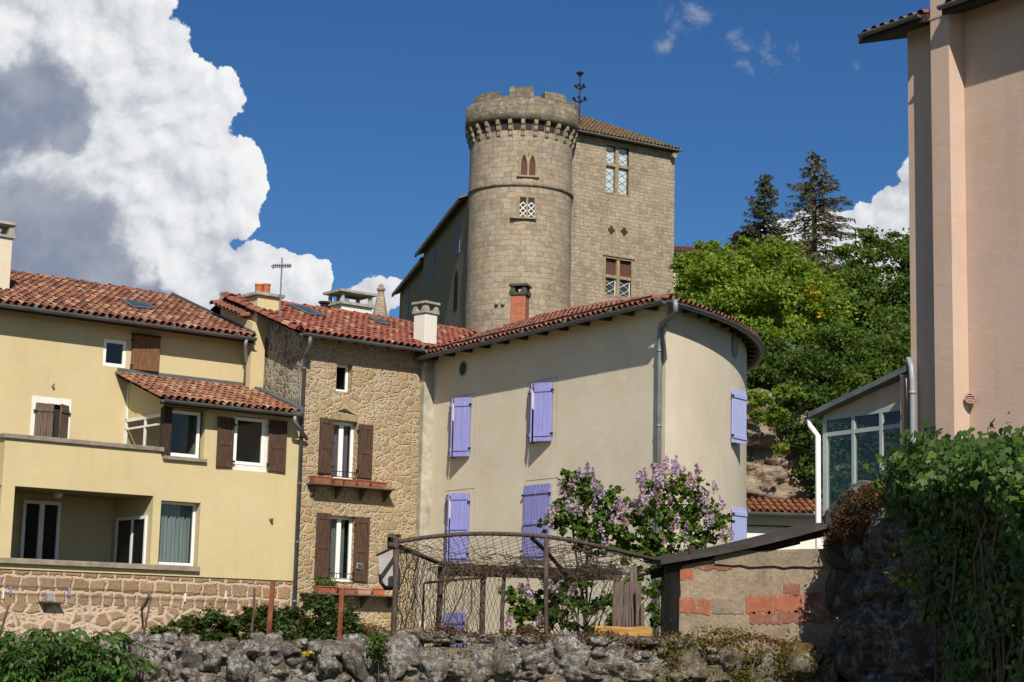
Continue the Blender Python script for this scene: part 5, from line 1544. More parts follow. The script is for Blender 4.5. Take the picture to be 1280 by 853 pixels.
    for k in range(nC):
        a = ac + 2 * pi * (k + 0.35) / nC
        mb = MB(); w = 0.105
        for (r1, z0, z1) in ((Rb - 0.01, zbat - 0.33, zbat), (Rb - 0.10, zbat - 0.64, zbat - 0.335), (Rb - 0.19, zbat - 0.94, zbat - 0.645)):
            pts = [(Rt - 0.1, z1), (r1, z1), (r1, z0 + 0.12), (r1 - 0.05, z0 + 0.03), (r1 - 0.13, z0), (Rt - 0.1, z0)]
            ca, sa = cos(a), sin(a)
            mb.prism([(r * ca + w * sa, r * sa - w * ca, z) for r, z in pts], (-2 * w * sa, 2 * w * ca, 0))
        mb.build('corbel', M['castle_trim2'], H, bevel=0.015)
        arcblock(a + 0.05, a + 2 * pi / nC - 0.05, Rt - 0.1, Rt + 0.045, zbat - 0.55, zbat - 0.002, 'painted_gap_shade', M['room'], H)  # dark blocks on the drum paint the shade between corbels; no opening is cut
    # keep
    yk = -1.1
    s1 = f.px(843, 250, yk)[0]
    s0 = -0.4
    ze = f.px(785, 178, yk - 0.35)[2]
    zt2 = ze + 0.15
    # windows of the keep: (px rect), mullions
    kw1 = f.rect(757.5, 184, 786, 242, yk); kw2 = f.rect(757, 325, 789, 370, yk)
    qf = [f.px(764, 288, yk), f.px(780, 290, yk)]
    wall(H, 'keep_wall', M['castle_old'], s0, s1, zg, zt2, yk, [(*kw1, 0.3), (*kw2, 0.3)], 0.6, back=False, sides=False)
    mb = MB(); mb.quad((s1, yk, zg), (s1, yk + 9, zg), (s1, yk + 9, zt2), (s1, yk, zt2)); mb.quad((s0 + 5.4, yk + 9, zg), (s1, yk + 9, zg), (s1, yk + 9, zt2), (s0 + 5.4, yk + 9, zt2)); mb.quad((s0, yk, zg), (s0, yk, zt2), (s0 + 5.4, yk + 9, zt2), (s0 + 5.4, yk + 9, zg)); mb.build('keep_sides', M['castle_old'], H)
    def cross_window(r, zm, y, upper, lower, name='cross_window'):
        a, b, c, d = r; m_ = (a + b) / 2; mb = MB(); y0 = y - 0.02
        fr = 0.13
        mb.box(a - fr, a, y0, y + 0.28, c - 0.1, d + 0.1); mb.box(b, b + fr, y0, y + 0.28, c - 0.1, d + 0.1)
        mb.box(a, b, y0, y + 0.28, d, d + 0.12); mb.box(a, b, y0, y + 0.28, c - 0.12, c)
        mb.box(m_ - 0.11, m_ + 0.11, y + 0.02, y + 0.26, c, d); mb.box(a, m_ - 0.11, y + 0.021, y + 0.259, zm - 0.09, zm + 0.09); mb.box(m_ + 0.11, b, y + 0.021, y + 0.259, zm - 0.09, zm + 0.09)
        mb.box(a - fr - 0.08, b + fr + 0.08, y - 0.09, y + 0.1, d + 0.121, d + 0.21)
        o = mb.build(name, M['castle_frame'], H, bevel=0.012)
        for (x0, x1) in ((a, m_ - 0.11), (m_ + 0.11, b)):
            for (z0, z1, mt) in ((zm + 0.09, d, upper), (c, zm - 0.09, lower)):
                mb = MB(); mb.box(x0, x1, y + 0.18, y + 0.2, z0, z1); g = mb.build('pane', M[mt], o)
                mb = MB(); w = 0.02
                for (xa, xb) in ((x0, x0 + 0.035), (x1 - 0.035, x1)): mb.box(xa, xb, y + 0.15, y + 0.179, z0, z1)
                if mt in ('lead_white', 'lead_dark'):
                    st = 0.3; k = 0; W = x1 - x0
                    zz = z0
                    while zz < z1:
                        zn = min(zz + st * 1.5, z1); xe = x0 + W * (zn - zz) / (st * 1.5)
                        mb.tube([(x0, y + 0.17, zz), (xe, y + 0.17, zn)], 0.014, 4); mb.tube([(x1, y + 0.17, zz), (x1 - (xe - x0), y + 0.17, zn)], 0.014, 4); zz = zn
                mb.build('leading', M['lead' if mt != 'lead_dark' else 'white_pvc'], o)
        return o
    zm1 = f.px(772, 207.5, yk)[2]; zm2 = f.px(773, 347, yk)[2]
    cross_window(kw1, zm1, yk, 'lead_white', 'lead_white'); cross_window(kw2, zm2, yk, 'redshut', 'lead_dark')
    for q in qf:
        mb = MB(); n = 24; r_ = 0.15
        mb.box(q[0] - 0.32, q[0] + 0.32, yk - 0.012, yk + 0.02, q[2] - 0.34, q[2] + 0.34)
        o = mb.build('quatrefoil_opening', M['castle_frame'], H, bevel=0.006)
        mb = MB()
        for j, (dx, dz) in enumerate(((0.13, 0), (-0.13, 0), (0, 0.14), (0, -0.14))):
            mb.add([(q[0] + dx + 0.115 * cos(2 * pi * k / n), yk - 0.014 - 0.0006 * j, q[2] + dz + 0.115 * sin(2 * pi * k / n)) for k in range(n)], [tuple(range(n))])
        mb.box(q[0] - 0.1, q[0] + 0.1, yk - 0.018, yk - 0.0165, q[2] - 0.1, q[2] + 0.1); mb.build('pane', M['room'], o)
    # keep roof
    t = 0.52; nrm = sqrt(1 + t * t); ov = 0.42
    s2 = f.px(852, 186, yk - ov)[0]; zE = f.px(785, 174.5, yk - ov)[2]; Lh = 4.6
    Pk = lambda s, v: np.array([s, yk - ov + v / nrm, zE + v * t / nrm])
    sj = Rb * 0.75
    hip = lambda s, v, p: (s2 - p[0]) > (v / nrm) * 0.9 - 0.1
    zr = zE + Lh * t
    bk = [((0.4, yk - ov + .02, zE - .05), (s2, yk - ov + .02, zE - .05), (s2 - Lh * .9, yk - ov + Lh, zr - .05), (2.0, yk - ov + Lh, zr - .05)),
          ((s2, yk - ov + .02, zE - .05), (s2, yk + 9, zE - .05), (s2 - Lh * .9, yk - ov + Lh, zr - .05), (s2 - Lh * .9, yk - ov + Lh, zr - .05)),
          ((s2 - Lh * .9, yk - ov + Lh, zr - .05), (s2, yk + 9, zE), (5.4, yk + 9, zE), (2.0, yk - ov + Lh, zr - .05))]
    tiles(H, 'keep_roof', 'tile_old', Pk, sj - 0.6, s2, Lh * nrm, hip, back=bk, col=0.25)
    gutter(H, [(sj - 0.1, yk - ov - 0.06, zE - 0.04), (s2, yk - ov - 0.06, zE - 0.04)], 0.09, 'zinc_light')
    mb = MB(); mb.box(sj - 0.5, s2 - 0.1, yk - ov + 0.05, yk, zE - 0.12, zE - 0.05); mb.build('eaves_board', M['rafter'], H)
    q = f.px(841, 195, yk - 0.15); mb = MB(); mb.tube([(q[0] - 0.02, yk + 0.1, q[2]), (q[0] - 0.02, yk - 0.38, q[2])], 0.17, 10); mb.build('corner_corbel', M['castle_frame'], H)
    # tower windows: built as surrounds set into the drum
    def on_drum(px_, py_, r=Rt):
        a = None; best = None
        rr = ray(px_, py_); k = rr[0] / rr[1]
        for i in range(1440):
            aa = 2 * pi * i / 1440; p = f.w((r * cos(aa), r * sin(aa), 0))
            if p[1] > C[1]: continue
            e = abs(p[0] - k * p[1])
            if best is None or e < best[0]: best = (e, aa, p[1])
        return best[1], CAM[2] + rr[2] / rr[1] * best[2]
    a, z0 = on_drum(660, 219); _, z1 = on_drum(660, 187)
    ca, sa = cos(a), sin(a); no = np.array([ca, sa, 0]); tg = np.array([-sa, ca, 0])
    def Wp(u, z, o): return no * (Rt + o) + tg * u + np.array([0, 0, z])
    # gothic twin window
    def pointed(cx, w, zb, zs, zp, n=8):
        L = [(cx - w, zb)]; 
        for i in range(n + 1): u = i / n; L.append((cx - w * (1 - u ** 1.0) * (1 - 0.25 * u * (1 - u) * -1), zs + (zp - zs) * sin(u * pi / 2)))
        for i in range(n - 1, -1, -1): u = i / n; L.append((cx + w * (1 - u) * (1 + 0.25 * u * (1 - u)), zs + (zp - zs) * sin(u * pi / 2)))
        L.append((cx + w, zb)); return L
    h = z1 - z0
    mb = MB(); mb.prism([Wp(u, z, -0.2) for u, z in pointed(0, 0.52, z0 - 0.05, z0 + h * 0.5, z1 + 0.12)], no * 0.26)
    mb.prism([Wp(-0.62, z0 - 0.13, -0.2), Wp(0.62, z0 - 0.13, -0.2), Wp(0.62, z0 - 0.051, -0.2), Wp(-0.62, z0 - 0.051, -0.2)], no * 0.32)
    o = mb.build('twin_lancet_window', M['castle_frame'], H)
    for cx in (-0.225, 0.225):
        mb = MB(); mb.prism([Wp(u, z, 0.05) for u, z in pointed(cx, 0.17, z0, z0 + h * 0.42, z0 + h * 0.78)], no * 0.018); g = mb.build('lancet_recess', M['room'], o)
        mb = MB(); mb.prism([Wp(u, z, 0.06) for u, z in ((cx - 0.15, z0 + 0.02), (cx + 0.15, z0 + 0.02), (cx + 0.15, z0 + h * 0.46), (cx, z0 + h * 0.56), (cx - 0.15, z0 + h * 0.46))], no * 0.02); mb.build('lancet_shutter', M['redshut'], o)
    mb = MB(); mb.prism([Wp(0, z0 + h * 0.70, 0.061), Wp(0.09, z0 + h * 0.80, 0.061), Wp(0, z0 + h * 0.92, 0.061), Wp(-0.09, z0 + h * 0.80, 0.061)], no * 0.01); mb.build('tracery_opening', M['castle_trim'], o)
    # latticed twin window below
    a, z0 = on_drum(658.5, 271.5); _, z1 = on_drum(658.5, 247)
    ca, sa = cos(a), sin(a); no = np.array([ca, sa, 0]); tg = np.array([-sa, ca, 0]); h = z1 - z0
    mb = MB(); mb.prism([Wp(-0.9, z0 - 0.12, -0.2), Wp(0.52, z0 - 0.12, -0.2), Wp(0.52, z0 - 0.02, -0.2), Wp(-0.9, z0 - 0.02, -0.2)], no * 0.36)
    mb.prism([Wp(-0.5, z0 - 0.019, -0.2), Wp(0.5, z0 - 0.019, -0.2), Wp(0.5, z1 + 0.1, -0.2), Wp(-0.5, z1 + 0.1, -0.2)], no * 0.245)
    o = mb.build('latticed_window', M['castle_frame'], H)
    for cx in (-0.225, 0.225):
        mb = MB(); mb.prism([Wp(cx - 0.17, z0, 0.02), Wp(cx + 0.17, z0, 0.02), Wp(cx + 0.17, z1, 0.02), Wp(cx - 0.17, z1, 0.02)], no * 0.03); mb.build('pane', M['room'], o)
        mb = MB(); zz = z0; st = (h * 0.72) / 2.5
        for k in range(-1, 3):
            for (u0, u1) in ((-0.17, 0.17), (0.17, -0.17)):
                za, zb_ = max(z0, z0 + st * k), min(z0 + h * 0.74, z0 + st * (k + 1))
                fa, fb = (za - z0 - st * k) / st, (zb_ - z0 - st * k) / st
                mb.tube([Wp(cx + u0 + (u1 - u0) * fa, za, 0.06), Wp(cx + u0 + (u1 - u0) * fb, zb_, 0.06)], 0.032, 4)
        mb.build('lattice', M['white_pvc'], o)
    # two small grey insulators low on the tower
    for x in (622, 629.5):
        a, z0 = on_drum(x, 382); ca, sa = cos(a), sin(a)
        mb = MB(); mb.lathe([(0.0, 0.0), (0.1, 0.02), (0.12, 0.14), (0.07, 0.2), (0.0, 0.24)], ((Rt + 0.14) * ca, (Rt + 0.14) * sa, z0), 10); mb.tube([(Rt * ca, Rt * sa, z0), ((Rt + 0.14) * ca, (Rt + 0.14) * sa, z0)], 0.03, 5); mb.build('insulator', M['capstone'], H)
    # wrought-iron finial at the junction of tower and keep roof
    q = f.loc(at(724.5, 135, Dt + 1.5)); zf0 = at(724, 140, Dt + 1.5)[2]; zf1 = at(724, 90, Dt + 1.5)[2]
    mb = MB(); mb.tube([(q[0], q[1], zf0 - 0.8), (q[0], q[1], zf1)], 0.04, 6)
    hh = zf1 - zf0
    for (fz, sp, n_) in ((0.28, 0.36, 6), (0.6, 0.26, 6), (0.92, 0.14, 5)):
        for k in range(n_):
            a = 2 * pi * k / n_ + fz * 3; zc = zf0 + hh * fz
            pts = [(q[0], q[1], zc - 0.15), (q[0] + sp * 0.6 * cos(a), q[1] + sp * 0.6 * sin(a), zc - 0.02), (q[0] + sp * cos(a), q[1] + sp * sin(a), zc + 0.05)]
            mb.tube(pts, 0.022, 5); e = pts[-1]
            for (dx, dy, dz) in ((0, 0, 0), (0.05, 0, 0.05), (-0.05, 0.02, 0.05), (0, 0, 0.1)): mb.lathe([(0, -0.055), (0.055, 0), (0, 0.055)], (e[0] + dx, e[1] + dy, e[2] + dz), 6)
    mb.build('iron_finial', M['iron'], H)
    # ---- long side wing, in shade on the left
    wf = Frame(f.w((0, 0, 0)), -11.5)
    def wl(p): return f.loc(wf.w(p))
    x0 = -2.2; yw = Rt - 0.25          # wing face is the plane local y = yw-ish to the left
    def wing(name, xa, xb, face, za, tilt, roofm):
        # wing local: x runs away from us, +y points left; its left face at +face
        g = {}
        mb = MB(); A = wl((xa, face, 0)); B = wl((xb, face, 0)); Cc = wl((xb, face - 3.2, 0)); Dd = wl((xa, face - 3.2, 0))
        for (p_, q_) in ((A, B), (B, Cc), (Cc, Dd), (Dd, A)): mb.quad((p_[0], p_[1], zg), (q_[0], q_[1], zg), (q_[0], q_[1], za), (p_[0], p_[1], za))
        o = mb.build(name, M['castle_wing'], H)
        tt = 0.42; nn_ = sqrt(1 + tt * tt)
        Pw = lambda s, v: np.array([*wl((s, face + 0.45 - v / nn_, 0))[:2], za - 0.05 + v * tt / nn_])
        bk = [(Pw(xa, 0.02) - [0, 0, .06], Pw(xb + .3, 0.02) - [0, 0, .06], Pw(xb + .3, 3.2) - [0, 0, .06], Pw(xa, 3.2) - [0, 0, .06])]
        tiles(H, 'wing_roof', roofm, Pw, xa, xb + 0.3, 3.2, back=bk, col=0.25)
        gutter(H, [Pw(xa, -0.05) - [0, 0, .05], Pw(xb + .3, -0.05) - [0, 0, .05]], 0.09)
        return Pw
    fc = Rt - 0.12
    zwA = at(552, 279, 107.0)[2]; 
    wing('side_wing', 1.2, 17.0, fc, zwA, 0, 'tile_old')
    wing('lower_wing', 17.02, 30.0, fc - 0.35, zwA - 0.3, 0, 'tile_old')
    # windows of the wing: shutters, arched slit, downpipe
    def wbox(px0, py0, px1, py1, mat, name, out=0.03, face=fc, arched=False):
        n = wf.ey
        def hit(x, y):
            r = ray(x, y); p0 = wf.w((0, face, 0)); tt = ((p0 - CAM) @ n) / (r @ n); return wf.loc(CAM + r * tt)
        xm, ym = (px0 + px1) / 2, (py0 + py1) / 2
        a = hit(px0, ym)[0]; b = hit(px1, ym)[0]; c = hit(xm, py1)[2]; d = hit(xm, py0)[2]
        mb = MB(); pts = [(a, c), (b, c), (b, d)] + ([((a + b) / 2, d + 0.5)] if arched else []) + [(a, d)]
        P3 = [wl((u, face - 0.02, 0)) + [0, 0, z] for u, z in pts]
        mb.prism(P3, wl((0, out + 0.02, 0)) - wl((0, 0, 0))); return mb.build(name, mat, H)
    wbox(570, 280, 575, 318, M['bluegrey'], 'wing_shutter'); wbox(538, 311, 543, 350, M['bluegrey'], 'wing_shutter')
    wbox(567.5, 347, 572, 388, M['room'], 'arched_slit', 0.01, arched=True)
    wbox(508, 362, 511, 396, M['bluegrey'], 'wing_shutter', 0.03, fc - 0.35)
    return H


M['castle_trim2'] = plain('corbel_stone', (0.27, 0.225, 0.155), 0.95, var=0.35, scale=4.0, spec=0.1, bmp=0.6)
M['lead_white'] = plain('pale_leaded_glass', (0.45, 0.52, 0.54), 0.25, 0, 0.12, 2.0, 0.5)
M['lead_dark'] = plain('dark_leaded_glass', (0.04, 0.045, 0.05), 0.2, 0, 0.2, 2.0, 0.5)
M['lead'] = plain('lead_came', (0.06, 0.06, 0.06), 0.6)
M['redshut'] = plain('faded_red_shutter', (0.115, 0.045, 0.04), 0.8, 0, 0.3, 5.0, 0.2, 0, (8, 8, 0.4))
M['bluegrey'] = plain('blue_grey_shutter', (0.17, 0.19, 0.25), 0.8, 0, 0.15, 5.0, 0.2)
castle()


# ------------------------------------------------------------------ things beyond the roofs
def beyond():
    # cream building behind the castle on the right
    f = Frame(at(845, 330, 122), 80.0)
    H = f.empty('cream_building', 'low cream building with a tiled roof behind the castle keep', 'house', (0, 0, 0))
    z = at(862, 318, 122)[2]
    mb = MB(); mb.box(-6, 2.2, 0, 6, 10, z); mb.build('wall', M['palewall'], H)
    P_ = lambda s, v: np.array([s, -0.5 + v * 0.95, z + 0.05 + v * 0.3])
    tiles(H, 'roof', 'tile_dull', P_, -6.3, 2.5, 3.5, back=[((-6.3, -0.45, z), (2.5, -0.45, z), (2.5, 3, z + 1.05), (-6.3, 3, z + 1.05)), ((-6.3, 3, z + 1.05), (2.5, 3, z + 1.05), (2.5, 6.5, z), (-6.3, 6.5, z))])
    gutter(H, [(-6.3, -0.55, z + 0.02), (2.5, -0.55, z + 0.02)], 0.1)
    # stone spire
    f = Frame(at(475, 400, 128), 90.0); H = f.empty('stone_spire', 'small pointed stone spire rising behind the roofs', 'spire', (0, 0, 0))
    zb = at(475, 402, 128)[2]; zt = at(476, 360, 128)[2]
    mb = MB(); n = 8; mb.lathe([(1.1, zb - 10), (1.1, zb - 0.3), (0.62, zb), (0.20, zt - 0.25)], (0, 0, 0), n); mb.build('spire', M['castle_old'], H)
    mb = MB(); mb.lathe([(0.2, zt - 0.25), (0.3, zt - 0.2), (0.3, zt - 0.05), (0.17, zt), (0.16, zt + 0.2), (0.0, zt + 0.32)], (0, 0, 0), 10); mb.build('finial', M['castle_frame'], H)
    # house hidden behind the stone house: only its broad chimney and flue show
    f = Frame(at(440, 420, 66), 51.5)
    H = f.empty('hidden_house', 'house behind the stone one, showing a broad white chimney with a slab roof on posts', 'house', (0, 0, 0))
    z0 = 7.5
    mb = MB(); mb.box(-4, 3, -2, 6, -0.3, z0); mb.build('wall', M['palewall'], H)
    zr = at(440, 402, 66)[2] - 0.4
    Pq = lambda s, v: np.array([s, -2.3 + v * 0.94, z0 + v * 0.33 * (zr - z0) / 1.3])
    tiles(H, 'roof', 'tile_dull', Pq, -4.3, 3.3, 4.0, back=[((-4.3, -2.2, z0 - .05), (3.3, -2.2, z0 - .05), (3.3, 6.3, z0 - .05), (-4.3, 6.3, z0 - .05))])
    zc = at(440, 386, 66)[2]
    mb = MB(); mb.box(-0.85, 0.45, -0.55, 0.35, z0, zc); ch = mb.build('chimney', M['white_plaster'], H, bevel=0.01)
    mb = MB(); mb.box(-0.95, 0.55, -0.65, 0.45, zc + 0.001, zc + 0.1)
    for (x, y) in ((-0.8, -0.5), (0.4, -0.5), (-0.8, 0.3), (0.4, 0.3), (-0.45, 0.3)):
        mb.lathe([(0.11, zc + 0.1), (0.08, zc + 0.24), (0.07, zc + 0.44)], (x, y, 0), 8)
    mb.box(-1.0, 0.6, -0.7, 0.5, zc + 0.44, zc + 0.53); mb.build('chimney_cap', M['capstone'], ch)
    q = f.loc(at(405, 390, 64)); zq = at(405, 390, 64)[2]
    mb = MB(); mb.lathe([(0.16, zr - 2.5), (0.16, zq + 0.12), (0.2, zq + 0.13), (0.2, zq + 0.17), (0.14, zq + 0.2), (0.14, zq + 0.27), (0.21, zq + 0.3), (0.21, zq + 0.36), (0.0, zq + 0.4)], (q[0], q[1], 0), 14); mb.build('flue_pipe', M['iron'], H)
    # tv antenna standing by the yellow chimney
    b = at(350, 384, 48.3); b[2] = at(350, 384, 48.3)[2] - 0.3; t_ = at(349, 322, 48.3)
    o = bpy.data.objects.new('tv_antenna', None); COL.objects.link(o); o.location = b; tag(o, 'grey television antenna on a thin mast beside the clay chimney pots', 'antenna')
    h = t_[2] - b[2]
    mb = MB(); mb.tube([(0, 0, -0.4), (0, 0, h)], 0.022, 6); mb.build('mast', M['zinc_light'], o)
    zz = at(350, 333, 48.3)[2] - b[2]
    mb = MB(); mb.tube([(-0.24, 0.02, zz + 0.02), (0.24, -0.1, zz)], 0.02, 5)
    for k in range(9):
        u = -0.22 + k * 0.055; yy = 0.02 - (u + 0.24) * 0.25; mb.tube([(u, yy - 0.2, zz), (u, yy + 0.2, zz)], 0.008, 4); mb.tube([(u, yy, zz - 0.06), (u, yy, zz + 0.06)], 0.012, 4)
    mb.tube([(0.2, -0.25, zz - 0.06), (0.26, -0.08, zz), (0.2, 0.1, zz + 0.08)], 0.02, 5); mb.tube([(-0.22, -0.1, zz - 0.08), (-0.28, 0.02, zz), (-0.22, 0.15, zz + 0.05)], 0.015, 5)
    mb.build('aerial', M['zinc_light'], o)
    # little tiled outbuilding below the cliff
    f = Frame(at(985, 660, 53.0), 84.0)
    H = f.empty('outbuilding', 'small outbuilding with a rust-orange tiled roof at the foot of the cliff', 'shed', (0, 0, 0))
    zg_ = at(985, 642, 53.0)[2]
    zwl = at(985, 654, 53.6)[2]
    mb = MB(); mb.box(-3, 1.5, 0, 2.5, -0.2, zg_ - 0.05); mb.build('wall', M['white_plaster'], H)
    P_ = lambda s, v: np.array([s, -0.5 + v * 0.93, zg_ + v * 0.36])
    tiles(H, 'roof', 'tile_old2', P_, -3.2, 1.15, 1.1, back=[((-3.2, -0.48, zg_ - .05), (1.15, -0.48, zg_ - .05), (1.15, 0.6, zg_ + 0.35), (-3.2, 0.6, zg_ + 0.35))])
    gutter(H, [(-3.2, -0.56, zg_ - 0.02), (1.2, -0.56, zg_ - 0.02)], 0.08)
    mb = MB(); zc = at(985, 657, 52.4)[2]; mb.tube([(-3, -0.1, zc), (1.1, -0.1, zc)], 0.02, 5); mb.build('cable', M['iron'], H)


beyond()


# ------------------------------------------------------------------ pink house and its conservatory on the right
def pink_house():
    D0 = 28.0
    f = Frame(at(1190, 300, D0), 180 - 34.0)
    H = f.empty('pink_house', 'tall salmon pink rendered house with a chimney breast on the right', 'house', (0, 0, 0))
    px = f.px; yb = 0.34
    sl = px(1166, 300)[0]; sr = px(1190, 300)[0]
    sW = px(1137, 300, yb)[0]
    zg = px(1215, 8, yb - 0.45)[2]
    mb = MB(); mb.box(sW, 14, yb, 9, -0.3, zg + 0.25); mb.build('wall', M['pink'], H)
    mb = MB(); mb.box(sl, sr, 0, yb - 0.001, -0.3, zg + 2.6); mb.build('chimney_breast', M['pink'], H, bevel=0.008)
    mb = MB(); q = px(1178, 19)[2]; mb.box(sl - 0.012, sr + 0.012, -0.012, 0.3, q - 0.02, q + 0.015); mb.build('coping_line', M['grey_plaster'], H)
    # roof with wide eaves, split by the chimney breast
    ovl = 0.62
    yE = yb - 0.5
    t = 0.3
    for (a, b) in ((sW - ovl, sl - 0.004), (sr + 0.004, 14.4)):
        mb = MB(); mb.prism([(a, yE, zg), (a, yE, zg + 0.13), (a, 9.5, zg + 0.13 + (9.5 - yE) * t), (a, 9.5, zg + (9.5 - yE) * t)], (b - a, 0, 0)); mb.build('eaves', M['dark_wood'], H)
        P_ = lambda s, v: np.array([s, yE + 0.12 + v * 0.955, zg + 0.15 + v * 0.287])
        tiles(H, 'roof', 'tile_dull', P_, a + 0.1, b - 0.1, 9.0, col=0.22)
    gutter(H, [(sr + 0.01, yE - 0.07, zg + 0.12), (14.4, yE - 0.07, zg + 0.12)], 0.06)
    gutter(H, [(sW - ovl + 0.1, yE - 0.07, zg + 0.12), (sl - 0.01, yE - 0.07, zg + 0.12)], 0.06)
    # vent cap
    q = px(1213.5, 498, yb - 0.01); r = 0.085
    mb = MB(); vs = []
    n = 20
    def ringp(rr, y_): return [(q[0] + rr * cos(2 * pi * k / n), y_, q[2] + rr * sin(2 * pi * k / n)) for k in range(n)]
    dv = unit(np.array([0.75, -1.0, -0.12])); du = unit(np.cross(dv, [0, 0, 1.0])); dw = np.cross(du, dv); q = np.array([q[0], yb, q[2]])
    def ringp(rr, o_): return [q + dv * (yb - o_) + du * rr * cos(2 * pi * k / n) + dw * rr * sin(2 * pi * k / n) for k in range(n)]
    R_ = [ringp(r * 0.7, yb + 0.05), ringp(r * 0.7, yb - 0.12), ringp(r, yb - 0.125), ringp(r, yb - 0.17), ringp(r * 0.72, yb - 0.172), ringp(r * 0.68, yb - 0.13)]
    mb.add([p for rr in R_ for p in rr], [(i * n + k, i * n + (k + 1) % n, (i + 1) * n + (k + 1) % n, (i + 1) * n + k) for i in range(5) for k in range(n)] + [tuple(range(5 * n, 6 * n))])
    o = mb.build('vent_cap', M['planter_pink'], H, smooth=False)
    mb = MB()
    for k in range(3):
        c_ = q + dv * 0.165 + dw * (0.035 * (k - 1)); mb.tube([c_ - du * r * 0.62, c_ + du * r * 0.62], 0.008, 5)
    mb.build('vent_grille', M['pink'], o)
    # downpipe
    a = f.loc(at(1134, 452, 29.5)); 
    sp = px(1141.5, 560, yb - 0.12)
    zt = px(1138, 466, yb - 0.12)[2]
    mb = MB(); mb.tube([(sp[0] - 0.16, yb + 0.0, zt + 0.16), (sp[0] - 0.1, yb - 0.1, zt + 0.22), (sp[0] - 0.02, yb - 0.12, zt + 0.1), (sp[0], yb - 0.12, zt - 0.15), (sp[0], yb - 0.12, -0.2)], 0.047, 12)
    for z in (zt - 0.3, zt - 1.9): mb.tube([(sp[0], yb - 0.12, z), (sp[0], yb - 0.12, z - 0.05)], 0.056, 12)
    mb.build('downpipe', M['grey_pvc'], H, smooth=True)
    # conservatory against the house's left end
    cf = Frame(at(1142, 560, 29.6), 180 - 30.0)
    G = cf.empty('conservatory', 'glass conservatory with pale grey framing under a sloping roof, beside the pink house', 'conservatory', (0, 0, 0))
    cx = lambda a_, b_, y=0: cf.px(a_, b_, y)
    s0 = cx(1031, 590)[0]; s1 = 0.05
    ze0 = cx(1034, 522)[2]; ze1 = cx(1140, 502)[2]; zh = ze0 - 0.02
    zr0 = cx(1030, 518)[2]; zr1 = cx(1140, 464)[2]
    zrail = cx(1080, 538)[2]
    def frame(y0, y1, out=0.0):
        mb = MB()
        for xx, w in ((s0 + 0.035, 0.05), (cx(1068, 590)[0], 0.035), (cx(1103, 590)[0], 0.035), (s1 - 0.03, 0.03)):
            mb.box(xx - w, xx + w, y0, y1, 0, zh)
        mb.box(s0, s1, y0 + 0.006, y1 - 0.006, zrail - 0.035, zrail + 0.035); mb.box(s0, s1, y0 + 0.004, y1 - 0.004, zh - 0.03, zh + 0.05); mb.box(s0, s1, y0 + 0.005, y1 - 0.005, 1.2, 1.28)
        return mb
    o = frame(-0.03, 0.03).build('front_frame', M['cons_frame'], G)
    mb = MB(); mb.quad((s0, 0, 0.1), (s1, 0, 0.1), (s1, 0, zh), (s0, 0, zh)); mb.build('front_glazing', M['cons_glass'], o)
    DD = 3.2
    o = frame(DD - 0.03, DD + 0.03).build('rear_frame', M['cons_dark'], G)
    mb = MB(); mb.quad((s0, DD, 0.1), (s1, DD, 0.1), (s1, DD, zh), (s0, DD, zh)); mb.build('rear_glazing', M['cons_glass'], o)
    mb = MB(); mb.box(s0, s0 + 0.06, 0.03, DD - 0.03, zh - 0.05, zh + 0.03); mb.box(s0, s0 + 0.06, 0.03, DD - 0.03, zrail - 0.03, zrail + 0.03); mb.box(s0, s0 + 0.06, DD / 2 - 0.03, DD / 2 + 0.03, 0, zh - 0.05); o = mb.build('side_frame', M['cons_frame'], G)
    mb = MB(); mb.quad((s0 + 0.03, 0.03, 0.1), (s0 + 0.03, DD - 0.03, 0.1), (s0 + 0.03, DD - 0.03, zh), (s0 + 0.03, 0.03, zh)); mb.build('side_glazing', M['cons_glass'], o)
    mb = MB(); mb.prism([(s0 + 0.02, -0.02, zh + 0.051), (s1, -0.02, zh + 0.051), (s1, -0.02, zr1 - 0.08), (s0 + 0.02, -0.02, zr0 + 0.05)], (0, 0.06, 0)); mb.build('gable_panel', M['pink_pale'], G)
    mb = MB(); mb.prism([(s0 - 0.18, -0.22, zr0 - 0.06), (s1 + 0.1, -0.22, zr1 - 0.02), (s1 + 0.1, -0.22, zr1 + 0.07), (s0 - 0.18, -0.22, zr0 + 0.03)], (0, DD + 0.4, 0)); mb.build('roof', M['cons_roof'], G)
    mb = MB()
    for k in range(5):
        yy = 0.5 + k * 0.6
        mb.prism([(s0, yy, zr0 - 0.16), (s1, yy, zr1 - 0.14), (s1, yy, zr1 - 0.03), (s0, yy, zr0 - 0.07)], (0, 0.06, 0))
    mb.build('roof_bars', M['cons_dark'], G)
    mb = MB(); mb.box(s1 - 0.02, s1 + 0.06, -0.3, DD, -0.1, zr1 - 0.1); mb.build('house_side', M['pink'], G)
    mb = MB(); g_ = cx(1029, 527, -0.15); mb.tube([(s0 - 0.22, -0.15, zr0 - 0.08), (s0 - 0.2, -0.15, zr0 - 0.2), (s0 - 0.06, -0.1, zr0 - 0.38), (s0 - 0.05, -0.1, 0)], 0.05, 10); mb.build('downpipe', M['white_pvc'], G, smooth=True)


M['cons_frame'] = plain('pale_grey_frame', (0.34, 0.38, 0.37), 0.45, 0, 0.08, 3.0, 0.4)
M['cons_dark'] = plain('inner_frame', (0.10, 0.115, 0.14), 0.5, 0, 0.1, 3.0, 0.4)
M['cons_glass'] = glass_mat('conservatory_glass', (0.70, 0.76, 0.78), 0.03)
M['cons_roof'] = plain('grey_sheet_roof', (0.13, 0.135, 0.14), 0.6, 0, 0.25, 3.0, 0.3)
M['pink_pale'] = plaster('pale_pink_panel', (0.50, 0.39, 0.31), amt=0.2)
pink_house()

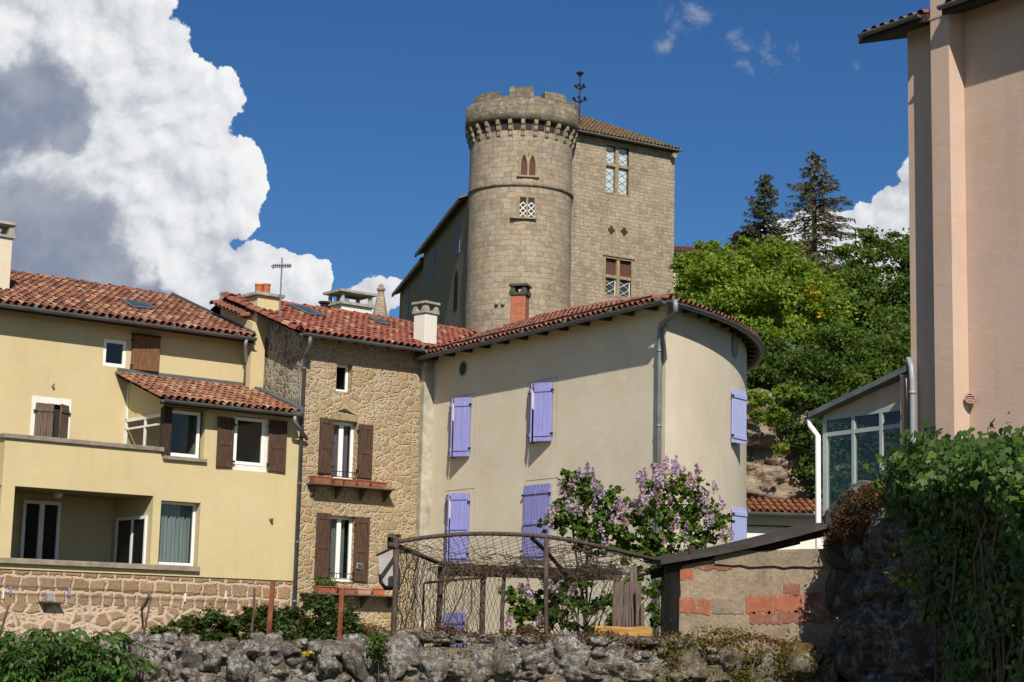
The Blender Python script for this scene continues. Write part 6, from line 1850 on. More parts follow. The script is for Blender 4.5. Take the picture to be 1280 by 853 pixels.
# ------------------------------------------------------------------ cliff and hillside vegetation
def cliff():
    # layered rock face between the cream house and the conservatory
    y0 = 60.0
    nx, nz = 150, 120
    xs = np.linspace(5.5, 16.0, nx); zs = np.linspace(-0.5, 1.0, nz)
    v = np.empty((nz, nx, 3))
    for j, z in enumerate(zs):
        for i, x in enumerate(xs):
            top = 10.2 - 0.55 * max(0, x - 8.6) - 0.9 * max(0, x - 10.3) + 0.5 * noise.noise(Vector((x * 0.9, 0, 3)))
            z = -0.5 + (max(top, 2.5) + 0.5) * j / (nz - 1)
            p = Vector((x * 0.35, z * 1.5 + 0.5 * noise.noise(Vector((x * 0.3, 5, z * 0.2))), 2.0))
            st = noise.fractal(p, 1.0, 2.1, 5)
            led = noise.noise(Vector((x * 0.22 + 9, z * 0.85, 1)))
            d = 0.7 * st + 0.8 * led + 0.3 * noise.fractal(Vector((x * 1.5, 3, z * 2.5)), 0.9, 2, 3) + 0.3 * (abs(((z + 0.25 * x + 0.6 * noise.noise(Vector((x * .5, z * .4, 7)))) * 1.1) % 1.0 - 0.5) - 0.25)
            v[j, i] = (x, y0 + 0.25 * z + 0.0 + d + 0.35 * max(0, x - 10.2) - 0.1 * (x - 8), z)
    i, j = np.meshgrid(np.arange(nx - 1), np.arange(nz - 1))
    a = (j * nx + i).ravel(); q = np.stack([a, a + 1, a + nx + 1, a + nx], 1)
    o = np_mesh('cliff', v.reshape(-1, 3), q, M['cliff'], smooth=False)
    tag(o, kind='structure')


cliff()


def ell(px, py, D, rw, rh=None, rd=None):
    """ellipsoid seen at pixel (px,py), D metres away, radii in pixels"""
    p = at(px, py, D); k = D / F
    rh = rh or rw; rd = rd or (rw + rh) / 2
    return (p[0], p[1], p[2], rw * k, rd * k, rh * k)


def hb(px, D):      # ground point of a hillside tree
    p = at(px, 600, D); return (p[0], p[1], float(hill_h(p[0], p[1])))


def hillside():
    GT = 'trees and bushes on the castle hill'
    tree('lime_tree', 'large light green broadleaf tree just above the rounded end of the cream house', 'tree', hb(955, 76),
         [ell(905, 345, 76, 52, 38), ell(962, 340, 77, 55, 38), ell(935, 385, 75, 70, 42), ell(1000, 385, 76, 58, 45), ell(890, 385, 76, 40, 34), ell(985, 430, 75, 70, 40), ell(925, 318, 77, 26, 20), ell(962, 312, 77, 14, 14), ell(1020, 352, 77, 24, 16), ell(905, 312, 78, 10, 12), ell(1045, 372, 76, 14, 14)],
         46000, 0.165, 'leaf_lime', GT, 0.2, 0.22, 190, 1, shell=0.3, up=0.2)
    tree('lime_tree', 'light green leafy tree growing beside the right corner of the castle keep', 'tree', hb(868, 82),
         [ell(868, 340, 82, 28, 26), ell(862, 362, 82, 26, 24), ell(885, 318, 83, 16, 18), ell(893, 350, 82, 30, 28)], 13000, 0.155, 'leaf_lime', GT, 0.14, 0.26, 60, 2, shell=0.35)
    tree('dark_broadleaf_tree', 'darker green broad tree on the hill right of the tall conifer', 'tree', hb(1100, 88),
         [ell(1095, 325, 88, 48, 34), ell(1135, 320, 90, 45, 30), ell(1070, 362, 86, 42, 38), ell(1115, 375, 86, 60, 45), ell(1160, 360, 88, 50, 50), ell(1085, 405, 84, 55, 40), ell(1030, 400, 93, 60, 40), ell(1090, 400, 94, 60, 45), ell(1140, 400, 94, 50, 45), ell(1020, 435, 90, 50, 24), ell(1100, 298, 88, 26, 12)],
         58000, 0.175, 'leaf_mid', GT, 0.25, 0.22, 170, 3, shell=0.3, up=0.2)
    tree('hill_bush', 'mid green bushes covering the slope above the conservatory', 'bush', hb(1075, 72),
         [ell(1050, 450, 73, 60, 40), ell(1110, 450, 73, 60, 42), ell(1085, 492, 70, 60, 36), ell(1130, 495, 71, 40, 36)], 28000, 0.155, 'leaf_mid', GT, 0.1, 0.25, 110, 4, shell=0.3)
    tree('hill_bush', 'shaded green bush behind the rounded corner of the cream house eaves', 'bush', hb(960, 68),
         [ell(965, 468, 68, 40, 28), ell(1010, 470, 69, 45, 32), ell(950, 440, 70, 26, 26)], 15000, 0.15, 'leaf_dark', GT, 0.1, 0.25, 70, 5, shell=0.3)
    tree('creeper_bush', 'dark leafy creeper hanging beside the conservatory over the rock', 'bush', hb(1010, 63),
         [ell(1008, 510, 62.5, 42, 26), ell(1022, 555, 61.5, 28, 40), ell(1028, 600, 60.5, 22, 36), ell(990, 545, 61.8, 22, 22), ell(1060, 550, 62.5, 36, 55), ell(1100, 560, 62.5, 36, 55), ell(1060, 620, 61, 36, 40)],
         28000, 0.14, 'leaf_dark', GT, 0.08, 0.26, 120, 6, shell=0.3)
    tree('creeper_bush', 'sunlit yellow green scrub clinging to the top of the rock', 'bush', tuple(at(960, 512, 60.9)),
         [ell(952, 498, 61.0, 18, 12), ell(972, 520, 60.6, 12, 14), ell(946, 520, 60.5, 10, 8), ell(985, 492, 61.5, 20, 10), ell(975, 562, 60.0, 9, 8)], 3600, 0.115, 'leaf_lime', GT, 0.04, 0.3, 40, 7, limbs=6)
    tree('plum_tree', 'dark purple leaved tree at the foot of the conifers', 'tree', hb(936, 104), [ell(936, 300, 104, 20, 13), ell(925, 306, 104, 14, 9)], 1500, 0.3, 'plum', GT, 0.1, 0.3, 20, 8)
    tree('flowering_broom', 'small bush of yellow flowers in front of the conifers', 'bush', hb(1025, 80), [ell(1022, 372, 74.5, 16, 7), ell(1012, 360, 74.5, 7, 10), ell(1026, 392, 73.5, 5, 8)], 220, 0.12, 'yellow_flower', GT, 0.05, 0.3, 16, 9, limbs=5)
    tree('hill_bush', 'dull green bush low between the two conifers', 'bush', hb(975, 98), [ell(975, 322, 98, 40, 26), ell(1010, 345, 96, 45, 30)], 4500, 0.3, 'needle_brown', GT, 0.1, 0.28, 50, 10)

    def conifer(name, label, px, ytop, ybot, D, width, nb, seed, mat, droop, dens):
        rng = np.random.default_rng(seed)
        top = at(px, ytop, D); base = np.array(hb(px, D)); top[0] = base[0] = at(px, (ytop + ybot) / 2, D)[0]
        base[0] = top[0]; base[1] = top[1]
        o = bpy.data.objects.new(name, None); COL.objects.link(o); o.location = base; tag(o, label, 'tree', GT)
        H = top[2] - base[2]; k = D / F
        zb = at(px, ybot, D)[2] - base[2]
        mb = MB(); mb.tube([(0, 0, -0.3), (0, 0, H * 0.6), (0, 0, H)], [0.24, 0.15, 0.02], 8)
        VV = []; QQ = []; nq = 0
        z = zb
        lev = 0
        while z < H - 0.15:
            f = (z - zb) / (H - zb)
            rad = width * k * ((1 - f) ** 0.8 * 0.92 + 0.06)
            n = max(4, int(nb * (1 - f * 0.5)))
            for b in range(n):
                a = rng.uniform(0, 2 * pi); L = rad * rng.uniform(0.55, 1.12)
                d = np.array([cos(a), sin(a), 0]); up_ = rng.uniform(-0.1, 0.16) + 0.35 * f ** 2
                pts = [np.array([0, 0, z]) + d * L * u + np.array([0, 0, L * (up_ * u - droop * u * u + 0.16 * u ** 4)]) for u in (0, 0.3, 0.6, 0.85, 1.0)]
                mb.tube(pts, [0.035, 0.028, 0.02, 0.014, 0.006], 4, cap=False)
                m_ = int(dens * L) + 6
                u = rng.uniform(0.18, 1.03, m_)
                P = np.stack([d[0] * L * u, d[1] * L * u, z + L * (up_ * u - droop * u * u + 0.16 * u ** 4)], 1)
                side = np.array([-d[1], d[0], 0])
                lat = rng.normal(0, 0.16, m_)[:, None] * (1.15 - u)[:, None] * L * 0.8
                P = P + side * lat + np.array([0, 0, 1]) * (-np.abs(rng.normal(0, 0.10, m_)))[:, None]
                ax = d * 0.8 + side * np.sign(lat) * 0.7 + np.array([0, 0, -0.5]) + rng.normal(size=(m_, 3)) * 0.35
                v, q = leaf_cloud(P, 0.22, 0.28, 0.3, rng=rng, axis=ax)
                VV.append(v); QQ.append(q + nq); nq += len(v)
            z += rng.uniform(0.20, 0.42) * (1.15 - 0.55 * f); lev += 1
        np_mesh('crown', np.concatenate(VV), np.concatenate(QQ), M[mat], o)
        mb.build('trunk', M['bark'], o, smooth=True, uv=False)
    conifer('conifer', 'tall open conifer with drooping brownish branches, the taller of the two', 1018, 189, 390, 100, 104, 9, 21, 'needle_brown', 0.34, 26)
    conifer('conifer', 'narrow dark green spire of a conifer, the shorter of the two', 956, 216, 350, 103, 60, 11, 22, 'needle', 0.12, 34)


hillside()


# ------------------------------------------------------------------ foreground: rough garden wall
def rock(rng, c, r, sub=3, sharp=0.28):
    """one irregular field stone: verts, faces"""
    bm = bmesh.new(); bmesh.ops.create_icosphere(bm, subdivisions=sub, radius=1.0)
    off = Vector(rng.uniform(-50, 50, 3)); pl = [(Vector(unit(rng.normal(size=3))), rng.uniform(0.52, 0.9)) for _ in range(12)]
    Rz = Matrix.Rotation(rng.uniform(-0.5, 0.5), 3, 'Y') @ Matrix.Rotation(rng.uniform(0, 6), 3, 'Z')
    vs = []
    for v in bm.verts:
        p = v.co.normalized(); d = 1.0
        for n_, h in pl:
            t = p.dot(n_)
            if t > 0.05: d = min(d, h / t)
        d *= 1.12 + sharp * 0.5 * noise.fractal(p * 1.8 + off, 1.0, 2.0, 3) + 0.16 * noise.fractal(p * 4.5 + off, 0.75, 2.1, 5)
        q = p * d
        vs.append((c[0] + q.x * r[0], c[1] + q.y * r[1], c[2] + q.z * r[2]))
    fs = [tuple(v.index for v in f.verts) for f in bm.faces]
    bm.free(); return vs, fs


WY = 17.0


def wx(px, py=800, D=WY): return at(px, py, D)[0]


def garden_wall():
    o = bpy.data.objects.new('garden_wall', None); COL.objects.link(o); o.location = (0, WY, 0)
    tag(o, 'low dry stone wall of rough lichen covered grey stones along the bottom', 'wall')
    rng = np.random.default_rng(12)
    k = WY / F
    mb = MB(); mo = MB()
    xl, xr = wx(-120), wx(1045)
    zt = lambda x: at(640 + x / k, 800 - 0.012 * (x / k), WY)[2]
    # packed core
    core = MB(); core.box(xl, xr, -0.07, 0.5, -0.2, 1.47)
    n = 70
    core.build('rubble_core', M['moss_rock'], o)
    # explicit big stones read off the top course: (px centre, py centre, half w px, half h px)
    big = [(195, 822, 26, 27), (235, 823, 24, 28), (270, 815, 17, 19), (302, 825, 20, 26), (345, 822, 22, 28), (372, 838, 16, 16), (412, 824, 18, 26), (447, 822, 21, 28),
           (500, 820, 32, 30), (548, 822, 22, 28), (596, 819, 20, 30), (630, 818, 20, 26), (668, 818, 22, 24), (712, 820, 32, 27), (768, 822, 34, 26), (822, 825, 26, 25),
           (870, 828, 28, 26), (918, 826, 26, 26), (960, 832, 24, 24), (1000, 830, 24, 26), (165, 838, 18, 20), (325, 846, 24, 10), (385, 826, 8, 10), (480, 848, 16, 10), (570, 845, 18, 12),
           (655, 847, 24, 10), (740, 846, 24, 12), (800, 848, 20, 10), (845, 846, 18, 12), (895, 852, 20, 12), (940, 856, 20, 12), (250, 850, 22, 12), (205, 856, 20, 12), (420, 856, 20, 10), (280, 838, 18, 12)] + [(x_, 806 + (x_ * 7) % 9, 15 + (x_ * 3) % 6, 10) for x_ in range(180, 470, 27)]
    for i, (bx, by, w, h) in enumerate(big):
        c = at(bx, by + (7 if by < 835 else 0), WY)
        tgt = mb if bx < 800 else mo
        vs, fs = rock(rng, (c[0], 0.08 + rng.uniform(-0.03, 0.03), c[2]), (w * k * 1.16, 0.3, h * k * 1.13), 4)
        tgt.add(vs, fs)
    # lower courses, out of the photograph's frame
    z = 1.05
    while z > 0.05:
        x = xl
        while x < xr:
            w = rng.uniform(0.14, 0.26)
            vs, fs = rock(rng, (x + w, 0.08, z), (w * 1.15, 0.28, rng.uniform(0.13, 0.17)), 3); (mb if x < 1.3 else mo).add(vs, fs); x += 2 * w
        z -= 0.26
    # chinking: little stones between the big ones and along the head
    for i in range(170):
        x = rng.uniform(wx(150), xr - 0.05); zz = rng.uniform(1.1, 1.5)
        r = rng.uniform(0.03, 0.075)
        vs, fs = rock(rng, (x, rng.uniform(-0.12, 0.02), zz), (r * 1.2, r, r * 0.9), 3); (mb if x < 1.3 else mo).add(vs, fs)
    for i in range(60):
        x = rng.uniform(wx(470), wx(860)); r = rng.uniform(0.04, 0.09)
        vs, fs = rock(rng, (x, rng.uniform(0.05, 0.45), 1.56 + rng.uniform(-.03, 0.02)), (r * 1.5, r * 1.3, r * 0.7), 3); mb.add(vs, fs)
    mb.build('stones', M['wall_rock'], o, smooth=True, uv=False)
    mo.build('mossy_stones', M['moss_rock'], o, smooth=True, uv=False)
    # thin dry moss and grass tufts along the head
    n = 5200
    x = rng.uniform(wx(455), wx(1000), n); yv = rng.uniform(-0.15, 0.35, n)
    cl = 0.5 + 0.5 * np.sin(x * 5.1) * np.sin(x * 2.3 + 1)
    keep = rng.uniform(size=n) < 0.25 + 0.75 * cl
    pts = np.stack([x, yv, 1.60 + 0.03 * np.sin(x * 9) + rng.normal(0, 0.02, n) - 0.25 * (yv < -0.08) * rng.uniform(0, 1, n)], 1)[keep]
    v, q = leaf_cloud(pts, 0.035, 0.4, 0.1, rng=rng); m_ = np_mesh('moss', v, q, M['dry_moss'], o); m_['kind'] = 'stuff'
    # moss cushions on the right part
    pts = []
    for (bx, by, w, h) in ((880, 800, 30, 14), (935, 812, 28, 20), (838, 815, 14, 28), (905, 790, 30, 8), (850, 845, 20, 12), (925, 845, 16, 8), (975, 820, 10, 24)):
        m2 = 420; c = at(bx, by, WY)
        pts.append(np.stack([c[0] + rng.normal(0, w * k * 0.5, m2), -0.2 + rng.normal(0, 0.02, m2), c[2] + rng.normal(0, h * k * 0.5, m2)], 1))
    v, q = leaf_cloud(np.concatenate(pts), 0.022, 0.6, 0.3, rng=rng); m_ = np_mesh('moss_cushion', v, q, M['moss_leaf'], o); m_['kind'] = 'stuff'


M['moss_leaf'] = leaf_mat('moss_fronds', [(0.11, 0.10, 0.015), (0.16, 0.135, 0.02), (0.08, 0.075, 0.014), (0.14, 0.10, 0.03)], 0.2, 0.9, 0.05)
garden_wall()


# ------------------------------------------------------------------ tall ivy-grown wall on the right
def tall_wall():
    o = bpy.data.objects.new('tall_stone_wall', None); COL.objects.link(o)
    X0 = wx(1040, 720, 17.6)
    o.location = (X0, 12.5, 0)
    tag(o, 'tall dark rough stone wall in shade on the right, topped with brown moss', 'wall')
    rng = np.random.default_rng(31)
    mb = MB(); core = MB()
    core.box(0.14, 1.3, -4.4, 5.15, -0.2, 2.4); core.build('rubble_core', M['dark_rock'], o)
    z = 0.1
    while z < 2.95:
        h = rng.uniform(0.12, 0.19); y = -4.4
        while y < 5.2:
            w = rng.uniform(0.08, 0.24)
            top = min(3.02 - 0.55 * max(0, (y - 4.55)) ** 1.5, 1.5 + 0.103 * (y + 12.5))
            if z < top:
                vs, fs = rock(rng, (0.14 + rng.uniform(-0.06, 0.06), y + w, z + rng.uniform(-0.09, 0.09)), (0.19, w * 1.12, h * rng.uniform(0.7, 1.45)), 3); mb.add(vs, fs)
            y += 2 * w
        z += 2 * h * 0.92
    # far end face + head
    for i in range(46):
        vs, fs = rock(rng, (rng.uniform(0.15, 1.2), 5.1, rng.uniform(0.1, 2.6)), (0.22, 0.2, 0.15), 3); mb.add(vs, fs)
    for i in range(40):
        y = rng.uniform(1.5, 5.0); vs, fs = rock(rng, (rng.uniform(0.2, 1.2), y, min(2.82 - 0.3 * max(0, y - 4.4), 1.35 + 0.103 * (y + 12.5))), (0.25, 0.22, 0.14), 3); mb.add(vs, fs)
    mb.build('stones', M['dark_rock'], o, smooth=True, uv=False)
    # brown moss / dead stonecrop over the far top
    pts = []
    for (bx, by, w, h) in ((1082, 606, 22, 9), (1062, 622, 14, 14), (1050, 645, 10, 16), (1098, 612, 14, 12), (1075, 640, 12, 10), (1040, 668, 8, 12), (1060, 660, 8, 8)):
        m2 = 620; c = at(bx, by, (X0 - 0.12) * F / (bx - 640)) - np.array([X0, 12.5, 0])
        pts.append(np.stack([c[0] + rng.normal(0.05, 0.05, m2), c[1] + rng.normal(0.0, 0.22, m2), c[2] + rng.normal(-0.05, h * 0.0072 * 0.45, m2)], 1))
    v, q = leaf_cloud(np.concatenate(pts), 0.032, 0.5, 0.3, rng=rng); m_ = np_mesh('moss', v, q, M['dry_moss'], o); m_['kind'] = 'stuff'

    # ivy
    g = bpy.data.objects.new('ivy', None); COL.objects.link(g); g.location = (X0, 12.5, 0)
    tag(g, 'thick glossy green ivy tumbling over the top of the tall wall', 'ivy')
    P = []; O = []
    def add(c, sig, n, out):
        P.append(np.array(c) + rng.normal(size=(n, 3)) * np.array(sig)); O.append(np.tile(np.array(out, float), (n, 1)))
    for i in range(1050):
        y = rng.uniform(-2.6, 0.75); t_ = rng.uniform(0, 1)
        hump = 1.55 + 0.106 * (y + 12.5) + 0.05 * sin(y * 2.9) + 0.04 * sin(y * 6.3 + 1) - 0.3 * max(0, y - 0.3)
        if t_ < 0.42:       # crest
            add((rng.uniform(-0.26, 1.4), y, hump - 0.08 + rng.uniform(-0.08, 0.05)), (0.12, 0.14, 0.06), 64, (-0.2, -0.6, 0.9))
        else:               # hanging face
            zlo = float(np.interp(y, [-1.4, -0.6, 0.1, 0.5, 0.75], [0.3, 1.1, 1.75, 2.2, 2.45])); zz = hump - 0.08 - rng.uniform(0, 1) ** 0.95 * (hump - 0.08 - zlo)
            dz_ = hump - zz; add((-0.06 - 0.26 * max(0, 1 - dz_ / 0.45) + 0.04 * sin(zz * 5 + y * 3) + rng.uniform(-0.05, 0.04), y, zz), (0.06, 0.11, 0.11), 64, (-1.0, -0.25, 0.38))
    pts = np.concatenate(P); out = np.concatenate(O)
    dwn = np.tile(np.array([[-0.25, -0.1, -1.0]]), (len(pts), 1)) + rng.normal(size=(len(pts), 3)) * 0.55
    v, q = lobed_leaves(pts, 0.044, dwn, out * 1.3, rng)
    np_mesh('leaves', v, q, M['ivy'], g)
    mb = MB()
    for i in range(11):
        y = rng.uniform(-2.4, 0.6); z0 = 1.42 + 0.106 * (y + 12.5); pp = []
        for s in range(7): pp.append((-0.16 - 0.05 * rng.uniform(), y + 0.12 * rng.normal(), z0 - s * rng.uniform(0.18, 0.34)))
        mb.tube(pp, 0.011, 5)
    # a few tendrils reaching out over the bare stone
    T = []
    for (x0, y0, x1, y1, D) in ((1215, 705, 1135, 722, 14.2), (1200, 715, 1165, 745, 14.0), (1230, 735, 1178, 772, 13.4), (1260, 640, 1150, 690, 13.8), (1175, 600, 1128, 640, 14.8)):
        a, b = at(x0, y0, D), at(x1, y1, D); L = [a + (b - a) * u + np.array([-0.05 * sin(u * 3), 0, 0.05 * sin(u * 7)]) for u in np.linspace(0, 1, 8)]
        L = [p - np.array([X0, 12.5, 0]) - np.array([0.12, 0, 0]) for p in L]; mb.tube(L, 0.007, 4)
        for p in L: T.append(p + rng.normal(size=(9, 3)) * 0.035)
    mb.build('stem_tangle', M['bark'], g, smooth=True, uv=False)
    v, q = leaf_cloud(np.concatenate(T), 0.05, 0.7, 0.3, rng=rng); np_mesh('tendril_leaves', v, q, M['leaf_lime'], g)


tall_wall()


# ------------------------------------------------------------------ little brick shed under a sheet roof
def shed():
    Y = 17.75
    f = Frame((0, Y, 0), 90.0)
    p = f.px
    o = bpy.data.objects.new('brick_shed', None); COL.objects.link(o); ox = p(940, 740)[0]; o.location = (ox, Y, 0)
    tag(o, 'small crumbling shed of cement and hollow bricks under a dark sloping sheet roof', 'shed')
    q = lambda a, b, y=0.0: p(a, b, y) - np.array([ox, 0, 0])
    rng = random.Random(3)
    # rendered wall with an uneven outline
    out = [(848, 800), (849, 770), (851, 742), (850, 722), (853, 708), (868, 704), (890, 700), (894, 697), (894, 692), (960, 688), (1000, 686.5), (1046, 686), (1046, 800)]
    pts = [q(a, b) for a, b in out]; pts[0][2] = 1.2; pts[-1][2] = 1.2
    mb = MB(); mb.prism([(a[0], 0, a[2]) for a in pts][::-1], (0, 0.22, 0)); mb.build('wall', M['shed_render'], o)
    # upper concrete block course sits proud, with its joint
    def slab(px0, py0, px1, py1, out_, mat, name, jag=0.012):
        a = q(px0, py1); b = q(px1, py0); n = 14
        top = [(a[0] + (b[0] - a[0]) * i / n, -out_, b[2] + rng.uniform(-jag, jag)) for i in range(n + 1)]
        bot = [(a[0] + (b[0] - a[0]) * i / n, -out_, a[2] + rng.uniform(-jag, jag)) for i in range(n, -1, -1)]
        m2 = MB(); m2.prism(top + bot, (0, out_ + 0.01, 0)); return m2.build(name, M[mat], o)
    slab(893, 691, 1044, 706.5, 0.03, 'shed_block', 'lintel_block')
    for (a, b, c, d, m_) in ((849, 749.5, 888, 768, 'hollow_brick'), (932, 746, 966, 765.5, 'hollow_brick'), (967.5, 745, 1003, 764, 'hollow_brick'), (937, 766.5, 976, 779, 'hollow_brick_dull'), (977.5, 765.5, 1040, 778, 'hollow_brick_dull'),
                             (979, 732, 1000, 743.5, 'hollow_brick_dull'), (850, 712, 866, 724, 'hollow_brick'), (868, 704.5, 915, 711, 'hollow_brick_dull'), (1005, 742, 1044, 763, 'hollow_brick_dull')):
        slab(a, b, c, d, 0.008, m_, 'brick', 0.022)
    slab(890, 749, 930, 767, 0.008, 'shed_block', 'bare_block', 0.006)
    # return walls, dark inside
    mb = MB(); a = q(848, 750); mb.box(a[0] + 0.0, a[0] + 0.16, 0.222, 1.9, 0, q(850, 712)[2]); mb.build('side_wall', M['shed_render'], o)
    mb = MB(); b = q(1046, 700); mb.box(a[0], b[0], 1.9, 2.0, 0, b[2] + 0.1); mb.build('back_wall', M['room'], o)
    # roof: corrugated dark sheet, falling to the left
    l, r = q(826, 700, -0.1), q(1044, 652, -0.1)
    n = 60; mb = MB(); vs = []
    for j, yy in enumerate((-0.10, 2.1)):
        for i in range(n + 1):
            u = i / n; vs.append((l[0] + (r[0] - l[0]) * u, yy, l[2] + (r[2] - l[2]) * u + 0.10 * j - 0.03 * sin(u * pi)))
    for j, yy in enumerate((-0.10, 2.1)):
        for i in range(n + 1):
            u = i / n; vs.append((l[0] + (r[0] - l[0]) * u, yy, l[2] + (r[2] - l[2]) * u + 0.10 * j - 0.03 * sin(u * pi) - 0.045))
    N = n + 1; fs = []
    for i in range(n): fs += [(i, i + 1, N + i + 1, N + i), (2 * N + i, 3 * N + i, 3 * N + i + 1, 2 * N + i + 1), (i, 2 * N + i, 2 * N + i + 1, i + 1), (N + i, N + i + 1, 3 * N + i + 1, 3 * N + i)]
    fs += [(0, N, 3 * N, 2 * N), (n, 2 * N + n, 3 * N + n, N + n)]
    mb.add(vs, fs); mb.build('roof_sheet', M['sheet_dark'], o)
    for yy in (0.05, 1.7):
        mb = MB(); a2 = l + np.array([0.05, 0, -0.03]); b2 = r + np.array([-0.05, 0, -0.03])
        mb.prism([(a2[0], yy, a2[2] - 0.10), (b2[0], yy, b2[2] - 0.10), (b2[0], yy, b2[2] - 0.0), (a2[0], yy, a2[2] + 0.0)], (0, 0.07, 0))
        mb.build('roof_beam', M['dark_wood'], o)
    mb = MB(); a = q(866, 700); mb.prism([(a[0], 0.02, a[2] - 0.05), (a[0] + 0.05, 0.02, a[2] - 0.05), (a[0] + 0.02, 0.02, a[2] + 0.14), (a[0] - 0.05, 0.02, a[2] + 0.14)], (0, 0.08, 0)); mb.build('roof_strut', M['dark_wood'], o)


def shed_mats():
    for nm, base, dark in (('shed_render', (0.30, 0.235, 0.165), 0.6), ('shed_block', (0.25, 0.20, 0.145), 0.7)):
        m_, t, b = new_mat(nm); o = objco(t)
        n1 = t.noise(o, 3.0, 7.0, 0.7, 0.4); n2 = t.noise(o, 30.0, 4.0, 0.7)
        c = t.ramp(n1, [(0.32, [x * dark for x in base]), (0.55, base), (0.72, [min(1, x * 1.3) for x in base])])
        c = t.mix(1.0, c, t.ramp(n2, [(0.25, 0.7), (0.7, 1.1)]), 'MULTIPLY')
        t.set(b.inputs['Base Color'], c); b.inputs['Roughness'].default_value = 0.95; b.inputs['Specular IOR Level'].default_value = 0.1
        bump(t, b, t.m('ADD', n1, t.m('MULTIPLY', n2, 0.5)), 0.8, 0.03); M[nm] = m_
    for nm, base in (('hollow_brick', (0.30, 0.098, 0.052)), ('hollow_brick_dull', (0.22, 0.085, 0.055))):
        m_, t, b = new_mat(nm); o = objco(t)
        n1 = t.noise(o, 6.0, 6.0, 0.7); n2 = t.noise(o, 3.5, 5.0, 0.7)
        c = t.mix(1.0, base, t.ramp(n1, [(0.25, 0.6), (0.7, 1.15)]), 'MULTIPLY')
        c = t.mix(t.ramp(n2, [(0.55, 0.0), (0.66, 0.8)]), c, (0.33, 0.26, 0.19))
        wv = t.node('ShaderNodeTexWave', {'Vector': o, 'Scale': 14.0, 'Distortion': 0.3}); wv.bands_direction = 'Z'
        t.set(b.inputs['Base Color'], c); b.inputs['Roughness'].default_value = 0.9
        bump(t, b, t.m('ADD', n1, t.m('MULTIPLY', wv.outputs['Fac'], 0.08)), 0.4, 0.015); M[nm] = m_
    M['sheet_dark'] = plain('dark_roof_sheet', (0.055, 0.045, 0.04), 0.85, 0, 0.4, 5.0, 0.2, 0.3)
    M['cage_wood'] = plain('weathered_pole', (0.085, 0.062, 0.05), 0.9, 0, 0.45, 9.0, 0.1, 0.4, (4, 4, 1))
    M['wire'] = plain('rusty_wire', (0.07, 0.05, 0.04), 0.7, 0.2, 0.2, 9.0, 0.2)
    M['plank'] = plain('grey_brown_plank', (0.13, 0.098, 0.08), 0.9, 0, 0.45, 10.0, 0.1, 0.4, (6, 6, 0.5))
    M['yellow_wood'] = plain('fresh_yellow_timber', (0.38, 0.21, 0.065), 0.85, 0, 0.3, 8.0, 0.15, 0.3, (0.6, 5, 5))
    M['grey_sheet'] = plain('pale_grey_sheet', (0.34, 0.32, 0.31), 0.7, 0, 0.15, 4.0, 0.2)


shed_mats()
shed()


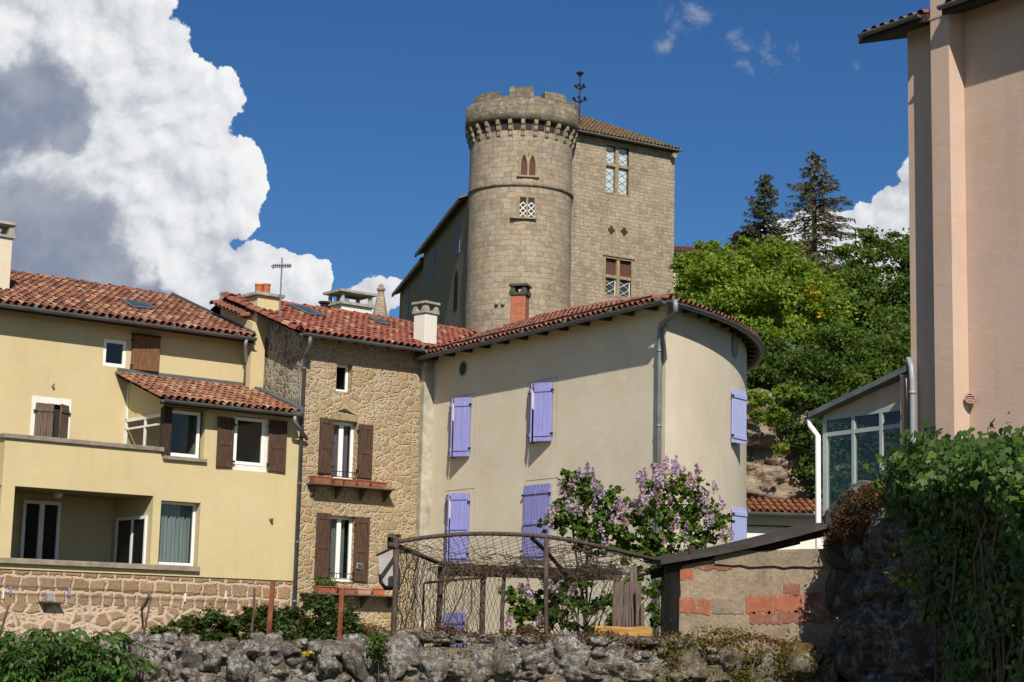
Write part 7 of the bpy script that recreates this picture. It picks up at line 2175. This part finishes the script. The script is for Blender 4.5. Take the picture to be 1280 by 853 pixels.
# ------------------------------------------------------------------ netting cage behind the wall
def cage():
    Y0, Y1 = 17.9, 20.2
    o = bpy.data.objects.new('netting_cage', None); COL.objects.link(o); o.location = (at(640, 780, Y0)[0], Y0, 0)
    tag(o, 'old garden cage of rough poles and bent rails hung with wire netting', 'cage')
    O = np.array([at(640, 780, Y0)[0], Y0, 0])
    q = lambda a, b, D: at(a, b, D) - O
    rng = np.random.default_rng(5)
    def post(px, yt, D, w, wob=0.012):
        a = q(px, yt, D); k = D / F; m = [np.array([a[0] + rng.normal(0, wob), a[1], z]) for z in np.linspace(0.2, a[2], 6)]; m[-1] = a
        mb = MB(); mb.tube(m, w * k / 2, 8); mb.build('post', M['cage_wood'], o, smooth=True)
    post(495, 672, Y0, 7.5); post(683, 673, Y0, 6); post(551, 708, Y1, 7); post(604, 722, Y1, 7); post(630, 722, Y1, 5); post(772, 712, Y1, 8); post(846, 705, Y1 - 0.8, 5)
    def rail(pts, r):
        mb = MB(); P = [q(*p) for p in pts]
        # smooth the path
        S = []
        for i in range(len(P) - 1):
            for u in np.linspace(0, 1, 5)[:-1]:
                a = P[max(i - 1, 0)]; b = P[i]; c = P[i + 1]; d = P[min(i + 2, len(P) - 1)]
                S.append(0.5 * ((2 * b) + (c - a) * u + (2 * a - 5 * b + 4 * c - d) * u * u + (3 * b - a - 3 * c + d) * u ** 3))
        S.append(P[-1]); mb.tube(S, r, 7); mb.build('rail', M['cage_wood'], o, smooth=True); return S
    hoop = rail([(493, 678, Y0), (540, 671, Y0), (590, 667.5, Y0), (640, 668, Y0), (690, 672, Y0), (740, 681, Y0 + 0.1), (795, 694, Y0 + 0.5), (850, 708, Y1 - 0.8)], 0.021)
    low = rail([(500, 684, Y0 + .05), (525, 694, Y0 + 0.9), (555, 705, Y1), (610, 709, Y1), (680, 712, Y1), (765, 716, Y1)], 0.024)
    rail([(665, 673, Y0 + 0.03), (683, 690, Y0 + 0.8), (708, 719, Y1 - 0.1)], 0.022)
    rail([(486, 681, Y0 - 0.05), (497, 684, Y0)], 0.03); rail([(530, 729, Y1 - 0.2), (570, 725, Y1 - 0.2), (608, 722, Y1)], 0.014)
    a = q(530, 729, Y1 - 0.2); mb = MB(); mb.tube([a, (a[0], a[1], 0.2)], 0.014, 6); mb.build('post', M['cage_wood'], o)
    # dusty board along the back
    mb = MB(); A = q(556, 713, Y1 - 0.02); B = q(768, 719, Y1 - 0.02)
    mb.prism([A + [0, 0, -0.06], B + [0, 0, -0.06], B + [0, 0, 0.06], A + [0, 0, 0.06]], (0, 0.03, 0)); mb.build('board', M['cage_wood'], o)
    # diamond netting: sloping roof between hoop and back rail; sides
    def patch(name, A, B, C, D, nu, nv, r, wob, zig=False):
        """wires on the bilinear patch A-B (top) D-C (bottom)"""
        A, B, C, D = map(np.asarray, (A, B, C, D)); mb = MB()
        S = lambda u, v: (A * (1 - u) + B * u) * (1 - v) + (D * (1 - u) + C * u) * v
        for k in range(-nv, nu + nv):
            for sgn in (1, -1):
                pts = []
                for j in range(0, nv + 1):
                    u = (k + (j if sgn > 0 else nv - j)) / nu
                    if -0.001 <= u <= 1.001: pts.append(S(u, j / nv) + rng.normal(0, wob, 3))
                    else:
                        if len(pts) > 1: mb.tube(pts, r, 3, cap=False)
                        pts = []
                if len(pts) > 1: mb.tube(pts, r, 3, cap=False)
        o2 = mb.build(name, M['wire'], o, uv=False); return o2
    def curve_patch(name, T, Bt, nu, nv, r, wob):
        T = np.array(T); Bt = np.array(Bt)
        def samp(c, u): x = u * (len(c) - 1); i = min(int(x), len(c) - 2); return c[i] + (c[i + 1] - c[i]) * (x - i)
        mb = MB()
        for k in range(-nv, nu + nv):
            for sgn in (1, -1):
                pts = []
                for j in range(nv + 1):
                    u = (k + (j if sgn > 0 else nv - j)) / nu
                    if 0 <= u <= 1:
                        f = j / nv; pts.append(samp(T, u) * (1 - f) + samp(Bt, u) * f + rng.normal(0, wob, 3) - np.array([0, 0, 0.08 * sin(pi * f)]))
                if len(pts) > 1: mb.tube(pts, r, 3, cap=False)
        mb.build(name, M['wire'], o, uv=False)
    lowx = low + [q(815, 712, Y1 - 0.3), q(850, 712, Y1 - 0.7)]
    curve_patch('roof_netting', hoop, lowx, 34, 9, 0.0026, 0.006)
    a, b = q(500, 686, Y0 + 0.06), q(551, 708, Y1)
    patch('side_netting', a, b, (b[0], b[1], 0.3), (a[0], a[1], 0.3), 26, 34, 0.0028, 0.014)
    c = q(604, 716, Y1); patch('back_netting', b, c, (c[0], c[1], 0.3), (b[0], b[1], 0.3), 20, 32, 0.0028, 0.014)
    d = q(632, 716, Y1); patch('back_netting', c, d, (d[0], d[1], 0.3), (c[0], c[1], 0.3), 5, 12, 0.0025, 0.006)
    e = q(683, 700, Y0); h = q(846, 708, Y1 - .8); patch('front_netting', e, h, (h[0], h[1], 0.3), (e[0], e[1], 0.3), 24, 22, 0.0025, 0.008)
    # dead bindweed stems tangled in the netting
    mb = MB()
    for i in range(26):
        u = rng.uniform(0.1, 0.85); x = 500 + 330 * u; p = q(x, 705 + rng.normal(0, 8), Y1 - rng.uniform(0, 1)); pts = [p]
        for s in range(7): p = p + np.array([rng.normal(0.05, 0.09), rng.normal(0, 0.05), rng.normal(0.0, 0.04)]); pts.append(p)
        mb.tube(pts, 0.005, 4, cap=False)
    for x in (508, 522, 562, 575, 590):
        p = q(x, 690 + (x - 500) * .3, Y0 + 1.2); pts = [p]
        for s in range(9): p = p + np.array([rng.normal(-0.012, 0.03), 0, -0.13]); pts.append(p)
        mb.tube(pts, 0.007, 4, cap=False)
    mb.build('dead_stems', M['bark'], o)
    # thin matted dead growth on the rear rail
    n = 1300; u = rng.uniform(0, 1, n); A = q(560, 711, Y1 - 0.1); B = q(760, 716, Y1 - 0.1)
    pts = A + (B - A) * u[:, None] + rng.normal(size=(n, 3)) * np.array([0.03, 0.09, 0.045])
    v, qq = leaf_cloud(pts, 0.035, 0.3, 0.1, rng=rng); m_ = np_mesh('dead_growth', v, qq, M['dry_moss'], o); m_['kind'] = 'stuff'
    # grey sheet hung at the cage's left end
    YS = 18.35
    s_ = bpy.data.objects.new('grey_sheet_panel', None); COL.objects.link(s_); S0 = at(485, 735, YS); s_.location = (S0[0], YS, S0[2]); tag(s_, 'pale grey sheet panel with a dark edge strip, behind the left post of the cage', 'panel')
    g = lambda a, b, y=0.0: at(a, b, YS + y) - S0
    out = [(472.5, 694), (492, 684), (500, 690), (500, 735), (484, 737), (477, 729), (475, 718)]
    mb = MB(); mb.prism([g(*p) for p in out][::-1], (0, 0.02, 0)); mb.build('sheet', M['grey_sheet'], s_)
    mb = MB(); mb.tube([g(470, 694.5), g(493, 684)], 0.012, 6); mb.tube([g(475, 718, -.02), g(476, 728, -.02), g(482, 736, -.02), g(500, 735, -.02)], 0.022, 6); mb.build('edge_strip', M['iron'], s_)
    mb = MB(); mb.prism([g(474, 721, -.03), g(494, 692, -.03), g(496, 696, -.03), g(476, 725, -.03)][::-1], (0, 0.02, 0)); mb.build('cross_strip', M['iron'], s_)
    # weathered planks leaning upright inside the cage
    labs = ['broad weathered plank, leftmost of the bundle standing in the cage', 'dark weathered plank, second of the bundle standing in the cage', 'tallest weathered plank of the bundle standing in the cage',
            'narrow weathered plank right of the tallest one in the cage', 'shortest pale stake beside the bundle of planks in the cage']
    for i, (x, yt, w, D) in enumerate(((773, 728, 13, 18.35), (783, 729, 7, 18.42), (791.5, 708, 9, 18.5), (798, 733, 7, 18.4), (803.5, 754, 4.5, 18.33))):
        pl = at(x, yt, D); k = D / F; h = pl[2] - 0.3
        oo = bpy.data.objects.new('weathered_plank', None); COL.objects.link(oo); oo.location = (pl[0], D, 0.3); tag(oo, labs[i], 'plank', 'planks standing in the cage')
        mb = MB(); ww = w * k / 2; n = 8; vs = []
        for j in range(n + 1):
            z = h * j / n; dx = 0.006 * sin(j * 1.7 + i)
            for (sx, sy) in ((-1, -1), (1, -1), (1, 1), (-1, 1)): vs.append((sx * ww + dx, sy * 0.022, z + (0.02 * sx if j == n else 0)))
        fs = [(3, 2, 1, 0), tuple(4 * n + t for t in range(4))] + [(4 * j + t, 4 * j + (t + 1) % 4, 4 * j + 4 + (t + 1) % 4, 4 * j + 4 + t) for j in range(n) for t in range(4)]
        mb.add(vs, fs); mb.build('plank', M['plank'], oo, bevel=0.004)
        mb = MB(); mb.tube([(-ww * .6, -0.026, h * .2), (-ww * .3, -0.026, h * .8)], 0.003, 4); mb.build('crack', M['iron'], oo)
    # yellow timber offcut on the wall head
    A = at(713 + 30, 790, 17.45); B = at(815, 790, 17.45)
    oo = bpy.data.objects.new('timber_block', None); COL.objects.link(oo); zz = at(780, 796.5, 17.45)[2]; oo.location = ((A[0] + B[0]) / 2, 17.45, zz); tag(oo, 'yellow brown squared timber lying on the head of the garden wall', 'timber')
    L = B[0] - A[0]; mb = MB(); n = 10; vs = []
    for j in range(n + 1):
        x = -L / 2 + L * j / n
        for (y_, z_) in ((-0.06, 0), (0.06, 0), (0.06, 0.095), (-0.06, 0.095)): vs.append((x, y_ + rng.normal(0, 0.002), z_ + rng.normal(0, 0.003)))
    fs = [(0, 1, 2, 3), tuple(4 * n + t for t in (3, 2, 1, 0))] + [(4 * j + t, 4 * j + 4 + t, 4 * j + 4 + (t + 1) % 4, 4 * j + (t + 1) % 4) for j in range(n) for t in range(4)]
    mb.add(vs, fs); mb.build('beam', M['yellow_wood'], oo, bevel=0.012)
    # two rusty steel posts behind the wall on the left
    for (x0, y0, x1, y1, lab) in ((341, 726, 335, 803, 'leaning rust red steel post in the hedge, the left one'), (427.5, 736, 424, 803, 'upright rust red steel post at the right end of the hedge')):
        D = 18.0; a = at(x0, y0, D); b = at(x1, y1, D); dd = (b - a); e = a + dd * 2.2
        oo = bpy.data.objects.new('rusty_post', None); COL.objects.link(oo); oo.location = e; tag(oo, lab, 'post', 'rusty posts behind the garden wall')
        mb = MB(); w = 0.022; t_ = a - e
        mb.prism([(-w, -0.004, 0), (w, -0.004, 0), (w, 0.004, 0), (-w, 0.004, 0)], t_); mb.prism([(w - 0.006, 0.0045, 0), (w, 0.0045, 0), (w, 0.045, 0), (w - 0.006, 0.045, 0)], t_)
        mb.build('angle_bar', M['rust'], oo)
    # thin sticks against the stone base
    for (x0, y0, x1, y1, lab) in ((11, 757, -3, 800, 'thin bare stick leaning at the far left above the leafy plant'), (189, 745, 178, 795, 'thin bare stick leaning above the right end of the leafy plant'), (318, 735, 316, 765, 'slim dark stake beside the left rusty post')):
        D = 17.8; a = at(x0, y0, D); b = at(x1, y1, D); e = a + (b - a) * 1.8
        oo = bpy.data.objects.new('stick', None); COL.objects.link(oo); oo.location = e; tag(oo, lab, 'stick'); mb = MB(); mb.tube([(0, 0, 0), (a - e) * 0.5 + [0.01, 0, 0], a - e], [0.014, 0.012, 0.009], 6); mb.build('stem', M['bark'], oo)


cage()


# ------------------------------------------------------------------ lilacs, hedge, broad-leaved plant
def lilac(name, label, base_px, D, ells, nleaf, heads, seed, limbs=14):
    rng = np.random.default_rng(seed)
    b = at(base_px, 800, D); b[2] = 0.0
    o = tree(name, label, 'lilac', b, ells, int(nleaf * 0.8), 0.062, 'lilac_leaf', 'lilac bushes by the cage', 0.024, 0.2, 95, seed, aspect=0.78, limbs=limbs, up=0.35, crown_name='leaves', trunk_top=0.55, shell=0.45)
    P = []; P2 = []; AX = []
    for (px, py, d_, s) in heads:
        c = at(px, py, d_) - b; L = 0.15 * s; n = int(62 * s)
        ax = unit(np.array([rng.normal(0, 0.35), rng.normal(-0.2, 0.3), 1.0]))
        t = rng.uniform(0, 1, n); r = 0.048 * s * (1 - t * 0.85) * np.sqrt(rng.uniform(0.2, 1, n)); a = rng.uniform(0, 2 * pi, n)
        u = unit(np.cross(ax, [0.3, 1, 0.1])); w = np.cross(ax, u)
        pts = c + ax * (t * L - L * .4)[:, None] + u * (r * np.cos(a))[:, None] + w * (r * np.sin(a))[:, None]
        (P if rng.uniform() < 0.72 else P2).append(pts)
    for nm, L_, mt in (('blossom', P, 'lilac_flower'), ('faded_blossom', P2, 'lilac_faded')):
        if L_:
            v, q = leaf_cloud(np.concatenate(L_), 0.026, 0.9, 0.2, rng=rng); np_mesh(nm, v, q, M[mt], o)
    return o


def shrubs():
    rng = np.random.default_rng(77)
    D = 22.0
    # heads: clusters read from the photograph as areas
    def heads(areas):
        L = []
        for (x, y, rx, ry, n) in areas:
            for i in range(n): L.append((x + rng.uniform(-rx, rx), y + rng.uniform(-ry, ry), D + rng.uniform(-0.6, 0.3), rng.uniform(0.75, 1.25)))
        return L
    lilac('lilac_bush', 'tall lilac bush full of pale purple blossom, the right-hand one by the corner downpipe', 830, D,
          [ell(850, 625, D, 34, 34), ell(880, 650, D, 28, 26), ell(820, 655, D, 26, 26), ell(845, 680, D, 42, 20), ell(812, 612, D, 10, 14), ell(895, 668, D, 16, 14), ell(800, 640, D, 14, 20), ell(800, 685, D, 30, 14), ell(865, 610, D, 18, 14)], 5600,
          heads([(812, 600, 14, 20, 13), (835, 592, 14, 16, 14), (856, 598, 16, 14, 11), (880, 622, 14, 12, 7), (830, 618, 20, 10, 8), (896, 640, 10, 12, 6), (800, 640, 12, 14, 5), (845, 665, 20, 16, 7), (905, 672, 10, 8, 4), (870, 648, 14, 14, 4)]), 41)
    lilac('lilac_bush', 'looser lilac bush leaning left in front of the closed lavender shutters', 735, D,
          [ell(722, 612, D, 26, 24), ell(705, 640, D, 20, 22), ell(745, 640, D, 34, 28), ell(728, 668, D, 38, 16), ell(698, 648, D, 12, 14), ell(775, 660, D, 30, 24), ell(712, 590, D, 12, 8), ell(765, 625, D, 22, 14), ell(790, 690, D, 26, 18), ell(750, 685, D, 34, 12), ell(680, 655, D, 8, 10)], 5200,
          heads([(730, 602, 12, 16, 7), (752, 618, 14, 12, 7), (770, 640, 12, 16, 7), (720, 632, 14, 12, 5), (690, 648, 8, 14, 5), (775, 625, 10, 10, 5), (745, 655, 20, 10, 4), (708, 612, 8, 10, 3)]), 42)
    lilac('lilac_bush', 'lower lilac growth filling the cage behind the planks and posts', 720, D + 0.3,
          [ell(745, 735, D, 60, 26), ell(670, 750, D, 40, 24), ell(735, 770, D, 66, 22), ell(660, 775, D, 30, 18), ell(640, 742, D, 16, 12), ell(825, 755, D - .8, 22, 34), ell(700, 725, D, 30, 14), ell(815, 720, D, 30, 14)], 6500,
          heads([(668, 735, 10, 10, 3), (688, 728, 14, 8, 4), (685, 690, 20, 10, 3), (745, 690, 16, 14, 5), (640, 770, 10, 10, 3), (675, 775, 8, 8, 3), (650, 740, 8, 6, 2), (715, 740, 14, 10, 3)]), 43, 20)
    # hedge of small dark leaves on the left, behind the wall
    Dh = 19.0
    tree('hedge', 'clipped looking dark green bushes with reddish tips behind the garden wall', 'hedge', (at(320, 800, Dh)[0], Dh, 0),
         [ell(222, 795, Dh, 30, 20), ell(265, 785, Dh, 36, 20), ell(300, 775, Dh, 20, 18), ell(295, 800, Dh, 60, 24), ell(345, 788, Dh, 34, 22), ell(390, 775, Dh, 34, 26), ell(412, 758, Dh, 14, 12), ell(425, 785, Dh, 34, 24), ell(450, 800, Dh, 16, 18), ell(380, 805, Dh, 70, 22), ell(245, 812, Dh, 50, 18), ell(328, 778, Dh, 22, 18), ell(205, 802, Dh, 24, 16), ell(362, 792, Dh, 30, 20)],
         36000, 0.045, 'box_leaf', None, 0.03, 0.3, 220, 51, limbs=30, aspect=0.5, shell=0.3)
    tree('yellow_wallflower', 'tiny clump of yellow flowers growing on the wall head', 'flower', at(384, 828, 16.75), [ell(384, 818, 16.75, 7, 3)], 70, 0.022, 'yellow_flower', None, 0.0015, 0.5, 6, 52, limbs=3, aspect=0.9)
    # broad leaved plant in front of the wall, bottom left: drooping pinnate leaves
    Dp = 16.55
    rng = np.random.default_rng(9)
    o = bpy.data.objects.new('leafy_plant', None); COL.objects.link(o); b = np.array([at(80, 840, Dp)[0], Dp, 0.0]); o.location = b
    tag(o, 'large glossy plant with drooping pointed leaflets covering the left end of the garden wall', 'plant')
    P = []; A = []; mb = MB()
    areas = [(40, 802, 50, 18), (100, 800, 42, 16), (145, 808, 26, 16), (20, 830, 36, 26), (80, 828, 50, 24), (130, 828, 34, 18), (-20, 820, 30, 30), (60, 850, 60, 16), (168, 822, 12, 10), (30, 790, 26, 8), (120, 792, 30, 6)]
    for (x, y, rx, ry) in areas:
        for i in range(int(rx * ry / 22)):
            px, py = x + rng.normal(0, rx * 0.55), y + rng.normal(0, ry * 0.55)
            if px > 178 or py < 782: continue
            c = at(px, py, Dp + rng.normal(0, 0.14)) - b
            d = unit(np.array([rng.normal(0, 1), rng.normal(-0.5, 0.6), rng.uniform(-0.5, 0.35)]))
            s = unit(np.cross(d, [0, 0, 1])); L = rng.uniform(0.14, 0.24)
            rachis = [c + d * L * u + np.array([0, 0, -0.35 * L * u * u]) for u in (0, 0.35, 0.7, 1.0)]
            mb.tube(rachis, 0.003, 3, cap=False)
            for u in (0.25, 0.5, 0.75, 1.0):
                p = c + d * L * u + np.array([0, 0, -0.35 * L * u * u])
                for sg in ((-1, 1) if u < 1 else (0,)):
                    ax = unit(d * 0.55 + s * sg * 0.8 + np.array([0, 0, -0.55])); P.append(p + ax * 0.045); A.append(ax)
    v, q = leaf_cloud(np.array(P), 0.09, 0.36, 0.9, fold=0.2, rng=rng, axis=np.array(A), sizevar=0.2)
    np_mesh('leaves', v, q, M['elder_leaf'], o)
    for i in range(26):
        x = rng.uniform(-1.0, 0.75); mb.tube([(x, 0.1, 0.0), (x + rng.normal(0, .05), 0.05, 0.9), (x + rng.normal(0, .1), 0, 1.5)], [0.014, 0.011, 0.006], 5)
    mb.build('stems', M['bark'], o, smooth=True, uv=False)
    # small green weed on the wall at the middle left, grass along the lane
    tree('wall_weed', 'small green weed growing from the wall beside the smooth brown stone', 'plant', at(474, 830, 16.7), [ell(474, 810, 16.7, 8, 16), ell(470, 795, 16.8, 10, 6)], 330, 0.045, 'leaf_mid', None, 0.004, 0.5, 14, 53, limbs=4, aspect=0.6)
    n = 2500; rg = np.random.default_rng(3)
    pts = np.stack([rg.uniform(0.5, 3.2, n), rg.uniform(11.5, 14.5, n), rg.uniform(0.0, 0.35, n)], 1)
    v, q = leaf_cloud(pts, 0.28, 0.06, 0.0, rng=rg, axis=np.stack([rg.normal(0, .3, n), rg.normal(0, .3, n), np.ones(n)], 1))
    g = np_mesh('lane_grass', v, q, M['leaf_mid']); tag(g, 'tall grass growing along the lane at the foot of the walls', 'grass', kind='stuff')


shrubs()
